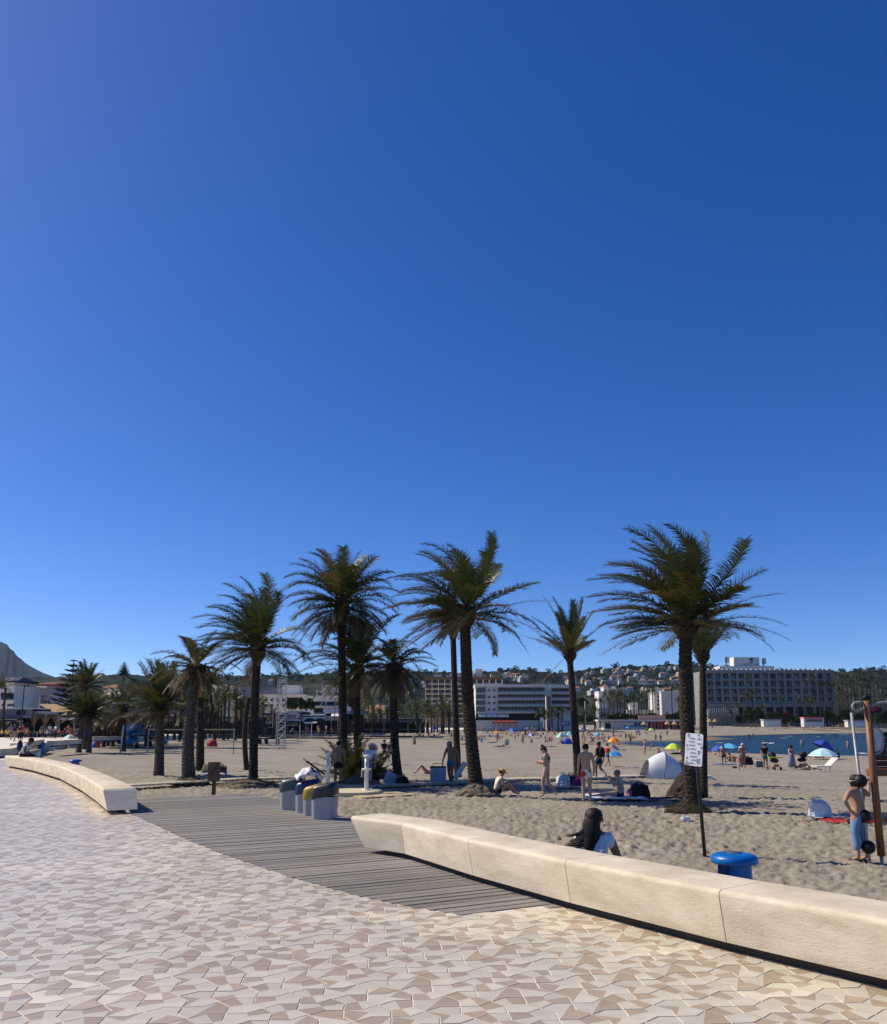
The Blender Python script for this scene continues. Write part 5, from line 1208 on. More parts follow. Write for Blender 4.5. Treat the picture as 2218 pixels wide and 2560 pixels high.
hp = [(1871, 1692), (1857, 1731), (1871, 1738), (1885, 1730), (2013, 1700), (2035, 1690), (2052, 1708), (2060, 1708), (2076, 1711), (2084, 1711)]
for x, y in hp: far_palm(x, y + 4, 1795, 378, 2.5, 'tall slim palm in front of the hotel balconies', 'tall palms before the hotel', .6)
for x, y in ((1816, 1760), (1845, 1762), (1907, 1765), (1956, 1748), (1996, 1752), (2019, 1752), (2032, 1754), (1828, 1778)): far_palm(x, y + 3, 1808, 374, 2.4, 'short palm in the garden at the foot of the hotel', 'short palms before the hotel', .6)
for x, y in ((2100, 1687), (2099, 1722), (2112, 1695), (2121, 1692), (2132, 1703), (2143, 1692), (2159, 1682), (2181, 1695), (2172, 1719), (2205, 1716), (2140, 1738), (2106, 1708), (2126, 1712), (2150, 1710), (2165, 1700), (2192, 1706), (2214, 1738), (2118, 1735)): far_palm(x, y + 4, 1795, fr.uniform(372, 392), 2.7, 'tall palm in the grove right of the hotel', 'palm grove right of the hotel', .6)
for x, y in ((1457, 1750), (1490, 1750), (1502, 1750), (1513, 1734), (1527, 1732), (1534, 1732), (1553, 1732), (1562, 1741), (1577, 1741), (1586, 1741), (1605, 1736), (1616, 1739), (1623, 1727), (1633, 1725), (1683, 1718), (1697, 1750), (1545, 1745), (1520, 1748), (1570, 1752), (1598, 1752)): far_palm(x, y + 4, 1792, fr.uniform(345, 370), 2.6, 'dark palm in the row above the beach club', 'palm row above the beach club', .4)
for x, y in ((1008, 1790), (1026, 1772), (1049, 1755), (1060, 1781), (1071, 1762), (1105, 1748), (1122, 1772), (1084, 1778), (1160, 1778), (1172, 1784), (1095, 1786), (1040, 1784)): far_palm(x, y + 2, 1830, fr.uniform(195, 215), 2.1, 'palm on the back promenade left of the apartments', 'palms left of the apartments', 0)
for x, y in ((1347, 1780), (1363, 1783), (1382, 1777), (1407, 1779), (1488, 1775), (1462, 1785), (1395, 1790), (1372, 1790)): far_palm(x, y + 2, 1822, fr.uniform(262, 270), 2.3, 'palm in front of the right apartment wing', 'palms before the apartments', 0)
for x, y in ((922, 1748),): far_palm(x, y, 1800, 184, 2.2, 'thin palm in front of the tan roofed house', None, 0)
for x, y in ((950, 1785), (935, 1792), (905, 1790), (968, 1783), (985, 1788), (882, 1798)): far_palm(x, y + 2, 1832, 172, 1.9, 'bushy palm on the promenade behind the shorter drooping palm', 'bushy promenade palms', 0)
for x, y, yb in ((588, 1748, 1846), (569, 1735, 1845), (560, 1752, 1846), (544, 1748, 1846), (515, 1752, 1846), (602, 1775, 1845), (552, 1765, 1846), (640, 1760, 1842), (455, 1745, 1850), (436, 1752, 1852), (420, 1765, 1852), (500, 1765, 1848)): far_palm(x, y + 2, yb, fr.uniform(112, 128), 1.9, 'palm in the shaded grove behind the volleyball net', 'palm grove behind the net', -.2)
far_palm(4, 1722, 1838, 110, 1.9, 'tall thin palm at the left edge in front of the corner house', None, 0, 4)
for x, y, yb in ((365, 1778, 1858), (330, 1785, 1858), (270, 1785, 1858), (245, 1790, 1860)): far_palm(x, y, yb, fr.uniform(80, 92), 2.0, 'low palm in the shade round the playground', 'shaded palms by the playground', -.4, 5)
gp = random.Random(8)
for k in range(20): far_palm(gp.uniform(235, 490), gp.uniform(1752, 1792), 1852, gp.uniform(92, 112), gp.uniform(2.0, 2.7), 'bushy palm in the dark grove behind the playground', 'dark grove on the left', -.1, (5, 0, 5, 1)[k % 4])
for k in range(12): far_palm(gp.uniform(490, 690), gp.uniform(1755, 1795), 1846, gp.uniform(125, 140), gp.uniform(1.9, 2.6), 'bushy palm in front of the left restaurants', 'palms before the left restaurants', -.1)
for k in range(14): far_palm(gp.uniform(870, 1150), gp.uniform(1768, 1798), 1832, gp.uniform(165, 190), gp.uniform(1.9, 2.7), 'bushy palm lining the back of the beach', 'palms along the back of the beach', 0)
# Norfolk pines
PINE = leaf_mat('pine_needle', (.022, .04, .022), (.012, .022, .013))
def norfolk(x, y0, y1, Y, w, label, tiers, seed, lean=0):
    t = at(x, y0, Y); b = at(x, y1, Y); b.z = 0; o = empty('norfolk_pine', b, 0, label, 'pine tree'); H = t.z - b.z; rnd = random.Random(seed)
    MB().tube([(0, 0, 0), (0, 0, H)], [.35, .05], 8).build('trunk', BARK, o); cb = MB(); R = w / FPX * Y / 2; h0 = (at(x, y1, Y).z)
    for k in range(tiers):
        u = k / (tiers - 1); z = H - (H - max(h0, 0)) * (u * .93 + .03); rr = R * (.16 + .84 * u ** .8)
        for j in range(11):
            a = j * 2 * PI / 11 + k * .5 + rnd.uniform(-.15, .15); n = 10; dx, dy = math.cos(a), math.sin(a)
            for q in range(n):
                f = (q + .5) / n; c = Vector((dx * rr * f, dy * rr * f, z + rr * .22 * f * f - rr * .05)); l = .30 * rr * (1.15 - .7 * f) + .1
                for s in (-1, 1):
                    d = Vector((dx * .7 - dy * s * .8, dy * .7 + dx * s * .8, .35)).normalized(); e = c + d * l; wv = Vector((0, 0, 1)) * l * .22
                    cb.add([c - wv, c + wv, e], [(0, 1, 2)]); wv = Vector((dx, dy, 0)) * l * .22; cb.add([c - wv, c + wv, e], [(0, 1, 2)])
            cb.tube([(0, 0, z), (dx * rr, dy * rr, z + rr * .18)], [.06, .02], 4)
    cb.build('crown', PINE, o)
norfolk(174, 1648, 1800, 138, 112, 'broad dark Norfolk pine rising behind the clustered palms', 12, 1)
norfolk(309, 1655, 1690, 150, 33, 'small symmetrical Norfolk pine on a thin bare trunk', 9, 2)
norfolk(401, 1667, 1700, 170, 36, 'distant conifer top behind the stout bushy palm', 5, 3)
# leafy round trees and shrubs
GRNL = leaf_mat('tree_leaf', (.055, .085, .02), (.022, .04, .010), .2); GRND = leaf_mat('tree_leaf_dark', (.03, .05, .016), (.012, .022, .008), .2); MAG = leaf_mat('bougainvillea', (.22, .02, .14), (.1, .012, .07), .2)
def leafblob(rnd, c, r, n, V, F, s):
    for _ in range(n):
        while True:
            v = Vector((rnd.uniform(-1, 1), rnd.uniform(-1, 1), rnd.uniform(-1, 1)))
            if .35 < v.length < 1: break
        v = v * (.75 + .25 * rnd.random()); p = Vector((c[0] + v.x * r[0], c[1] + v.y * r[1], c[2] + v.z * r[2])); a = Vector((rnd.uniform(-1, 1), rnd.uniform(-1, 1), rnd.uniform(-1, 1))).normalized(); b = a.cross(Vector((.3, .5, .8))).normalized(); o = len(V)
        V += [p - a * s, p + b * s * .6, p + a * s, p - b * s * .6]; F.append((o, o + 1, o + 2, o + 3))
def leaf_tree(label, x0, x1, y0, y1, Y, zb, mat, seed, name='leafy_tree', cat='tree', n=900, s=.3, group=None, lobes=9):
    a = at(x0, y1, Y); b = at(x1, y0, Y); rnd = random.Random(seed); o = empty(name, ((a.x + b.x) / 2, Y, zb), 0, label, cat, group); ol = Vector(o.location); W_ = (b.x - a.x) / 2; z0, z1 = a.z - zb, b.z - zb
    V = []; F = []
    for k in range(lobes):
        c = (rnd.uniform(-.62, .62) * W_, rnd.uniform(-.5, .5) * W_ * .7, z0 + (z1 - z0) * rnd.uniform(.3, .72)); leafblob(rnd, c, (W_ * .42, W_ * .4, (z1 - z0) * .32), n // lobes, V, F, s)
    pyobj('crown', V, F, mat, o)
    MB().tube([(0, 0, 0), (.1, 0, z0 * .6 + .2), (0, 0, z0 + (z1 - z0) * .5)], [.3, .22, .1], 7).build('trunk', BARK, o)
leaf_tree('round clipped bright green tree right of the lattice mast', 711, 750, 1750, 1776, 178, 0, GRNL, 1, n=1600); leaf_tree('round bright green tree in front of the terrace hotel', 744, 788, 1744, 1776, 180, 0, GRNL, 2, n=1800)
leaf_tree('dark round tree half hidden behind the tall shower palm', 868, 893, 1742, 1768, 185, 0, GRND, 3, n=900); leaf_tree('dark broad tree right of the sparse upright palm', 1440, 1478, 1742, 1768, 330, 0, GRND, 4, n=900, s=.45)
sr = random.Random(9); k = 0
for x0, x1, y0, y1, m in ((1850, 1885, 1772, 1808, GRNL), (1878, 1920, 1768, 1808, GRND), (1912, 1950, 1780, 1802, GRNL), (1944, 1985, 1782, 1812, GRND), (1972, 2010, 1786, 1812, GRNL), (2050, 2085, 1775, 1808, GRNL), (2072, 2110, 1780, 1812, GRNL), (2096, 2128, 1772, 1810, GRND), (2122, 2160, 1782, 1812, GRNL), (2150, 2190, 1770, 1812, GRND), (2180, 2225, 1776, 1812, GRNL), (2200, 2250, 1768, 1808, GRND), (1840, 1860, 1788, 1810, GRND), (2004, 2056, 1784, 1800, GRND), (1690, 1735, 1775, 1800, GRND)):
    leaf_tree('%s garden shrub below the hotel, %s' % ('bright green' if m is GRNL else 'dark green', ['behind the left picket fence', 'left of the shuttered hut', 'behind the shuttered hut', 'right of the shuttered hut', 'left of the pink kiosk', 'right of the pink kiosk', 'well right of the pink kiosk', 'left of the low hut', 'behind the low hut', 'behind the playground post', 'at the right edge', 'tallest at the right edge', 'by the thatched parasols', 'behind the pink kiosk', 'behind the big windswept palm'][k]), x0, x1, y0, y1, 372 + sr.uniform(-6, 6), .5, m, 20 + k, 'garden_shrub', 'shrub', 700, .5, 'shrubs below the hotel'); k += 1
leaf_tree('magenta bougainvillea right of the playground post', 2180, 2208, 1766, 1784, 366, .5, MAG, 50, 'bougainvillea', 'shrub', 500, .4); leaf_tree('red flowering shrub below the hotel windows', 1958, 1975, 1780, 1790, 366, .5, leaf_mat('red_flower', (.2, .02, .02), (.08, .02, .015), .2), 51, 'flowering_shrub', 'shrub', 250, .35)
# hedge behind the club
for q, (x0, x1) in enumerate(((1422, 1500), (1495, 1575), (1570, 1650), (1645, 1740))): leaf_tree('dark hedge behind the beach club, %s' % ['leftmost section', 'second section', 'third section', 'rightmost section'][q], x0, x1, 1783 + (q == 0) * 3, 1806, 318, .3, GRND, 60 + q, 'hedge', 'hedge', 1400, .5, 'hedge behind the beach club', 14)
# trees that stand out on the ridge of the hills: a wood that reads as one mass
V = []; F = []; rnd = random.Random(4)
for k in range(430):
    px = rnd.uniform(380, 2230); Y = HY1 - abs(rnd.gauss(0, 1)) * 160; z = float(hill_h(np.array([px]), np.array([Y]))[0]); x = (px - IW / 2) / FPX * Y; r = rnd.uniform(3.5, 7); leafblob(rnd, (x, Y, z + r * .9), (r, r, r * .75), 36, V, F, 1.7)
tag(pyobj('hill_wood', V, F, GRND), kind='stuff')
# ================================================================== PEOPLE
# joints in metres for a 1.70 m figure, x to its right, y forward, z up from the feet
J0 = dict(pel=(0, 0, .93), wai=(0, 0, 1.08), che=(0, .01, 1.26), nec=(0, 0, 1.42), hea=(0, .025, 1.545), top=(0, .02, 1.625),
          shL=(-.17, 0, 1.365), elL=(-.225, -.03, 1.10), wrL=(-.235, .04, .87), haL=(-.235, .07, .79), shR=(.17, 0, 1.365), elR=(.225, -.03, 1.10), wrR=(.235, .04, .87), haR=(.235, .07, .79),
          hiL=(-.085, 0, .88), knL=(-.095, .025, .49), anL=(-.10, -.02, .085), toL=(-.11, .14, .03), hiR=(.085, 0, .88), knR=(.095, .025, .49), anR=(.10, -.02, .085), toR=(.11, .14, .03))
RAD = dict(pel=.135, wai=.115, che=.135, nec=.052, hea=.098, top=.07, sh=.068, el=.043, wr=.029, ha=.036, hi=.092, kn=.058, an=.037, to=.03)
EDG = [('pel', 'wai'), ('wai', 'che'), ('che', 'nec'), ('nec', 'hea'), ('hea', 'top')] + [(a + s, b + s) for s in 'LR' for a, b in (('sh', 'el'), ('el', 'wr'), ('wr', 'ha'), ('hi', 'kn'), ('kn', 'an'), ('an', 'to'))] + [('che', 'shL'), ('che', 'shR'), ('pel', 'hiL'), ('pel', 'hiR')]
def pose(**kw):
    j = {k: Vector(v) for k, v in J0.items()}
    for k, v in kw.items(): j[k] = Vector(v)
    return j
def shift(j, keys, d):
    for k in keys: j[k] = j[k] + Vector(d)
    return j
UP = ['wai', 'che', 'nec', 'hea', 'top', 'shL', 'elL', 'wrL', 'haL', 'shR', 'elR', 'wrR', 'haR']
def bend(j, a, keys=UP, about='pel', ax='X'):
    c = j[about].copy(); R = Matrix.Rotation(a, 3, ax)
    for k in keys: j[k] = c + R @ (j[k] - c)
    return j
POSES = {}
POSES['stand'] = pose()
POSES['hips'] = pose(elL=(-.36, -.06, 1.14), wrL=(-.2, .03, 1.0), haL=(-.15, .06, .97), elR=(.36, -.06, 1.14), wrR=(.2, .03, 1.0), haR=(.15, .06, .97))
POSES['walk'] = pose(knL=(-.09, .17, .52), anL=(-.09, .26, .12), toL=(-.09, .4, .08), knR=(.09, -.04, .48), anR=(.09, -.28, .16), toR=(.09, -.2, .04), elL=(-.22, -.12, 1.12), wrL=(-.22, -.12, .88), haL=(-.22, -.1, .8), elR=(.22, .06, 1.1), wrR=(.22, .22, .92), haR=(.22, .27, .85))
POSES['stride'] = pose(knL=(-.08, .14, .5), anL=(-.08, .12, .09), toL=(-.08, .28, .03), knR=(.08, .05, .49), anR=(.08, -.3, .28), toR=(.08, -.36, .16), elL=(-.22, -.05, 1.1), wrL=(-.2, .12, .95), haL=(-.19, .18, .9), elR=(.22, -.1, 1.12), wrR=(.24, -.02, .88), haR=(.24, .02, .8))
POSES['phone'] = pose(elL=(-.22, .0, 1.1), wrL=(-.08, .22, 1.16), haL=(-.02, .28, 1.18), elR=(.24, -.05, 1.1), wrR=(.1, .2, 1.08), haR=(.03, .27, 1.1), knL=(-.08, .12, .5), anL=(-.08, .08, .09), toL=(-.08, .23, .03), knR=(.08, .0, .48), anR=(.08, -.3, .17), toR=(.08, -.24, .05))
for k in ('phone',): shift(POSES[k], ['hea', 'top'], (0, .06, -.02)); shift(POSES[k], ['top'], (0, .03, -.01))
POSES['carry'] = pose(elR=(.3, -.02, 1.1), wrR=(.36, .02, .86), haR=(.36, .03, .78), elL=(-.28, -.04, 1.1), wrL=(-.34, .0, .86), haL=(-.34, .02, .78), knL=(-.09, .1, .5), anL=(-.09, .05, .085), toL=(-.09, .2, .03), knR=(.09, .02, .49), anR=(.09, -.12, .09), toR=(.1, .03, .03))
shift(POSES['carry'], ['hea', 'top'], (0, .07, -.03)); shift(POSES['carry'], ['top'], (0, .04, -.01))
b_ = pose(elL=(-.24, .05, 1.1), wrL=(-.2, .2, .95), haL=(-.18, .26, .9), elR=(.26, .05, 1.1), wrR=(.22, .25, .95), haR=(.2, .32, .9), anL=(-.16, -.02, .085), toL=(-.2, .12, .03), anR=(.16, -.02, .085), toR=(.2, .12, .03), knL=(-.13, .03, .49), knR=(.13, .03, .49)); POSES['stoop'] = bend(b_, -.75)
b_ = pose(); 
def sit_ground(knee=.42, spread=.14, lean=-.25, foot=.62, reach=True):
    j = pose(pel=(0, 0, .13), wai=(0, -.02, .28), che=(0, -.01, .47), nec=(0, 0, .63), hea=(0, .03, .75), top=(0, .03, .83), shL=(-.17, 0, .57), shR=(.17, 0, .57), hiL=(-.09, .03, .11), hiR=(.09, .03, .11),
             knL=(-spread, .36, knee), knR=(spread, .36, knee), anL=(-spread * .8, foot, .07), anR=(spread * .8, foot, .07), toL=(-spread * .8, foot + .15, .06), toR=(spread * .8, foot + .15, .06),
             elL=(-.24, .1, .36), wrL=(-.14, .28, .42), haL=(-.08, .34, .44), elR=(.24, .1, .36), wrR=(.14, .28, .42), haR=(.08, .34, .44))
    return bend(j, lean, UP, 'pel')
POSES['sit'] = sit_ground(); POSES['sitlegs'] = sit_ground(.14, .12, -.1, .8); POSES['sitback'] = sit_ground(.34, .12, .28, .66); POSES['sitfold'] = sit_ground(.40, .16, -.55, .55)
j = sit_ground(.14, .16, -.12, .78); j['elL'] = Vector((-.26, .12, .38)); j['wrL'] = Vector((-.12, .3, .56)); j['haL'] = Vector((-.06, .33, .62)); j['elR'] = Vector((.26, .12, .38)); j['wrR'] = Vector((.12, .3, .56)); j['haR'] = Vector((.05, .33, .62)); POSES['siteat'] = j
def lying(knee=.08, face=1, z=.12):
    j = pose(pel=(0, 0, z), wai=(0, -.16, z - .01), che=(0, -.34, z), nec=(0, -.5, z + .02), hea=(0, -.63, z + .05), top=(0, -.72, z + .05), shL=(-.17, -.43, z - .01), shR=(.17, -.43, z - .01), elL=(-.27, -.2, z - .05), wrL=(-.25, .05, z - .06), haL=(-.24, .13, z - .06), elR=(.27, -.2, z - .05), wrR=(.25, .05, z - .06), haR=(.24, .13, z - .06),
             hiL=(-.085, .05, z - .01), hiR=(.085, .05, z - .01), knL=(-.1, .44 - knee * .25, z + knee), knR=(.1, .44 - knee * .25, z + knee), anL=(-.1, .85 - knee * .5, .06), anR=(.1, .85 - knee * .5, .06), toL=(-.11, .9 - knee * .4, .13 * face + .02), toR=(.11, .9 - knee * .4, .13 * face + .02))
    return j
POSES['lie'] = lying(.0); POSES['lieknee'] = lying(.34); 
j = lying(0, .2); j['elL'] = Vector((-.25, -.55, .06)); j['wrL'] = Vector((-.12, -.72, .05)); j['haL'] = Vector((-.06, -.76, .05)); j['elR'] = Vector((.25, -.55, .06)); j['wrR'] = Vector((.12, -.72, .05)); j['haR'] = Vector((.06, -.76, .05)); j['hea'] = Vector((0, -.6, .26)); j['top'] = Vector((0, -.66, .32)); j['nec'] = Vector((0, -.5, .2)); j['che'] = Vector((0, -.34, .17)); POSES['prone'] = j
def chair_sit(lean=-.05):
    j = pose(pel=(0, 0, .50), wai=(0, -.01, .65), che=(0, 0, .84), nec=(0, .01, 1.0), hea=(0, .04, 1.12), top=(0, .04, 1.20), shL=(-.17, 0, .94), shR=(.17, 0, .94), hiL=(-.09, .04, .48), hiR=(.09, .04, .48), knL=(-.11, .44, .50), knR=(.11, .44, .50), anL=(-.11, .44, .09), anR=(.11, .44, .09), toL=(-.12, .6, .03), toR=(.12, .6, .03),
             elL=(-.24, .08, .70), wrL=(-.15, .3, .66), haL=(-.1, .37, .66), elR=(.24, .08, .70), wrR=(.15, .3, .66), haR=(.1, .37, .66))
    return bend(j, lean, UP, 'pel')
POSES['bench'] = chair_sit(-.45); POSES['chair'] = chair_sit(.1); 
j = pose(elL=(-.36, .05, 1.18), wrL=(-.52, .1, .98), haL=(-.58, .12, .93), elR=(.26, .12, 1.12), wrR=(.24, .34, 1.02), haR=(.24, .42, 1.0)); POSES['push'] = j
j = pose(elL=(-.42, -.1, 1.18), wrL=(-.2, .0, .98), haL=(-.14, .02, .95), elR=(.36, .06, 1.24), wrR=(.50, .16, 1.42), haR=(.52, .18, 1.50)); POSES['lean'] = j
DG = None
SKINC = {}
def skin_mesh(j, edges, radf, sub=1):
    """grow one continuous surface on a joint skeleton"""
    keys = []
    for a, b in edges:
        for k in (a, b):
            if k not in keys: keys.append(k)
    me = bpy.data.meshes.new('body'); me.from_pydata([j[k] for k in keys], [(keys.index(a), keys.index(b)) for a, b in edges], [])
    o = bpy.data.objects.new('body', me)
    m = o.modifiers.new('skin', 'SKIN'); m.use_smooth_shade = True; m.branch_smoothing = .3
    if not me.skin_vertices: 
        bm = bmesh.new(); bm.from_mesh(me); bm.verts.layers.skin.verify(); bm.to_mesh(me); bm.free()
    for i, k in enumerate(keys):
        r = radf(k); sv = me.skin_vertices[0].data[i]; sv.radius = (r, r); sv.use_root = (i == 0)
    s = o.modifiers.new('sub', 'SUBSURF'); s.levels = sub; s.render_levels = sub
    out = baked(o); bpy.data.meshes.remove(me)
    return out
def jr(k, f=1.0):
    k2 = k[:-1] if k[-1] in 'LR' and k[:-1] in RAD else k
    return RAD[k2] * f if k2 in RAD else .06
def mixj(j):
    """extra joints half way along the limbs, for hems and muscle"""
    j['wst'] = j['pel'].lerp(j['wai'], .45)
    for s in 'LR':
        j['th' + s] = j['hi' + s].lerp(j['kn' + s], .55); j['ua' + s] = j['sh' + s].lerp(j['el' + s], .55); j['ca' + s] = j['kn' + s].lerp(j['an' + s], .35); j['ts' + s] = j['hi' + s].lerp(j['kn' + s], .28); j['cu' + s] = j['kn' + s].lerp(j['an' + s], .72)
    return j
RAD.update(wst=.122, th=.082, ua=.052, ca=.056, ts=.095, cu=.062)
BODY = [('pel', 'wai'), ('wai', 'che'), ('che', 'nec'), ('nec', 'hea'), ('hea', 'top')] + [(a + s, b + s) for s in 'LR' for a, b in (('sh', 'ua'), ('ua', 'el'), ('el', 'wr'), ('wr', 'ha'), ('hi', 'th'), ('th', 'kn'), ('kn', 'ca'), ('ca', 'an'), ('an', 'to'))] + [('che', 'shL'), ('che', 'shR'), ('pel', 'hiL'), ('pel', 'hiR')]
GARM = {'shorts': ([('wst', 'pel'), ('pel', 'hiL'), ('pel', 'hiR'), ('hiL', 'thL'), ('hiR', 'thR')], 1.16), 'trunks': ([('wst', 'pel'), ('pel', 'hiL'), ('pel', 'hiR'), ('hiL', 'tsL'), ('hiR', 'tsR')], 1.12), 'trousers': ([('wst', 'pel'), ('pel', 'hiL'), ('pel', 'hiR'), ('hiL', 'thL'), ('hiR', 'thR'), ('thL', 'knL'), ('thR', 'knR'), ('knL', 'cuL'), ('knR', 'cuR')], 1.22),
        'shirt': ([('pel', 'wai'), ('wai', 'che'), ('che', 'shL'), ('che', 'shR'), ('shL', 'uaL'), ('shR', 'uaR')], 1.14), 'vest': ([('pel', 'wai'), ('wai', 'che'), ('che', 'shL'), ('che', 'shR')], 1.12)}
HAIRM = {'black': M('hair_black', (.013, .011, .010), .62, var=.5, nscale=30, stretch=(6, 6, 1), spec=.3), 'brown': M('hair_brown', (.045, .028, .017), .5, var=.3), 'grey': M('hair_grey', (.2, .19, .18), .6), 'blond': M('hair_blond', (.26, .18, .09), .55)}
SK = {'light': M('skin_light', (.50, .31, .22), .55, var=.06), 'mid': M('skin_mid', (.38, .22, .145), .55, var=.06), 'tan': M('skin_tan', (.27, .145, .09), .55, var=.06), 'dark': M('skin_dark', (.12, .065, .042), .55, var=.06)}
CLOTH = {}
def cloth(c):
    if c not in CLOTH:
        tab = {'black': (26, 26, 30), 'white': (222, 222, 222), 'blue': (40, 80, 150), 'turquoise': (24, 128, 160), 'navy': (28, 40, 74), 'red': (176, 36, 40), 'orange': (220, 96, 48), 'pink': (222, 130, 150), 'green': (60, 130, 80), 'yellow': (224, 196, 70), 'denim': (104, 134, 168), 'grey': (110, 112, 116), 'lilac': (116, 118, 146), 'teal': (50, 110, 110), 'khaki': (146, 134, 104), 'straw': (196, 160, 100), 'cream': (216, 206, 184)}
        CLOTH[c] = P('cloth_' + c, tab[c], .85, var=.12, nscale=7)
    return CLOTH[c]
def hawaiian():
    if 'hawaiian' in CLOTH: return CLOTH['hawaiian']
    m = bpy.data.materials.new('cloth_floral'); m.use_nodes = True; t = m.node_tree; N = t.nodes; L = t.links; b = N['Principled BSDF']; tc = N.new('ShaderNodeTexCoord'); v = N.new('ShaderNodeTexVoronoi'); v.inputs['Scale'].default_value = 6.5; L.new(tc.outputs['Object'], v.inputs['Vector'])
    r = N.new('ShaderNodeValToRGB'); e = r.color_ramp; e.interpolation = 'CONSTANT'; e.elements[0].position = 0; e.elements[0].color = (.55, .03, .015, 1); e.elements[1].position = .42; e.elements[1].color = (.02, .015, .02, 1); q = e.elements.new(.5); q.color = (.75, .72, .66, 1)
    L.new(v.outputs['Distance'], r.inputs[0]); L.new(r.outputs[0], b.inputs['Base Color']); b.inputs['Roughness'].default_value = .85; CLOTH['hawaiian'] = m; return m
BODYCACHE = {}
def head_frame(j):
    up = (j['top'] - j['nec']).normalized(); f = (j['hea'] - j['nec']) - up * (j['hea'] - j['nec']).dot(up)
    R = (j['shR'] - j['shL']).normalized(); fw = up.cross(R).normalized(); R = fw.cross(up).normalized()
    return R, fw, up
def fingers(j, V, F):
    for s, sg in (('L', -1), ('R', 1)):
        w, h, e = j['wr' + s], j['ha' + s], j['el' + s]; d = (h - w).normalized(); sd = d.cross(Vector((0, 1, .2))); sd = sd.normalized() if sd.length > .1 else Vector((1, 0, 0)); pn = sd.cross(d).normalized()
        for q in range(5):
            if q < 4: b = h + sd * (q - 1.5) * .018 + d * .02; l = (.062, .072, .068, .05)[q]; d1 = d; r = .0085
            else: b = h - sd * .03 - d * .02; l = .055; d1 = (d * .6 - sd * .8).normalized(); r = .0095
            m1 = b + d1 * l * .55; m2 = m1 + (d1 * .85 + pn * .5).normalized() * l * .5
            mb = MB().tube([b, m1, m2], [r, r * .92, r * .6], 5); o = len(V); V += mb.v; F += [tuple(i + o for i in f) for f in mb.f]
def body_mesh(pkey, sub, fine):
    key = (pkey, sub, fine)
    if key in BODYCACHE: return BODYCACHE[key]
    j = mixj({k: v.copy() for k, v in POSES[pkey].items()})
    me = skin_mesh(j, BODY, lambda k: jr(k), sub)
    if fine:
        V = [tuple(v.co) for v in me.vertices]; F = [tuple(p.vertices) for p in me.polygons]; fingers(j, V, F)
        R, fw, up = head_frame(j); h = j['hea']
        def bit(c, r):
            mb = MB().ell(tuple(c), r, 8, 5); o = len(V); V.extend(mb.v); F.extend(tuple(i + o for i in f) for f in mb.f)
        bit(h + fw * .098 - up * .012, (.014, .018, .022)); bit(h + R * .094 - up * .01, (.012, .02, .028)); bit(h - R * .094 - up * .01, (.012, .02, .028)); bit(h + fw * .082 - up * .055, (.028, .014, .010)); bit(h + fw * .06 - up * .085, (.035, .03, .025))
        m2 = bpy.data.meshes.new('person'); m2.from_pydata(V, [], F); m2.polygons.foreach_set('use_smooth', [True] * len(F)); m2.update(); bpy.data.meshes.remove(me); me = m2
    BODYCACHE[key] = (me, j); return BODYCACHE[key]
GCACHE = {}
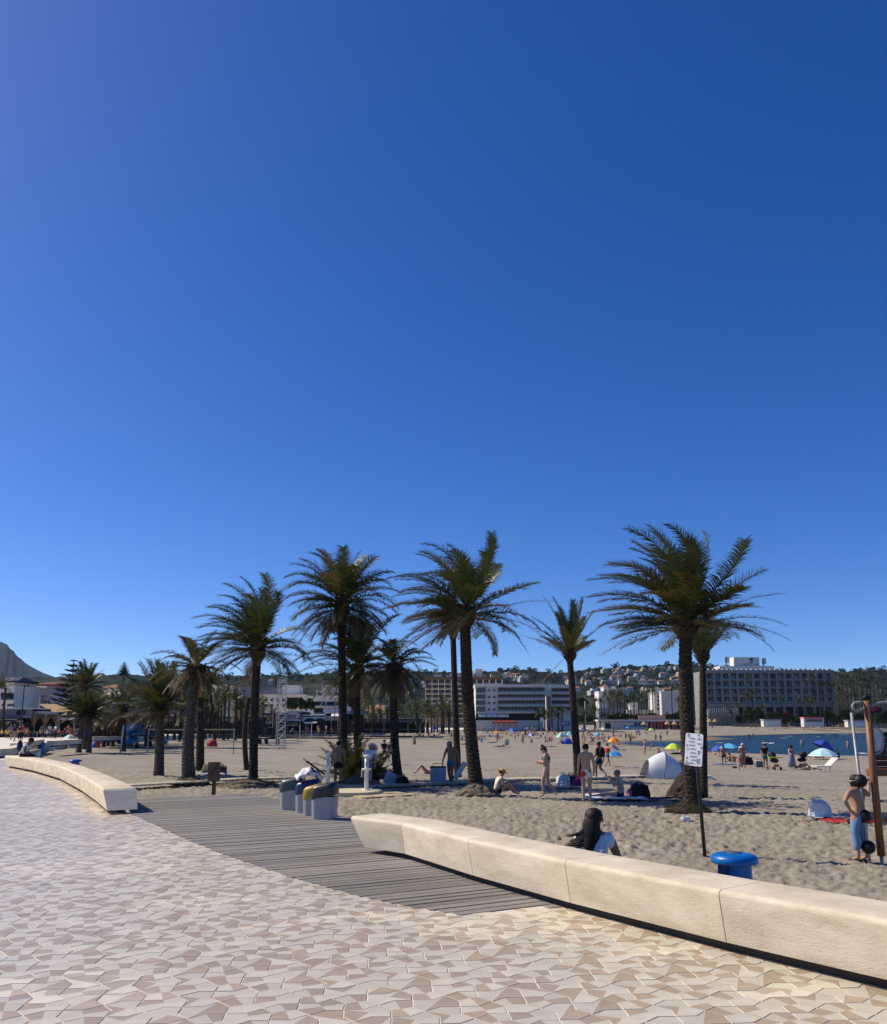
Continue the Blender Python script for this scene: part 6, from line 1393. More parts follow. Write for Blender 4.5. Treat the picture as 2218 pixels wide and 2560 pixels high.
def person(label, loc, rz, pkey, H=1.7, skin='mid', wear=(), hair='brown', hairkind='short', hat=None, fine=False, group=None, sub=1, sc=None):
    me, j = body_mesh(pkey, sub, fine); k = (pkey, sub, fine, skin)
    if k not in GCACHE: m = me.copy(); m.materials.clear(); m.materials.append(SK[skin]); GCACHE[k] = m
    o = bpy.data.objects.new('person', GCACHE[k]); link(o); s = H / 1.70; o.location = loc; o.rotation_euler = (0, 0, rz); o.scale = (s, s, s); tag(o, label, 'person', group)
    for g, c in wear:
        gk = (pkey, sub, g, c)
        if gk not in GCACHE:
            mat = hawaiian() if c == 'floral' else cloth(c); R, fw, up = head_frame(j)
            if g in GARM:
                ed, f = GARM[g]; m = skin_mesh(j, ed, lambda q: jr(q, f) + .006, sub)
            else:
                mb = MB()
                if g == 'dress': 
                    c0 = j['che']; mb.lathe([(.15, c0.z + .06), (.16, c0.z - .05), (.135, j['wai'].z), (.19, j['pel'].z), (.24, .55), (.29, .14)], 18, (0, .0, 0), sx=1.05, sy=.85)
                elif g == 'skirt': mb.lathe([(.15, j['pel'].z + .1), (.18, j['pel'].z), (.25, .55)], 16)
                elif g == 'bikini_top': mb.lathe([(.146, -.055), (.155, 0), (.145, .05)], 16, tuple(j['che'] + Vector((0, .005, .0))), cap=False)
                elif g == 'bikini_bottom':
                    m = skin_mesh(j, [('wst', 'pel'), ('pel', 'hiL'), ('pel', 'hiR')], lambda q: jr(q, 1.1 if q != 'wst' else .6), sub)
                elif g == 'sandals':
                    for s_ in 'LR': mb.box(tuple((j['an' + s_] * .4 + j['to' + s_] * .6) + Vector((0, 0, -.035))), (.09, .27, .03))
                elif g == 'sunglasses': mb.box(tuple(j['hea'] + fw * .088 + up * .018), (.14, .03, .035))
                elif g == 'backpack': mb.ell(tuple(j['che'] - fw * .2 - up * .08), (.15, .1, .23), 12, 8)
                if g != 'bikini_bottom': q = mb.build(g, mat, None, True); m = q.data; bpy.data.objects.remove(q)
            m.materials.clear(); m.materials.append(mat); GCACHE[gk] = m
        link(bpy.data.objects.new(g, GCACHE[gk]), o)
    if hairkind != 'none':
        hk = (pkey, 'hair', hair, hairkind)
        if hk not in GCACHE:
            R, fw, up = head_frame(j); h = j['hea']; rot = Matrix((R, fw, up)).transposed(); mb = MB()
            mb.ell(tuple(h - fw * .016 + up * .032), (.101, .108, .092), 14, 9, R=rot)
            if hairkind == 'bun': mb.ell(tuple(h - fw * .03 + up * .135), (.055, .055, .045), 10, 6, R=rot); mb.ell(tuple(h - fw * .05 - up * .02), (.085, .06, .085), 10, 6, R=rot)
            if hairkind == 'long': mb.ell(tuple(h - fw * .06 - up * .11), (.088, .055, .15), 12, 8, R=rot)
            q = mb.build('hair', HAIRM[hair], None, True); GCACHE[hk] = q.data; bpy.data.objects.remove(q)
        link(bpy.data.objects.new('hair', GCACHE[hk]), o)
    if hat:
        hk = (pkey, 'hat', hat)
        if hk not in GCACHE:
            R, fw, up = head_frame(j); h = j['hea'] + up * .055; rot = Matrix((R, fw, up)).transposed(); mb = MB()
            if hat[1] == 'cap': mb.ell(tuple(h - fw * .005), (.11, .118, .075), 14, 8, R=rot); mb.ell(tuple(h + fw * .13 - up * .005), (.075, .075, .012), 12, 5, R=rot)
            else: mb.ell(tuple(h - fw * .005 + up * .01), (.108, .115, .085), 14, 8, R=rot); mb.ell(tuple(h - fw * .005), (.20, .21, .016), 18, 5, R=rot)
            q = mb.build('hat', cloth(hat[0]), None, True); GCACHE[hk] = q.data; bpy.data.objects.remove(q)
        link(bpy.data.objects.new('hat', GCACHE[hk]), o)
    return o
def onH(px, pyfeet, pytop, H): pass
def faceto(a): return math.radians(a)
# facing: 0 = away from the camera (+Y), 180 = towards the camera, 90 = to the left
def put(label, px, py, deg, pkey, H=1.7, dz=0, **kw):
    p = onsand(px, py); p.z += dz
    return person(label, p, math.radians(deg), pkey, H, **kw)
FN = dict(fine=True, sub=2)
put('shirtless boy in black shorts holding the foot shower, seen from behind', 845, 1969, 5, 'stand', 1.72, skin='tan', wear=(('shorts', 'black'),), hair='black', **FN)
put('man in white shirt and striped straw hat stooping by the foot shower', 917, 1969, -20, 'stoop', 1.78, skin='light', wear=(('shirt', 'white'), ('shorts', 'lilac'), ('sandals', 'khaki')), hair='grey', hat=('cream', 'brim'), **FN)
put('boy in black shirt and shorts walking behind the young palm', 960, 1911, 200, 'walk', 1.68, skin='light', wear=(('shirt', 'black'), ('shorts', 'black')), hair='black', **FN)
put('child in black carrying a white bag half hidden by a palm', 973, 1910, 150, 'walk', 1.62, skin='light', wear=(('shirt', 'black'), ('shorts', 'black')), hair='brown', hat=('white', 'cap'), **FN)
blu = put('man in turquoise trunks walking left with two bags and a cap', 1128, 1962, 150, 'carry', 1.78, skin='tan', wear=(('shorts', 'turquoise'), ('sunglasses', 'black')), hair='grey', hat=('khaki', 'cap'), **FN)
put('sunbather in orange lying on the sand with knees raised', 1070, 1936, 95, 'lieknee', 1.68, skin='mid', wear=(('shirt', 'orange'), ('trunks', 'orange')), hair='black', hairkind='long', **FN)
put('child in blue shirt sitting behind the woman in a straw hat', 1238, 1972, -120, 'sitfold', 1.45, skin='mid', wear=(('shirt', 'blue'), ('shorts', 'navy')), hair='black', **FN)
put('woman in straw hat and white shirt sitting with knees bent by the palm', 1243, 1988, -75, 'sit', 1.68, skin='light', wear=(('shirt', 'cream'), ('trunks', 'black')), hair='brown', hat=('straw', 'brim'), **FN)
put('woman in patterned bikini walking left while looking down', 1368, 1993, 70, 'phone', 1.66, skin='light', wear=(('bikini_top', 'teal'), ('bikini_bottom', 'teal')), hair='brown', hairkind='bun', **FN)
put('man in red and white floral trunks standing with his back turned', 1468, 2004, 0, 'stand', 1.74, skin='light', wear=(('shorts', 'floral'),), hair='black', **FN)
put('man in black vest and cap walking with a dark bag', 1500, 1950, 30, 'stride', 1.80, skin='tan', wear=(('vest', 'black'), ('shorts', 'navy'), ('sandals', 'black'), ('backpack', 'black')), hair='black', hat=('grey', 'cap'), **FN)
put('person in red top and blue shorts stepping behind the man in the vest', 1520, 1918, -60, 'walk', 1.65, skin='mid', wear=(('vest', 'red'), ('shorts', 'blue')), hair='brown', **FN)
put('stout shirtless man sitting on a white towel and eating', 1553, 1997, 60, 'siteat', 1.75, skin='light', wear=(('trunks', 'navy'),), hair='grey', **FN)
put('bare chested person in loose jeans leaning on the wooden playground post', 2156, 2154, 20, 'lean', 1.45, skin='mid', wear=(('trousers', 'denim'), ('sandals', 'black')), hair='black', **FN)
put('sunbather lying face down beyond the playground post', 2196, 2054, 95, 'prone', 1.66, skin='light', wear=(('trunks', 'red'),), hair='black', hairkind='long', **FN)
# the woman in front, sitting on a low wall behind the bench, hair blown to the left
p = at(1490, 2140, 9.2)
fw_ = person('woman with long black windblown hair and white shirt behind the foreground bench', (p.x, p.y, at(1487, 2024, 9.2).z - 1.215 * .98), math.radians(-28), 'chair', 1.66, skin='tan', wear=(('shirt', 'white'), ('shorts', 'denim')), hair='black', hairkind='long', fine=True, sub=2)
_, jj = body_mesh('chair', 2, True); h = jj['hea']; rnd = random.Random(2); mb = MB()
mb.ell(tuple(h + Vector((-.012, -.075, -.13))), (.108, .062, .20), 16, 10); mb.ell(tuple(h + Vector((-.03, -.085, -.25))), (.085, .05, .14), 14, 8)
for k in range(9):        # one lock streaming out on the wind, ending in loose tips
    b0 = h + Vector((-.05, -.09, -.17 + (k - 4) * .016)); l = .16 + .13 * rnd.random(); dz = rnd.uniform(-.05, .03)
    mb.tube([b0, b0 + Vector((-l * .35, -.01, -.045 + dz * .3)), b0 + Vector((-l * .7, .0, -.075 + dz * .7)), b0 + Vector((-l, .01, -.085 + dz))], [.034, .024, .012, .002], 7)
mb.build('hair_lock', HAIRM['black'], fw_, True)
put('bag', 0, 0, 0, 'stand') if False else None
# seat under her: a low stone step
gz = sz(p.x, p.y); seat_top = fw_.location.z + .40
q = MB().box((0, 0, -.2), (.9, .45, .4 + (seat_top - gz) * 0)).build('stone_block', STONE, None, bevel=.02); q.location = (p.x, p.y, seat_top); tag(q, 'low stone block under the seated woman behind the bench', 'block')
# group by the water at the right
GR = dict(fine=False, sub=1)
put('boy in dark shorts walking near the blue parasols', 1811, 1917, 170, 'walk', 1.62, skin='tan', wear=(('shorts', 'black'),), hair='black', **GR)
put('broad man with white cap and grey shorts, back turned, near the shoreline', 1860, 1921, 5, 'hips', 1.74, skin='tan', wear=(('shorts', 'grey'),), hair='grey', hat=('white', 'cap'), **GR)
put('small child in orange swimsuit standing in front of the beach group', 1853, 1930, 10, 'stride', 1.05, skin='mid', wear=(('bikini_bottom', 'orange'), ('vest', 'orange')), hair='brown', **GR)
put('man in black shirt and green shorts carrying a cool box', 1915, 1926, 185, 'stand', 1.78, skin='mid', wear=(('shirt', 'black'), ('shorts', 'teal')), hair='black', **GR)
put('woman in long blue dress and sun hat stretching out one arm', 1981, 1922, 190, 'push', 1.66, skin='light', wear=(('dress', 'lilac'),), hair='black', hairkind='long', hat=('black', 'brim'), **GR)
put('sunbather lying beside the white lounger', 2022, 1926, -88, 'prone', 1.66, skin='mid', wear=(('trunks', 'black'),), hair='brown', **GR)
put('woman sitting among bags near the blue parasols', 1828, 1906, 120, 'sit', 1.6, skin='mid', wear=(('bikini_top', 'black'), ('bikini_bottom', 'black')), hair='black', hairkind='long', **GR)
put('person reclining under the pair of blue parasols', 1787, 1888, 200, 'sitback', 1.65, skin='light', wear=(('trunks', 'white'),), **GR)
put('person in navy under the striped parasol', 2098, 1897, 30, 'sit', 1.65, skin='tan', wear=(('shirt', 'navy'),), hair='black', **GR)
put('bather lying under the striped turquoise parasol', 2043, 1896, 90, 'lieknee', 1.65, skin='light', wear=(('trunks', 'red'),), **GR)
def swim(label, px, py, H, dz, deg=0, **kw):
    p = gnd(px, py, WATER); p.z += dz; return person(label, p, math.radians(deg), 'stand', H, **kw)
swim('bather in white hat wading waist deep', 2006, 1865, 1.75, -.75, 0, skin='light', wear=(('shirt', 'cream'),), hat=('white', 'brim'))
swim('bather in pink trunks wading toward the shore', 2122, 1872, 1.72, -.4, 160, skin='light', wear=(('shorts', 'pink'),))
swim('left one of two waders close together by the sandbar', 1871, 1848, 1.7, -.35, 0, skin='mid', wear=(('shorts', 'white'),)); swim('right one of two waders close together by the sandbar', 1874, 1848, 1.68, -.4, 10, skin='mid', wear=(('shorts', 'navy'),)); swim('single wader in dark trunks right of the sandbar pair', 1883, 1847, 1.75, -.3, 0, skin='light', wear=(('shorts', 'black'),))
swim('far wader standing in front of the kiosk beach', 2091, 1846, 1.75, -.6, 0, skin='tan', wear=(('shorts', 'navy'),)); swim('swimmer in red left of the playground post', 2131, 1843, 1.7, -.5, 0, skin='light', wear=(('shirt', 'red'),)); swim('swimmer sitting on a white float', 1912, 1857, 1.5, -.8, 0, skin='mid', wear=(('shirt', 'red'),)); swim('head and shoulders of a far swimmer beside the post', 2153, 1845, 1.7, -1.2, 0, skin='mid')
q = MB().ell((0, 0, 0), (.7, .35, .14), 14, 6).build('float', TOW, None, True); q.location = gnd(1914, 1858, WATER); tag(q, 'white inflatable float under the swimmer', 'float')
q = MB().ell((0, 0, 0), (.6, .4, .14), 14, 6).build('float', TOW, None, True); q.location = gnd(1930, 1859, WATER); tag(q, 'empty white inflatable float on the water', 'float')
put('dark figure walking along the far shoreline', 1851, 1831, 90, 'walk', 1.75, wear=(('shirt', 'black'), ('shorts', 'black')), skin='tan')
# middle beach
MID = [('girl standing with a hand on her hip on open sand', 1036, 1863, 20, 'hips', 'light', (('dress', 'khaki'),), 'brown'), ('man in white shorts standing with bent arms by the inlet', 1613, 1886, -60, 'phone', 'tan', (('shorts', 'pink'),), 'black'), ('dark haired woman with bare back sitting behind the white tent', 1650, 1893, 20, 'sit', 'light', (('trunks', 'black'),), 'black'),
       ('man sitting in a folding chair beside the inlet', 1634, 1876, 70, 'chair', 'tan', (('trunks', 'black'),), 'black'), ('bather standing at the inlet edge, left of two', 1577, 1862, 0, 'stand', 'tan', (('shorts', 'red'),), 'brown'), ('bather in yellow top walking at the inlet', 1565, 1852, 180, 'walk', 'mid', (('shirt', 'khaki'), ('shorts', 'green')), 'brown'),
       ('man in dark trunks at the water, left of the pair', 1640, 1856, 10, 'hips', 'light', (('shorts', 'black'),), 'black'), ('man in dark trunks at the water, right of the pair', 1652, 1856, 0, 'hips', 'mid', (('shorts', 'green'),), 'brown'), ('person in white shirt bending beside the turquoise parasol', 1480, 1858, 100, 'stoop', 'mid', (('shirt', 'white'), ('shorts', 'navy')), 'black'), ('person in pink shirt and jeans beside the turquoise parasol', 1510, 1858, -60, 'walk', 'mid', (('shirt', 'pink'), ('trousers', 'denim')), 'grey'),
       ('sunbather lying flat on open sand left of the striped chair', 1230, 1858, 85, 'lie', 'tan', (('trunks', 'black'),), 'black'), ('sunbather lying at the foot of the striped chair', 1248, 1868, 90, 'prone', 'tan', (('trunks', 'black'),), 'black'), ('sunbather lying behind the bikini woman', 1380, 1868, -90, 'lie', 'light', (('trunks', 'navy'),), 'brown'), ('seated sunbather beside the royal blue shelter', 1405, 1860, 60, 'sit', 'mid', (('shirt', 'lilac'),), 'black'),
       ('person seated in the shade left of the tall leaning palm', 1155, 1852, 0, 'sit', 'mid', (('shirt', 'grey'),), 'black'), ('couple member lying left of the tall leaning palm', 1160, 1862, 90, 'lie', 'tan', (('trunks', 'red'),), 'black'), ('left sunbather of the pair facing each other on the sand', 1276, 1842, -90, 'sit', 'tan', (('trunks', 'red'),), 'black'), ('right sunbather of the pair facing each other on the sand', 1297, 1841, 90, 'sitback', 'tan', (('trunks', 'black'),), 'brown'),
       ('person in black standing beside the blue striped parasol', 1314, 1845, 0, 'stand', 'tan', (('shirt', 'black'), ('shorts', 'teal')), 'black'), ('person in red crouching left of the pale green parasol', 1380, 1848, 40, 'sitfold', 'light', (('shirt', 'red'),), 'black'), ('person in dark green sitting by the parasols', 1364, 1846, 80, 'sitback', 'mid', (('shirt', 'black'),), 'black'), ('seated person in blue chair under the orange parasol', 1545, 1876, 100, 'sitback', 'mid', (('trunks', 'blue'),), 'brown'), ('seated person with bare back under the orange parasol', 1536, 1874, 20, 'sit', 'light', (('trunks', 'navy'),), 'blond'),
       ('pale seated person beside the lime green parasol', 1710, 1885, 90, 'sitfold', 'light', (('trunks', 'black'),), 'grey'), ('person lying under the lime green parasol', 1696, 1886, 90, 'lie', 'tan', (('trousers', 'black'),), 'black'), ('walking person in yellow shirt near the back promenade', 1011, 1840, 150, 'walk', 'mid', (('shirt', 'yellow'), ('shorts', 'black')), 'black'), ('bather walking by the green and white parasol', 1029, 1837, 60, 'walk', 'light', (('shorts', 'pink'),), 'brown'),
       ('left seated bather before the green and white parasol', 1049, 1841, 80, 'sit', 'tan', (('trunks', 'black'),), 'black'), ('right seated bather before the green and white parasol', 1060, 1841, 80, 'sit', 'mid', (('trunks', 'grey'),), 'black'), ('bather in dark clothes among bags right of the white parasol', 1088, 1842, 60, 'sitfold', 'mid', (('shirt', 'navy'),), 'black'), ('left player running on the sand by the posts', 740, 1850, -60, 'walk', 'tan', (('shirt', 'black'), ('shorts', 'black')), 'black'), ('crouching player beside the runner by the posts', 748, 1850, 60, 'stoop', 'tan', (('shirt', 'black'), ('shorts', 'black')), 'black'),
       ('left one of two people walking past the restaurants', 800, 1845, 10, 'walk', 'tan', (('shirt', 'grey'), ('shorts', 'black')), 'black'), ('right one of two people walking past the restaurants in white', 809, 1845, 10, 'walk', 'mid', (('shirt', 'white'), ('shorts', 'grey')), 'brown'), ('player farther along near the restaurant wall', 826, 1845, 200, 'walk', 'mid', (('shirt', 'red'), ('shorts', 'grey')), 'brown')]
for lab, x, y, dg_, pk_, sk_, we, hr in MID: put(lab, x, y, dg_, pk_, 1.68, skin=sk_, wear=we, hair=hr)
# the crowd on the far sand: small figures
cr = random.Random(21); cw = ['red', 'black', 'navy', 'white', 'blue', 'pink', 'orange', 'green', 'grey', 'yellow']
def crowd(n, xa, xb, ya, yb, where, poses=('sit', 'sitback', 'lie', 'sit', 'stand', 'sitfold', 'lieknee', 'walk')):
    for k in range(n):
        x, y = cr.uniform(xa, xb), cr.uniform(ya, yb); pk_ = cr.choice(poses); c = cr.choice(cw); st = 'standing' if pk_ in ('stand', 'walk', 'hips') else 'lying' if pk_ in ('lie', 'lieknee', 'prone') else 'sitting'
        put('%s bather in %s %s' % (st, c, where), x, y, cr.uniform(0, 360), pk_, cr.uniform(1.6, 1.8), skin=cr.choice(('light', 'mid', 'tan', 'tan')), wear=((cr.choice(('trunks', 'shirt', 'shorts')), c),), hair=cr.choice(('black', 'brown', 'grey', 'blond')), group='bathers on the far sand')
crowd(40, 1320, 1420, 1826, 1840, 'in the crowd before the apartments'); crowd(30, 1195, 1320, 1824, 1836, 'on the sand before the pavilion'); crowd(46, 1455, 1600, 1826, 1850, 'in the crowd before the beach club'); crowd(24, 1600, 1725, 1825, 1840, 'near the pink bar'); crowd(16, 1070, 1150, 1828, 1840, 'near the white parasols'); crowd(14, 1780, 1900, 1816, 1823, 'below the picket fence', ('lie', 'sit', 'sitback', 'stand')); crowd(12, 1920, 2110, 1817, 1825, 'on the kiosk beach', ('lie', 'sit', 'stand', 'lieknee'))
crowd(34, 1185, 1440, 1836, 1860, 'on the open middle sand'); crowd(14, 1440, 1530, 1846, 1862, 'left of the inlet'); crowd(12, 1000, 1190, 1834, 1850, 'on the sand between the tall trunks')
# promenade people
def prom_person(label, px, py, deg, pk_, H=1.72, **kw):
    return person(label, gnd(px, py, 0.0), math.radians(deg), pk_, H, **kw)
ps = gnd(52, 1892, .45); person('seated man in white shirt with dark backpack at the far end of the curved bench', (ps.x, ps.y, -.03), math.radians(-75), 'bench', 1.75, skin='dark', wear=(('shirt', 'white'), ('trousers', 'black'), ('backpack', 'navy')), hair='black', fine=True, sub=2)
for lab, x, y, dg_, pk_, we, sk_ in (('man in navy shirt walking on the promenade past the café', 35, 1856, 0, 'walk', (('shirt', 'navy'), ('shorts', 'grey')), 'mid'), ('companion of the man in navy on the promenade', 26, 1852, 0, 'walk', (('shirt', 'grey'), ('shorts', 'navy')), 'mid'), ('woman in black beside the man in red on the promenade', 48, 1852, 180, 'stand', (('shirt', 'black'), ('trousers', 'black')), 'light'), ('man in red shirt and white cap on the promenade', 55, 1852, 180, 'walk', (('shirt', 'red'), ('trousers', 'black')), 'light'),
        ('waiter in pale blue shirt at the terrace', 104, 1844, 0, 'stand', (('shirt', 'denim'), ('trousers', 'black')), 'mid'), ('waiter in white shirt left of the orange post', 123, 1844, 30, 'stand', (('shirt', 'white'), ('trousers', 'black')), 'mid'), ('waiter in white shirt right of the orange post', 138, 1846, -30, 'stand', (('shirt', 'white'), ('trousers', 'black')), 'tan'), ('man in orange shirt in front of the green fascia', 170, 1844, 0, 'stand', (('shirt', 'orange'), ('shorts', 'grey')), 'mid'), ('walker in white and black print shirt behind the clustered palms', 246, 1846, 20, 'walk', (('shirt', 'white'), ('shorts', 'black')), 'mid')):
    prom_person(lab, x, y, dg_, pk_, 1.74, wear=we, skin=sk_)
for k in range(26):
    x = cr.uniform(2, 200); c = cr.choice(cw); prom_person('guest in %s seated at a café table on the left terrace' % c, x, cr.uniform(1842, 1847), cr.uniform(0, 360), 'chair', 1.7, wear=(('shirt', c), ('trousers', 'black')), skin=cr.choice(('light', 'mid', 'tan')), hair=cr.choice(('black', 'grey', 'brown')), group='guests on the café terrace')
for k in range(14):
    x = cr.uniform(650, 860); c = cr.choice(cw); prom_person('guest in %s on the terrace of the beach restaurants' % c, x, 1834 + cr.uniform(-1, 1), cr.uniform(0, 360), cr.choice(('chair', 'stand')), 1.7, wear=(('shirt', c), ('trousers', 'grey')), skin='mid', hair='black', group='guests at the beach restaurants')
# ================================================================== PARASOLS, TENTS, BAGS
def parasol(label, px, y0, y1, w, cols, Yb=None, tilt=(0, 0), ybase=None, n=8, h_=1.95):
    """photo box of the canopy: top y0, rim y1, width w"""
    base = onsand(px, ybase) if ybase else onsand(px, y1 + 12); Y = base.y
    r = w / FPX * Y / 2; top = at(px, y0, Y); rim = at(px, y1, Y).z; o = empty('beach_parasol', base, 0, label, 'parasol'); zt = top.z - base.z; zr = max(rim - base.z, .12); hh = max(zt - zr, .12 * r)
    R = Matrix.Rotation(tilt[0], 4, 'X') @ Matrix.Rotation(tilt[1], 4, 'Y')
    mb = MB().tube([(0, 0, -.2), (0, 0, zt)], .02, 6); pl = mb.build('pole', MET, o)
    for q in range(n):
        a0, a1 = 2 * PI * q / n + .2, 2 * PI * (q + 1) / n + .2; V = []; F = []; m = 6; s = 4
        for i in range(m):
            t = i / (m - 1); rr = r * math.sin(t * PI / 2 * .98) if False else r * t; z = hh * (1 - t ** 1.7)
            for k in range(s + 1):
                u = k / s; a = a0 + (a1 - a0) * u; sag = .04 * r * t * math.sin(PI * u); V.append((rr * math.cos(a) * (1 - .04 * math.sin(PI * u)), rr * math.sin(a) * (1 - .04 * math.sin(PI * u)), z - hh - sag * .6))
        for i in range(m - 1):
            for k in range(s): F.append((i * (s + 1) + k, i * (s + 1) + k + 1, (i + 1) * (s + 1) + k + 1, (i + 1) * (s + 1) + k))
        c = pyobj('canopy_panel', V, F, cols[q % len(cols)] if not callable(cols) else cols(q), o, smooth=True); c.matrix_local = Matrix.Translation((0, 0, zt)) @ R
    return o
def PC(n, c): return P('parasol_' + n, c, .7, var=.05)
cG, cB, cLB, cLime, cOr, cYe, cTq, cWh, cMint, cNv, cPu, cSt = PC('green', (120, 196, 150), ), PC('royal', (44, 74, 180)), PC('sky', (70, 150, 205)), PC('lime', (184, 208, 44)), PC('orange', (222, 110, 30)), PC('yellow', (226, 178, 40)), PC('turquoise', (96, 178, 208)), PC('white', (206, 216, 222)), PC('mint', (150, 206, 196)), PC('navy', (36, 60, 120)), PC('purple', (84, 62, 150)), PC('steel', (92, 130, 150))
parasol('tilted royal blue parasol at the water by the playground', 2068, 1851, 1870, 56, [cB, PC('royal_dark', (34, 52, 140))], ybase=1898, tilt=(.05, .45))
def striped(c1, c2, s):
    if 'stripe' in MATS: return MATS['stripe']
    m = bpy.data.materials.new('parasol_stripe'); m.use_nodes = True; t = m.node_tree; N = t.nodes; L = t.links; b = N['Principled BSDF']; tc = N.new('ShaderNodeTexCoord'); ln = N.new('ShaderNodeVectorMath'); ln.operation = 'LENGTH'; L.new(tc.outputs['Object'], ln.inputs[0]); w_ = N.new('ShaderNodeMath'); w_.operation = 'MULTIPLY'; w_.inputs[1].default_value = s; L.new(ln.outputs['Value'], w_.inputs[0]); f = N.new('ShaderNodeMath'); f.operation = 'FRACT'; L.new(w_.outputs[0], f.inputs[0]); g = N.new('ShaderNodeMath'); g.operation = 'GREATER_THAN'; g.inputs[1].default_value = .5; L.new(f.outputs[0], g.inputs[0]); mx = N.new('ShaderNodeMix'); mx.data_type = 'RGBA'; mx.inputs[6].default_value = (*c1, 1); mx.inputs[7].default_value = (*c2, 1); L.new(g.outputs[0], mx.inputs[0]); L.new(mx.outputs[2], b.inputs['Base Color']); b.inputs['Roughness'].default_value = .8; MATS['stripe'] = m; return m
ST_ = striped(s2l((110, 190, 214)), s2l((214, 228, 232)), 4.2)
parasol('turquoise and white striped parasol in front of the blue one', 2059, 1870, 1889, 70, [ST_], ybase=1900)
parasol('royal blue parasol at the left of the shoreline group', 1800, 1861, 1874, 48, [cB, cNv], ybase=1892, tilt=(0, -.1)); parasol('light blue parasol overlapping the royal blue one', 1825, 1858, 1870, 52, [cLB, cTq], ybase=1893); parasol('grey striped parasol behind the man in white cap', 1858, 1866, 1878, 40, [cWh, cSt], ybase=1893, tilt=(0, .25))
parasol('lime green parasol beyond the white pop up tent', 1684, 1858, 1872, 42, [cLime, PC('lime2', (200, 220, 80))], ybase=1886); parasol('bright blue parasol low on the sand left of the tent', 1537, 1876, 1889, 40, [cLB, PC('azure', (36, 132, 220))], ybase=1893); parasol('orange and yellow parasol by the inlet', 1535, 1844, 1854, 32, [cOr, cYe, cOr], ybase=1866)
parasol('turquoise parasol behind the man in the vest', 1494, 1831, 1838, 19, [cTq], ybase=1848); parasol('large pale green parasol left of the sparse palm', 1406, 1831, 1843, 34, [cMint, cSt], ybase=1850); parasol('pale turquoise parasol touching the sparse palm', 1424, 1828, 1838, 22, [cTq, cMint], ybase=1848); parasol('blue striped parasol beside the person in black', 1327, 1832, 1840, 21, [cB, cWh], ybase=1846)
parasol('dark blue parasol near the basketball hoop', 1321, 1817, 1823, 24, [cNv], ybase=1830); parasol('lime parasol behind the dark blue one', 1332, 1816, 1822, 12, [cLime], ybase=1828); parasol('blue parasol in the middle of the far sand', 1280, 1821, 1829, 22, [cB, cLB], ybase=1834); parasol('salmon orange parasol near the tall leaning palm', 1243, 1828, 1833, 22, [cOr, PC('salmon', (226, 130, 90))], ybase=1840)
parasol('royal blue parasol right beside the tall leaning palm', 1206, 1812, 1818, 15, [cB], ybase=1826); parasol('green and white parasol on the far sand', 1047, 1821, 1827, 20, [cG, cWh], ybase=1840); parasol('white parasol right of the green one', 1072, 1823, 1829, 20, [cWh], ybase=1840); parasol('blue parasol behind the white one', 1086, 1816, 1824, 22, [cB], ybase=1836); parasol('pale blue parasol left of the blue banner', 1376, 1816, 1820, 14, [PC('lavender', (150, 150, 200))], ybase=1828)
parasol('purple parasol right of the sparse palm', 1459, 1817, 1824, 16, [cPu], ybase=1832); parasol('white and blue parasol before the beach club', 1624, 1810, 1815, 13, [cTq, cWh], ybase=1824); parasol('lime parasol before the pink bar', 1629, 1820, 1826, 18, [cLime, cG], ybase=1832); parasol('blue parasol before the beach club', 1597, 1826, 1831, 12, [cB], ybase=1838); parasol('sky blue parasol at the beach club counter', 1570, 1815, 1820, 12, [cLB], ybase=1826)
parasol('mint parasol leaning on the bench wall at the left', 174, 1836, 1847, 34, [cMint, cWh], ybase=1860); parasol('small white parasol on the kiosk beach', 2115, 1811, 1814, 14, [cWh], ybase=1822)
# red dome tent / parasol on its side, blue pop-up shelter, royal blue shelter
def dome(label, px, py, w, h, cols, name='beach_shelter', cat='tent'):
    b = onsand(px, py); Y = b.y; r = w / FPX * Y / 2; H = h / FPX * Y; o = empty(name, b, 0, label, cat); n = 6
    for q in range(n):
        a0, a1 = PI * 2 * q / n, PI * 2 * (q + 1) / n; V = []; F = []; m = 6; s = 4
        for i in range(m):
            t = i / (m - 1) * PI / 2
            for k in range(s + 1): a = a0 + (a1 - a0) * k / s; V.append((r * math.sin(t) * math.cos(a), r * .8 * math.sin(t) * math.sin(a), H * math.cos(t) * (1 + .0 * k)))
        for i in range(m - 1):
            for k in range(s): F.append((i * (s + 1) + k, i * (s + 1) + k + 1, (i + 1) * (s + 1) + k + 1, (i + 1) * (s + 1) + k))
        pyobj('tent_panel', V, F, cols[q % len(cols)], o, smooth=True)
    return o
dome('red dome shelter beside the slim leaning palm', 530, 1866, 26, 18, [PC('coral', (206, 62, 70)), PC('coral2', (176, 46, 58))]); dome('red and blue dome shelter behind the clustered palms', 239, 1869, 24, 17, [PC('shelter_blue', (50, 96, 190)), PC('coral', (206, 62, 70))]); dome('royal blue beach shelter left of the sparse palm', 1418, 1860, 26, 15, [cB]); dome('grey white dome shelter left of the clustered palms', 183, 1870, 28, 16, [PC('shelter_grey', (150, 150, 156))])
dome('grey beach shelter near the back wall behind the drooping palm', 964, 1832, 24, 14, [PC('shelter_grey', (150, 150, 156))]); dome('small grey dome on the kiosk beach', 2019, 1818, 10, 6, [PC('shelter_slate', (110, 120, 140))]); dome('red canopy before the pink bar', 1686, 1819, 10, 8, [PC('coral', (206, 62, 70))])
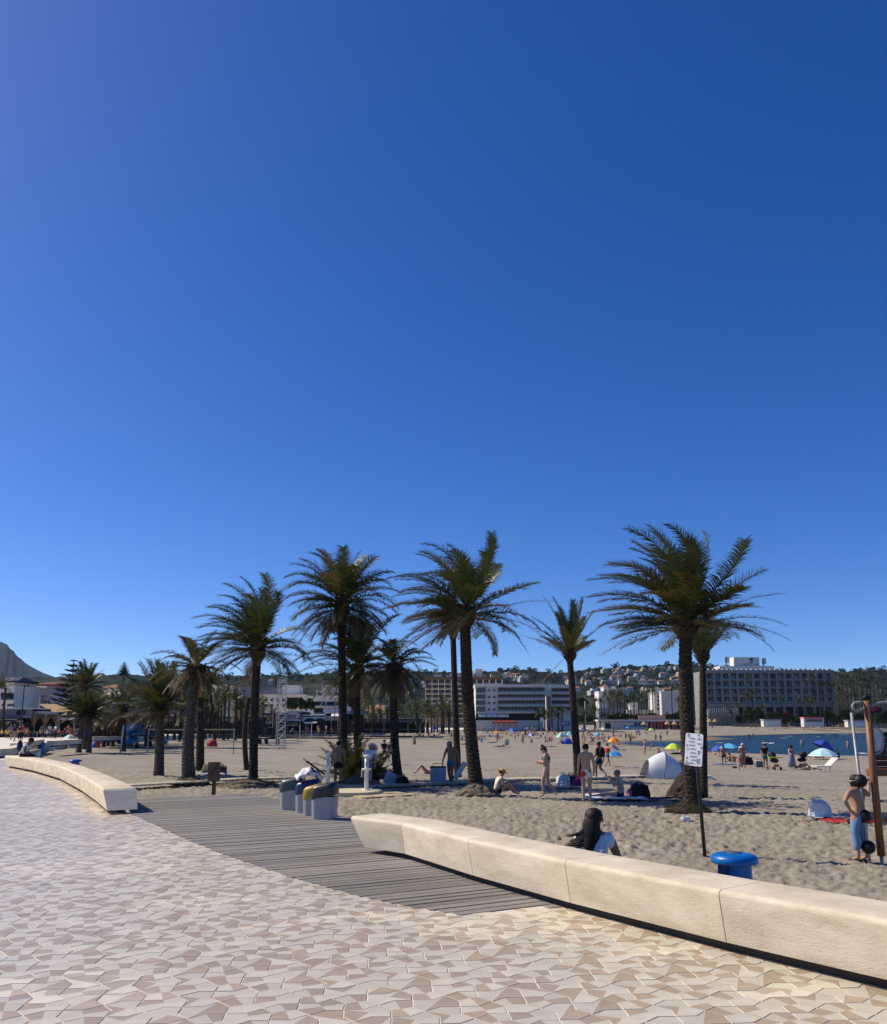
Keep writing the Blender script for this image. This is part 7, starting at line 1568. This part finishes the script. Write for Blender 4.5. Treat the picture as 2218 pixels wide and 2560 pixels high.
# the white pop-up tent
b = onsand(1648, 1947); Y = b.y; sc_ = Y / FPX; o = empty('popup_tent', b, 0, 'white pop up beach tent lying open to the left', 'tent'); TNT = P('tent_white', (206, 210, 216), .6, var=.05, nscale=3); TNT2 = P('tent_trim', (90, 104, 124), .7)
A = lambda px, py, dy=0: Vector(((px - 1648) * sc_, dy, (1947 - py) * sc_))
def ruled(c0, c1, n=12, name='tent_panel', m=TNT):
    V = []; F = []
    for i in range(len(c0)):
        for k in range(n + 1): t = k / n; p = c0[i].lerp(c1[i], t); bul = Vector((0, 0, .05 * math.sin(PI * t))); V.append(p + bul)
    for i in range(len(c0) - 1):
        for k in range(n): F.append((i * (n + 1) + k, i * (n + 1) + k + 1, (i + 1) * (n + 1) + k + 1, (i + 1) * (n + 1) + k))
    return pyobj(name, V, F, m, o, smooth=True)
def hoop(x0, z0, x1, z1, lift, n=14, depth=.62):        # a sprung wire hoop standing across the tent from front to back
    r = []
    for i in range(n + 1):
        a = PI * i / n; y = -depth * math.cos(a); f = math.sin(a) ** .75; r.append(Vector((x0 + (x1 - x0) * f, y, z0 + (z1 - z0) * f)))
    return r
h1 = hoop((1606 - 1648) * sc_, .0, (1622 - 1648) * sc_, (1947 - 1902) * sc_, 0); h2 = hoop((1672 - 1648) * sc_, 0, (1668 - 1648) * sc_, (1947 - 1880) * sc_, 0, depth=.8); h3 = hoop((1692 - 1648) * sc_, 0, (1700 - 1648) * sc_, (1947 - 1912) * sc_, 0, depth=.7)
h2b = hoop((1650 - 1648) * sc_, 0, (1662 - 1648) * sc_, (1947 - 1882) * sc_, 0, depth=.78)
ruled(h1, h2b); ruled(h2b, h3); ruled(h3, [Vector((v.x * .0 + (1694 - 1648) * sc_, v.y * .7, 0)) for v in h3], 6)
for hh_ in (h1, h2b, h3): MB().tube(hh_, .016, 6).build('tent_hoop', TNT2, o, True)
MB().box((A(1620, 1910).x, -.28, A(1620, 1909).z), (.16, .02, .05)).build('tent_vent', TNT2, o)
# ---- towels, bags, chairs
def blob(name, label, px, py, dims, mat, cat, seed=0, rz=0, rough=.3, dz=0, parent=None):
    """a slumped, creased bag: a boxy hull pulled in at the top, with two straps"""
    b = onsand(px, py); rnd = random.Random(seed); n, k = 18, 9; V = []; F = []
    ph = [rnd.uniform(0, 6) for _ in range(6)]
    for i in range(k):
        t = i / (k - 1); sh = (1 - .10 * t - .30 * max(0, t - .55) ** 1.2) * (.9 if i == 0 else 1) * (.25 if i == k - 1 else 1)
        for q in range(n):
            a = 2 * PI * q / n; c, s_ = math.cos(a), math.sin(a); e = .62; x = math.copysign(abs(c) ** e, c); y = math.copysign(abs(s_) ** e, s_)
            w_ = 1 + rough * (.28 * math.sin(3 * a + ph[0] + 3 * t) + .2 * math.sin(5 * a + ph[1] - 5 * t) + .3 * (rnd.random() - .5)); z = t * (1 + .25 * rough * math.sin(2 * a + ph[2]))
            V.append((dims[0] / 2 * x * sh * w_, dims[1] / 2 * y * sh * w_, dims[2] * z))
    for i in range(k - 1):
        for q in range(n): F.append((i * n + q, i * n + (q + 1) % n, (i + 1) * n + (q + 1) % n, (i + 1) * n + q))
    F.append(tuple(range((k - 1) * n, k * n)))
    if dims[2] < .22: o = pyobj(name, V, F, mat, None); o.location = b; return tag(o, label, cat)
    o = empty(name, b, rz, label, cat); pyobj('bag_body', V, F, mat, o)
    for sy in (-1, 1): MB().tube([(-dims[0] * .22, sy * dims[1] * .2, dims[2] * .92), (-dims[0] * .16, sy * dims[1] * .3, dims[2] * 1.15), (dims[0] * .1, sy * dims[1] * .34, dims[2] * 1.18), (dims[0] * .2, sy * dims[1] * .2, dims[2] * .92)], .012, 5).build('bag_strap', mat, o, True)
    return o
def towel(label, px, py, L, W_, mat, rz=0, seed=1):
    b = onsand(px, py); rnd = random.Random(seed); V = []; F = []; n, m = 16, 8
    for i in range(n):
        for k in range(m):
            x, y = (i / (n - 1) - .5) * L, (k / (m - 1) - .5) * W_; V.append((x, y, .05 + .025 * math.sin(x * 7 + seed) * math.cos(y * 9) + .02 * rnd.random()))
    for i in range(n - 1):
        for k in range(m - 1): F.append((i * m + k, (i + 1) * m + k, (i + 1) * m + k + 1, i * m + k + 1))
    o = pyobj('towel', V, F, mat, None, smooth=True); o.location = b; o.rotation_euler = (0, 0, rz); return tag(o, label, 'towel')
BAGB = P('bag_black', (20, 20, 24), .7); BAGW = P('bag_white', (206, 212, 218), .55, var=.15, nscale=6); BAGBL = P('bag_blue', (90, 120, 158), .7, var=.3, nscale=5, col2=s2l((200, 210, 222)))
towel('white towel under the eating man', 1538, 1999, 1.9, .9, TOW, .1, 2); blob('beach_bag', 'black bag with pink cloth right of the eating man', 1600, 1994, (.62, .4, .42), BAGB, 'bag', 3); blob('pink_cloth', 'pink crumpled cloth between the eating man and the black bag', 1580, 1993, (.35, .3, .25), cloth('pink'), 'cloth', 4); towel('dark towel lying right of the black bag', 1650, 2000, 1.4, .6, P('towel_navy', (22, 26, 48), .9), -.05, 3)
blob('beach_bag', 'white plastic bag on the sand behind the bikini woman', 1409, 1966, (.55, .4, .45), BAGW, 'bag', 5, rough=.3); blob('beach_bag', 'black rucksack beside the white plastic bag', 1428, 1964, (.6, .4, .42), BAGB, 'bag', 6); towel('cream towel below the white plastic bag', 1425, 1971, 1.1, .5, P('towel_cream', (196, 184, 150), .9), 0, 4)
blob('beach_bag', 'magenta and dark bag left of the floral trunks', 1447, 1968, (.5, .35, .35), P('bag_magenta', (120, 30, 90), .7), 'bag', 7); towel('small white towel at the floral man feet on the right', 1500, 1991, 1.2, .5, TOW, .05, 5)
blob('beach_bag', 'white and grey bag beside the striped towel at the right', 2048, 2045, (.5, .35, .42), BAGW, 'bag', 8, rough=.35); towel('blue and white striped towel heaped at the right', 2078, 2048, .95, .6, BAGBL, -.1, 6); towel('red towel under the face down sunbather', 2155, 2056, 2.0, .7, cloth('red'), .05, 7)
blob('white_stone', 'small white crumpled wrapper lying on open sand', 1714, 2053, (.2, .14, .12), BAGW, 'wrapper', 9, rough=.4)
blob('beach_bag', 'dark pile of bags behind the trunk of the big palm', 1707, 1942, (.9, .6, .7), BAGB, 'bag', 10, rough=.35); blob('beach_bag', 'white bag right of the big palm trunk', 1757, 1940, (.4, .3, .4), BAGW, 'bag', 11); blob('beach_bag', 'small white bundle right of the big palm', 1772, 1949, (.45, .3, .2), BAGW, 'bag', 12)
towel('brown and black belongings lying left of the white tent', 1548, 1918, .7, .4, BAGB, 0, 8); towel('grey towel right of the black belongings', 1580, 1920, 1.0, .45, P('towel_grey', (120, 124, 132), .9), 0, 9)
def crate(name, label, loc, d, mat, cat, rz=0, trim=None, taper=1.0):
    o = empty(name, loc, rz, label, cat); MB().box((0, 0, d[2] / 2), d, taper=taper).build('body', mat, o, bevel=.02)
    if trim: MB().box((0, 0, d[2] + .02), (d[0] * 1.03, d[1] * 1.03, .05)).build('lid', trim, o, bevel=.01); MB().tube([(-d[0] * .35, 0, d[2]), (-d[0] * .3, 0, d[2] + .16), (d[0] * .3, 0, d[2] + .16), (d[0] * .35, 0, d[2])], .015, 6).build('handle', BAGB, o)
    return o
bl = Vector(blu.location)
CLG = P('bag_clear', (150, 166, 184), .5, var=.15, nscale=4)
crate('shopping_bag', 'large pale blue shopping bag carried by the man in turquoise trunks', bl + Vector((-.52, -.05, .12)), (.62, .32, .56), CLG, 'bag', .1, BAGB)
q = MB().box((0, 0, 0), (.16, .34, .78)).build('folding_board', P('board_cream', (206, 204, 190), .6), None, bevel=.04); q.location = bl + Vector((.36, -.02, .55)); q.rotation_euler = (0, .6, .2); tag(q, 'white board tucked under the arm of the man in turquoise trunks', 'board')
p = onsand(993, 1967); crate('cool_bag', 'silver blue cool bag leaning beside the hat man', p + Vector((-.35, .1, .05)), (.5, .3, .5), CLG, 'bag', .2, BAGB).rotation_euler = (0, .5, .2); crate('bucket', 'tan bucket between the cool bag and the drooping palm', p + Vector((.12, 0, 0)), (.24, .24, .42), P('bucket_tan', (146, 112, 70), .7), 'bucket', 0, None, .85); blob('beach_bag', 'black bag with red tag at the foot of the drooping palm', 1006, 1967, (.5, .4, .4), BAGB, 'bag', 13)
q = MB().box((0, 0, .3), (.5, .1, .62)).build('body_board', P('board_slate', (50, 58, 74), .6), None, bevel=.04); q.location = onsand(944, 1950); q.rotation_euler = (-.2, .5, .3); tag(q, 'dark slate body board leaning beside the hat man', 'board')
p = onsand(1899, 1918); crate('cool_box', 'grey cool box with white lid carried by the man in black', p, (.55, .36, .42), P('coolbox_grey', (92, 104, 116), .6), 'cool box', 0, W1)
towel('blue patterned towel near the boy in dark shorts', 1808, 1912, 1.6, .8, P('towel_blue', (50, 90, 170), .9), .1, 11); towel('white and blue towel left of the child in orange', 1832, 1911, 1.4, .8, BAGBL, .1, 12); towel('coral air bed left of the cool box', 1884, 1908, 1.3, .7, P('airbed', (222, 110, 100), .6), 0, 13)
blob('beach_bag', 'dark bags piled behind the child in orange', 1868, 1912, (.9, .5, .6), BAGB, 'bag', 14); blob('beach_bag', 'tan beach bag near the seated woman', 1835, 1905, (.4, .3, .5), P('bag_tan', (176, 140, 96), .8), 'bag', 15); blob('dark_stone', 'brown hat lying on the sand near the shoreline group', 1837, 1921, (.3, .25, .15), P('hat_brown', (90, 64, 44), .9), 'hat', 16)
towel('blue and white towel behind the thick leaning palm', 520, 1938, 1.7, .8, BAGBL, 0, 14); blob('beach_bag', 'dark bag behind the wooden sign', 553, 1936, (.55, .4, .4), P('bag_brown', (70, 56, 48), .8), 'bag', 17)
q = MB().box((0, 0, .22), (.5, .06, .5)).build('folding_chair', P('chair_cream', (190, 176, 150), .8), None, bevel=.02); q.location = onsand(514, 1930); q.rotation_euler = (.6, 0, .8); tag(q, 'folded cream beach seat behind the thick leaning palm', 'chair')
# strollers
def stroller(label, px, py, hood, rz, top=None):
    b = onsand(px, py); o = empty('stroller', b, rz, label, 'stroller'); 
    for x in (-.25, .25):
        for y in (-.35, .35): q = MB().lathe([(.11, -.02), (.11, .02)], 14).build('wheel', BAGB, o); q.matrix_local = Matrix.Translation((x, y, .11)) @ Matrix.Rotation(PI / 2, 4, 'Y')
        MB().tube([(x, -.35, .12), (x, .0, .5), (x, .5, 1.05)], .015, 6).build('frame_tube', MET, o); MB().tube([(x, .35, .12), (x, .0, .5)], .015, 6).build('frame_tube', MET, o)
    MB().tube([(-.25, .5, 1.05), (.25, .5, 1.05)], .018, 6).build('handle', BAGB, o); MB().ell((0, -.05, .62), (.23, .36, .16), 12, 7).build('seat', BAGB, o, True); MB().ell((0, .12, .95), (.25, .26, .24), 14, 9).build('hood', hood, o, True); MB().box((0, 0, .28), (.4, .5, .16)).build('basket', P('bag_tan', (176, 140, 96), .8), o, bevel=.03)
    if top: MB().box((0, -.1, .82), (1.1, .3, .07)).build('mat', top, o, bevel=.02)
stroller('black stroller with a lime mat beside the man in black', 1936, 1925, BAGB, .3, PC('lime', (184, 208, 44))); stroller('dark pushchair in front of the woman in the blue dress', 2008, 1922, BAGB, -1.2)
# loungers and chairs
def lounger(label, px, py, mat, rz=0, s=1.0, back=.9):
    b = onsand(px, py); o = empty('beach_chair', b, rz, label, 'beach chair', None, scale=s)
    MB().box((0, -.25, .28), (.55, .95, .05)).build('seat', mat, o, bevel=.01); q = MB().box((0, 0, .35), (.55, .05, .75)).build('backrest', mat, o, bevel=.01); q.location = (0, .22, .28); q.rotation_euler = (-back, 0, 0)
    for x in (-.25, .25):
        for y in (-.65, .15): MB().tube([(x, y, 0), (x, y + .05, .28)], .02, 6).build('leg', mat, o)
lounger('white reclined lounger near the water at the right', 2062, 1928, W1, -1.3, 1.15); lounger('white lounger behind the woman in the blue dress', 2014, 1884, W1, -1.4); lounger('striped high backed beach chair on open sand', 1265, 1868, P('chair_stripe', (86, 98, 112), .8, var=.3, nscale=14), -.5, 1.1, .25); lounger('dark blue lounger under the salmon parasol', 1243, 1848, cNv, 1.3); lounger('blue low chair under the orange parasol', 1549, 1880, cB, 1.0)
lounger('navy pushchair like beach seat left of the lattice mast', 668, 1865, P('chair_navy', (36, 36, 62), .8), .6, .9, .4); lounger('maroon and grey beach seat at the foot of the lattice mast', 694, 1866, P('chair_maroon', (76, 40, 58), .8), .2, .9, .3); lounger('dark beach seat beside the windblown palm trunk', 650, 1865, P('chair_dark', (40, 40, 52), .8), .4, .9, .4); lounger('turquoise beach chair left of the sunbather', 1205, 1858, cTq, .3, .6, .3)
# ---- duckboard walk across the sand
MATW = M('walk_slat', (.46, .40, .31), .9, var=.2, nscale=5, rand=.12)
wk = empty('duckboard_walk', (0, 0, 0)); tag(wk, kind='structure')
def walk(pts, w_, lift, step=.32, th=.10):
    P3 = [onsand(*p) for p in pts]; seg = [(P3[i + 1] - P3[i]).length for i in range(len(P3) - 1)]; tot = sum(seg); s = 0; um = None
    while s < tot:
        t = s; i = 0
        while i < len(seg) - 1 and t > seg[i]: t -= seg[i]; i += 1
        q = P3[i].lerp(P3[i + 1], t / seg[i]); d = (P3[i + 1] - P3[i]); a = math.atan2(d.y, d.x)
        global SLAT
        o = bpy.data.objects.new('slat', SLAT); link(o, wk); o.location = (q.x, q.y, q.z + lift); o.rotation_euler = (0, 0, a + random.uniform(-.01, .01)); o.scale = (step * .9, w_ * random.uniform(.97, 1.02), th); s += step
q = MB().box((0, 0, 0), (1, 1, 1)).build('slat', MATW); SLAT = q.data; bpy.data.objects.remove(q)
walk([(318, 1974), (440, 1966), (600, 1957), (705, 1953)], .9, .15, .34, .05); walk([(870, 1972), (1000, 1966), (1150, 1960), (1290, 1953), (1450, 1950), (1604, 1944)], 1.2, .09, .33, .09)
pd = [onsand(*p) for p in ((870, 1976), (990, 1983), (1040, 1990), (905, 1998), (850, 1984))]
tag(MB().prism([(p.x, p.y) for p in pd], pd[0].z - .2, pd[0].z + .06).build('shower_slab', P('slab_sand', (176, 160, 130), .95, var=.15, nscale=3)), kind='structure')
# ---- posts, net, playground slide at the left
p0 = onsand(300, 1884); p1 = at(309, 1814, p0.y); o = empty('net_post', p0, 0, 'slanted pale post standing in the sand near the short palm', 'post'); MB().tube([(0, 0, -.2), tuple(p1 - p0)], .07, 8).build('pole', W1, o, True); MB().lathe([(.08, 0), (.07, .05)], 8, tuple(p1 - p0)).build('pole_cap', MET, o)
Yn = 74.0; a = at(372, 1824, Yn); b = at(586, 1823, Yn); g = sz(a.x, Yn); o = empty('volleyball_net', (a.x, Yn, g), 0, 'volleyball net with cream top band stretched between the palms', 'net'); ol = Vector(o.location)
MB().box(((b.x - a.x) / 2, 0, a.z - g), (b.x - a.x, .03, .09)).build('top_band', P('band_cream', (196, 178, 130), .8), o); MB().box(((b.x - a.x) / 2, 0, a.z - g - .95), (b.x - a.x, .02, .05)).build('bottom_band', P('band_cream', (196, 178, 130), .8), o)
for x in (0, b.x - a.x): MB().tube([(x, 0, -.1), (x, 0, a.z - g + .1)], .05, 8).build('post', MET, o)
nm = MB()
for k in range(60): x = (b.x - a.x) * k / 59; nm.tube([(x, 0, a.z - g), (x, 0, a.z - g - .95)], .006, 3)
tag(nm.build('netting', P('net_cord', (60, 58, 54), .9), o), kind='stuff')
for x, yb, yt in ((750, 1851, 1812), (777, 1849, 1811)): p0 = onsand(x, yb); p1 = at(x + (3 if x > 760 else 0), yt, p0.y); q = MB().tube([(0, 0, 0), tuple(p1 - p0)], .06, 8).build('goal_post', W1); q.location = p0; tag(q, 'thin white court post left of the walkers' if x == 750 else 'leaning white court post left of the walkers', 'post')
Yp = 82.0; b = at(352, 1862, Yp); b.z = sz(b.x, Yp); o = empty('playground_slide', b, 0, 'turquoise playground tower with a curled tube slide behind the palms', 'playground'); A2 = lambda px, py, dy=0: at(px, py, Yp) - b + Vector((0, dy, 0))
SL = P('slide_blue', (20, 110, 156), .4, spec=.5); SG = P('play_green', (120, 176, 60), .6)
MB().tube([A2(352, 1812), A2(338, 1818, -.6), A2(324, 1826, -.5), A2(322, 1836, .2), A2(332, 1842, .6), A2(334, 1850, .1), A2(326, 1855, -.5), A2(319, 1860, -.8)], [.38, .42, .42, .42, .42, .4, .36, .3], 12).build('tube_slide', SL, o, True)
for x in (333, 345, 363, 367, 385): MB().tube([A2(x, 1862), A2(x, 1790 if x in (363, 367) else 1806)], .06, 8).build('post', MET, o)
wl = MB().box(tuple((A2(352, 1822) + A2(352, 1822)) / 2), (1.0, .1, .9)).build('side_panel', SL, o); MB().box(tuple(A2(352, 1835)), (1.5, 1.2, .1)).build('deck', SL, o); MB().box(tuple(A2(385, 1806)), (.7, .7, .3)).build('roof', SG, o); MB().box(tuple(A2(370, 1806)), (.6, .7, .25)).build('roof', SG, o); MB().box(tuple(A2(352, 1800)), (.7, .7, .6)).build('roof', P('play_teal', (26, 96, 84), .6), o)
MB().tube([A2(385, 1830), A2(405, 1850), A2(418, 1856)], [.3, .3, .28], 10).build('open_slide', SL, o, True)
MB().tube([A2(365, 1850), A2(374, 1826), A2(384, 1825)], .05, 6).build('rail', P('paint_coral', (206, 90, 70), .6), o, True)
# café furniture stays low: tables with thin posts along the terrace, lamp posts
for k, (x, yt, yb, lab) in enumerate(((50, 1713, 1848, 'tall dark lamp post on the left promenade'), (1464, 1753, 1815, 'white lamp post before the right apartment wing'), (836, 1745, 1840, 'dark lamp post in front of the terrace hotel'))):
    Y = (100, 268, 158)[k]; b = at(x, yb, Y); b.z = 0; t = at(x, yt, Y); o = empty('lamp_post', b, 0, lab, 'lamp post'); h = t.z; MB().tube([(0, 0, 0), (0, 0, h)], .07 if k != 1 else .15, 8).build('pole', STEEL if k != 1 else W1, o); MB().box((.25, 0, h - .1), (.6, .25, .15)).build('lamp_head', STEEL if k != 1 else W1, o)
for x in (15, 30, 42, 70, 92, 118, 150, 190):
    b = gnd(x, 1845, 0); o = empty('cafe_table', b, 0, 'small round café table on the left terrace', 'table', 'café tables on the left terrace'); MB().tube([(0, 0, 0), (0, 0, .72)], .04, 6).build('leg', MET, o); MB().lathe([(.4, .72), (.4, .75)], 14).build('table_top', W2, o)
# ---- wooden climbing frame at the right edge
Yc = 14.2; g = sz(at(2204, 2155, Yc).x, Yc); b = at(2206, 2157, Yc); b.z = g; o = empty('climbing_frame', b, 0, 'wooden playground frame with grey steel tubes at the right edge', 'climbing frame'); A3 = lambda px, py, dy=0: at(px, py, Yc + dy) - b
PW_ = M('play_wood', (.20, .085, .035), .5, var=.25, nscale=3, stretch=(5, 5, 1), spec=.4); PWD = M('play_wood_dark', (.06, .03, .022), .6, var=.3, nscale=3, stretch=(1, 5, 5)); GT = P('tube_grey', (150, 152, 152), .35, spec=.5); RUB = P('rubber_black', (18, 18, 20), .55, var=.2, nscale=18); PNL = P('panel_pale', (196, 200, 196), .4)
t_ = A3(2166, 1742); MB().tube([A3(2204, 2140), t_], [.062, .058], 16).build('post', PW_, o, True); MB().lathe([(.064, -.06), (.066, .0), (.06, .015)], 16, tuple(t_)).build('post_cap', RUB, o, True); MB().tube([A3(2206, 2165) + Vector((0, 0, -.1)), A3(2204, 2140)], .03, 10).build('steel_foot', GT, o, True)
MB().tube([A3(2166, 1757), A3(2148, 1755), A3(2136, 1757), A3(2131, 1765), A3(2134, 1774), A3(2144, 1777), A3(2160, 1772), A3(2180, 1763), A3(2200, 1757), A3(2225, 1754), A3(2290, 1752)], .021, 10).build('wave_rail', GT, o, True)
cp = MB().tube([A3(2177, 2169) + Vector((0, 0, -.15)), A3(2172, 2130), A3(2129, 1782)], .024, 12).build('climbing_pole', GT, o, True)
for x, y in ((2151, 1952), (2160, 2040), (2171, 2118)): MB().ell(tuple(A3(x, y)), (.112, .112, .112), 20, 12).build('ball', RUB, cp, True)
dl = [A3(2177, 1818), A3(2186, 1818), A3(2196, 1821), A3(2204, 1830), A3(2208, 1845), A3(2208, 1862), A3(2206, 1874), A3(2199, 1882), A3(2190, 1884), A3(2183, 1884)]
MB().tube(dl, .02, 8).build('panel_frame', GT, o, True); n = len(dl); c0 = sum(dl, Vector()) / n; V = [c0 + (v - c0) * .86 for v in dl]; V2 = [v + Vector((0, .03, 0)) for v in V]
pyobj('side_panel', V + V2, [tuple(range(n - 1, -1, -1)), tuple(range(n, 2 * n))] + [(i, (i + 1) % n, n + (i + 1) % n, n + i) for i in range(n)], PNL, o); MB().tube([A3(2176, 1812), A3(2183, 1888)], .018, 8).build('panel_bracket', STEEL, o, True)
for k in range(7):
    y = 1830 + k * 14.5; p_ = A3(2196, y, .25); MB().box((p_.x + .55, p_.y, p_.z - .045), (1.3, .04, .092)).build('board', PWD, o, bevel=.005)
p_ = A3(2192, 1932, .0); MB().box((p_.x + .55, p_.y + .1, p_.z - .0), (1.3, .12, .12)).build('beam', PW_, o, bevel=.008)
MB().tube([A3(2190, 2140, .35), A3(2180, 1900, .35)], .06, 10).build('post', PW_, o, True) if False else None

# ================================================================== AIR
hm = bpy.data.materials.new('haze_air'); hm.use_nodes = True; t = hm.node_tree; t.nodes.clear()
ho = t.nodes.new('ShaderNodeOutputMaterial'); pv_ = t.nodes.new('ShaderNodeVolumePrincipled'); pv_.inputs['Color'].default_value = (.5, .7, 1.0, 1); pv_.inputs['Density'].default_value = .00004; pv_.inputs['Anisotropy'].default_value = .1
t.links.new(pv_.outputs[0], ho.inputs['Volume'])
o = MB().box((0, 2950, 380), (10400, 6320, 776)).build('haze', hm); tag(o, kind='stuff')

# ------------------------------------------------------------------ look-alikes get their place in the row
ORD = 'leftmost second third fourth fifth sixth seventh eighth ninth tenth eleventh twelfth thirteenth fourteenth fifteenth sixteenth seventeenth eighteenth nineteenth twentieth'.split()
bylab = {}
for o in SC.objects:
    if o.parent is None and 'label' in o: bylab.setdefault(o['label'], []).append(o)
for lab, os_ in bylab.items():
    if len(os_) < 2: continue
    os_.sort(key=lambda o: o.location.x / o.location.y)
    for k, o in enumerate(os_): o['label'] = lab + (', leftmost' if k == 0 else ', rightmost' if k == len(os_) - 1 else ', %s from left' % ORD[min(k, 19)])
bpy.data.scenes.remove(TMP)
SC.camera = cam
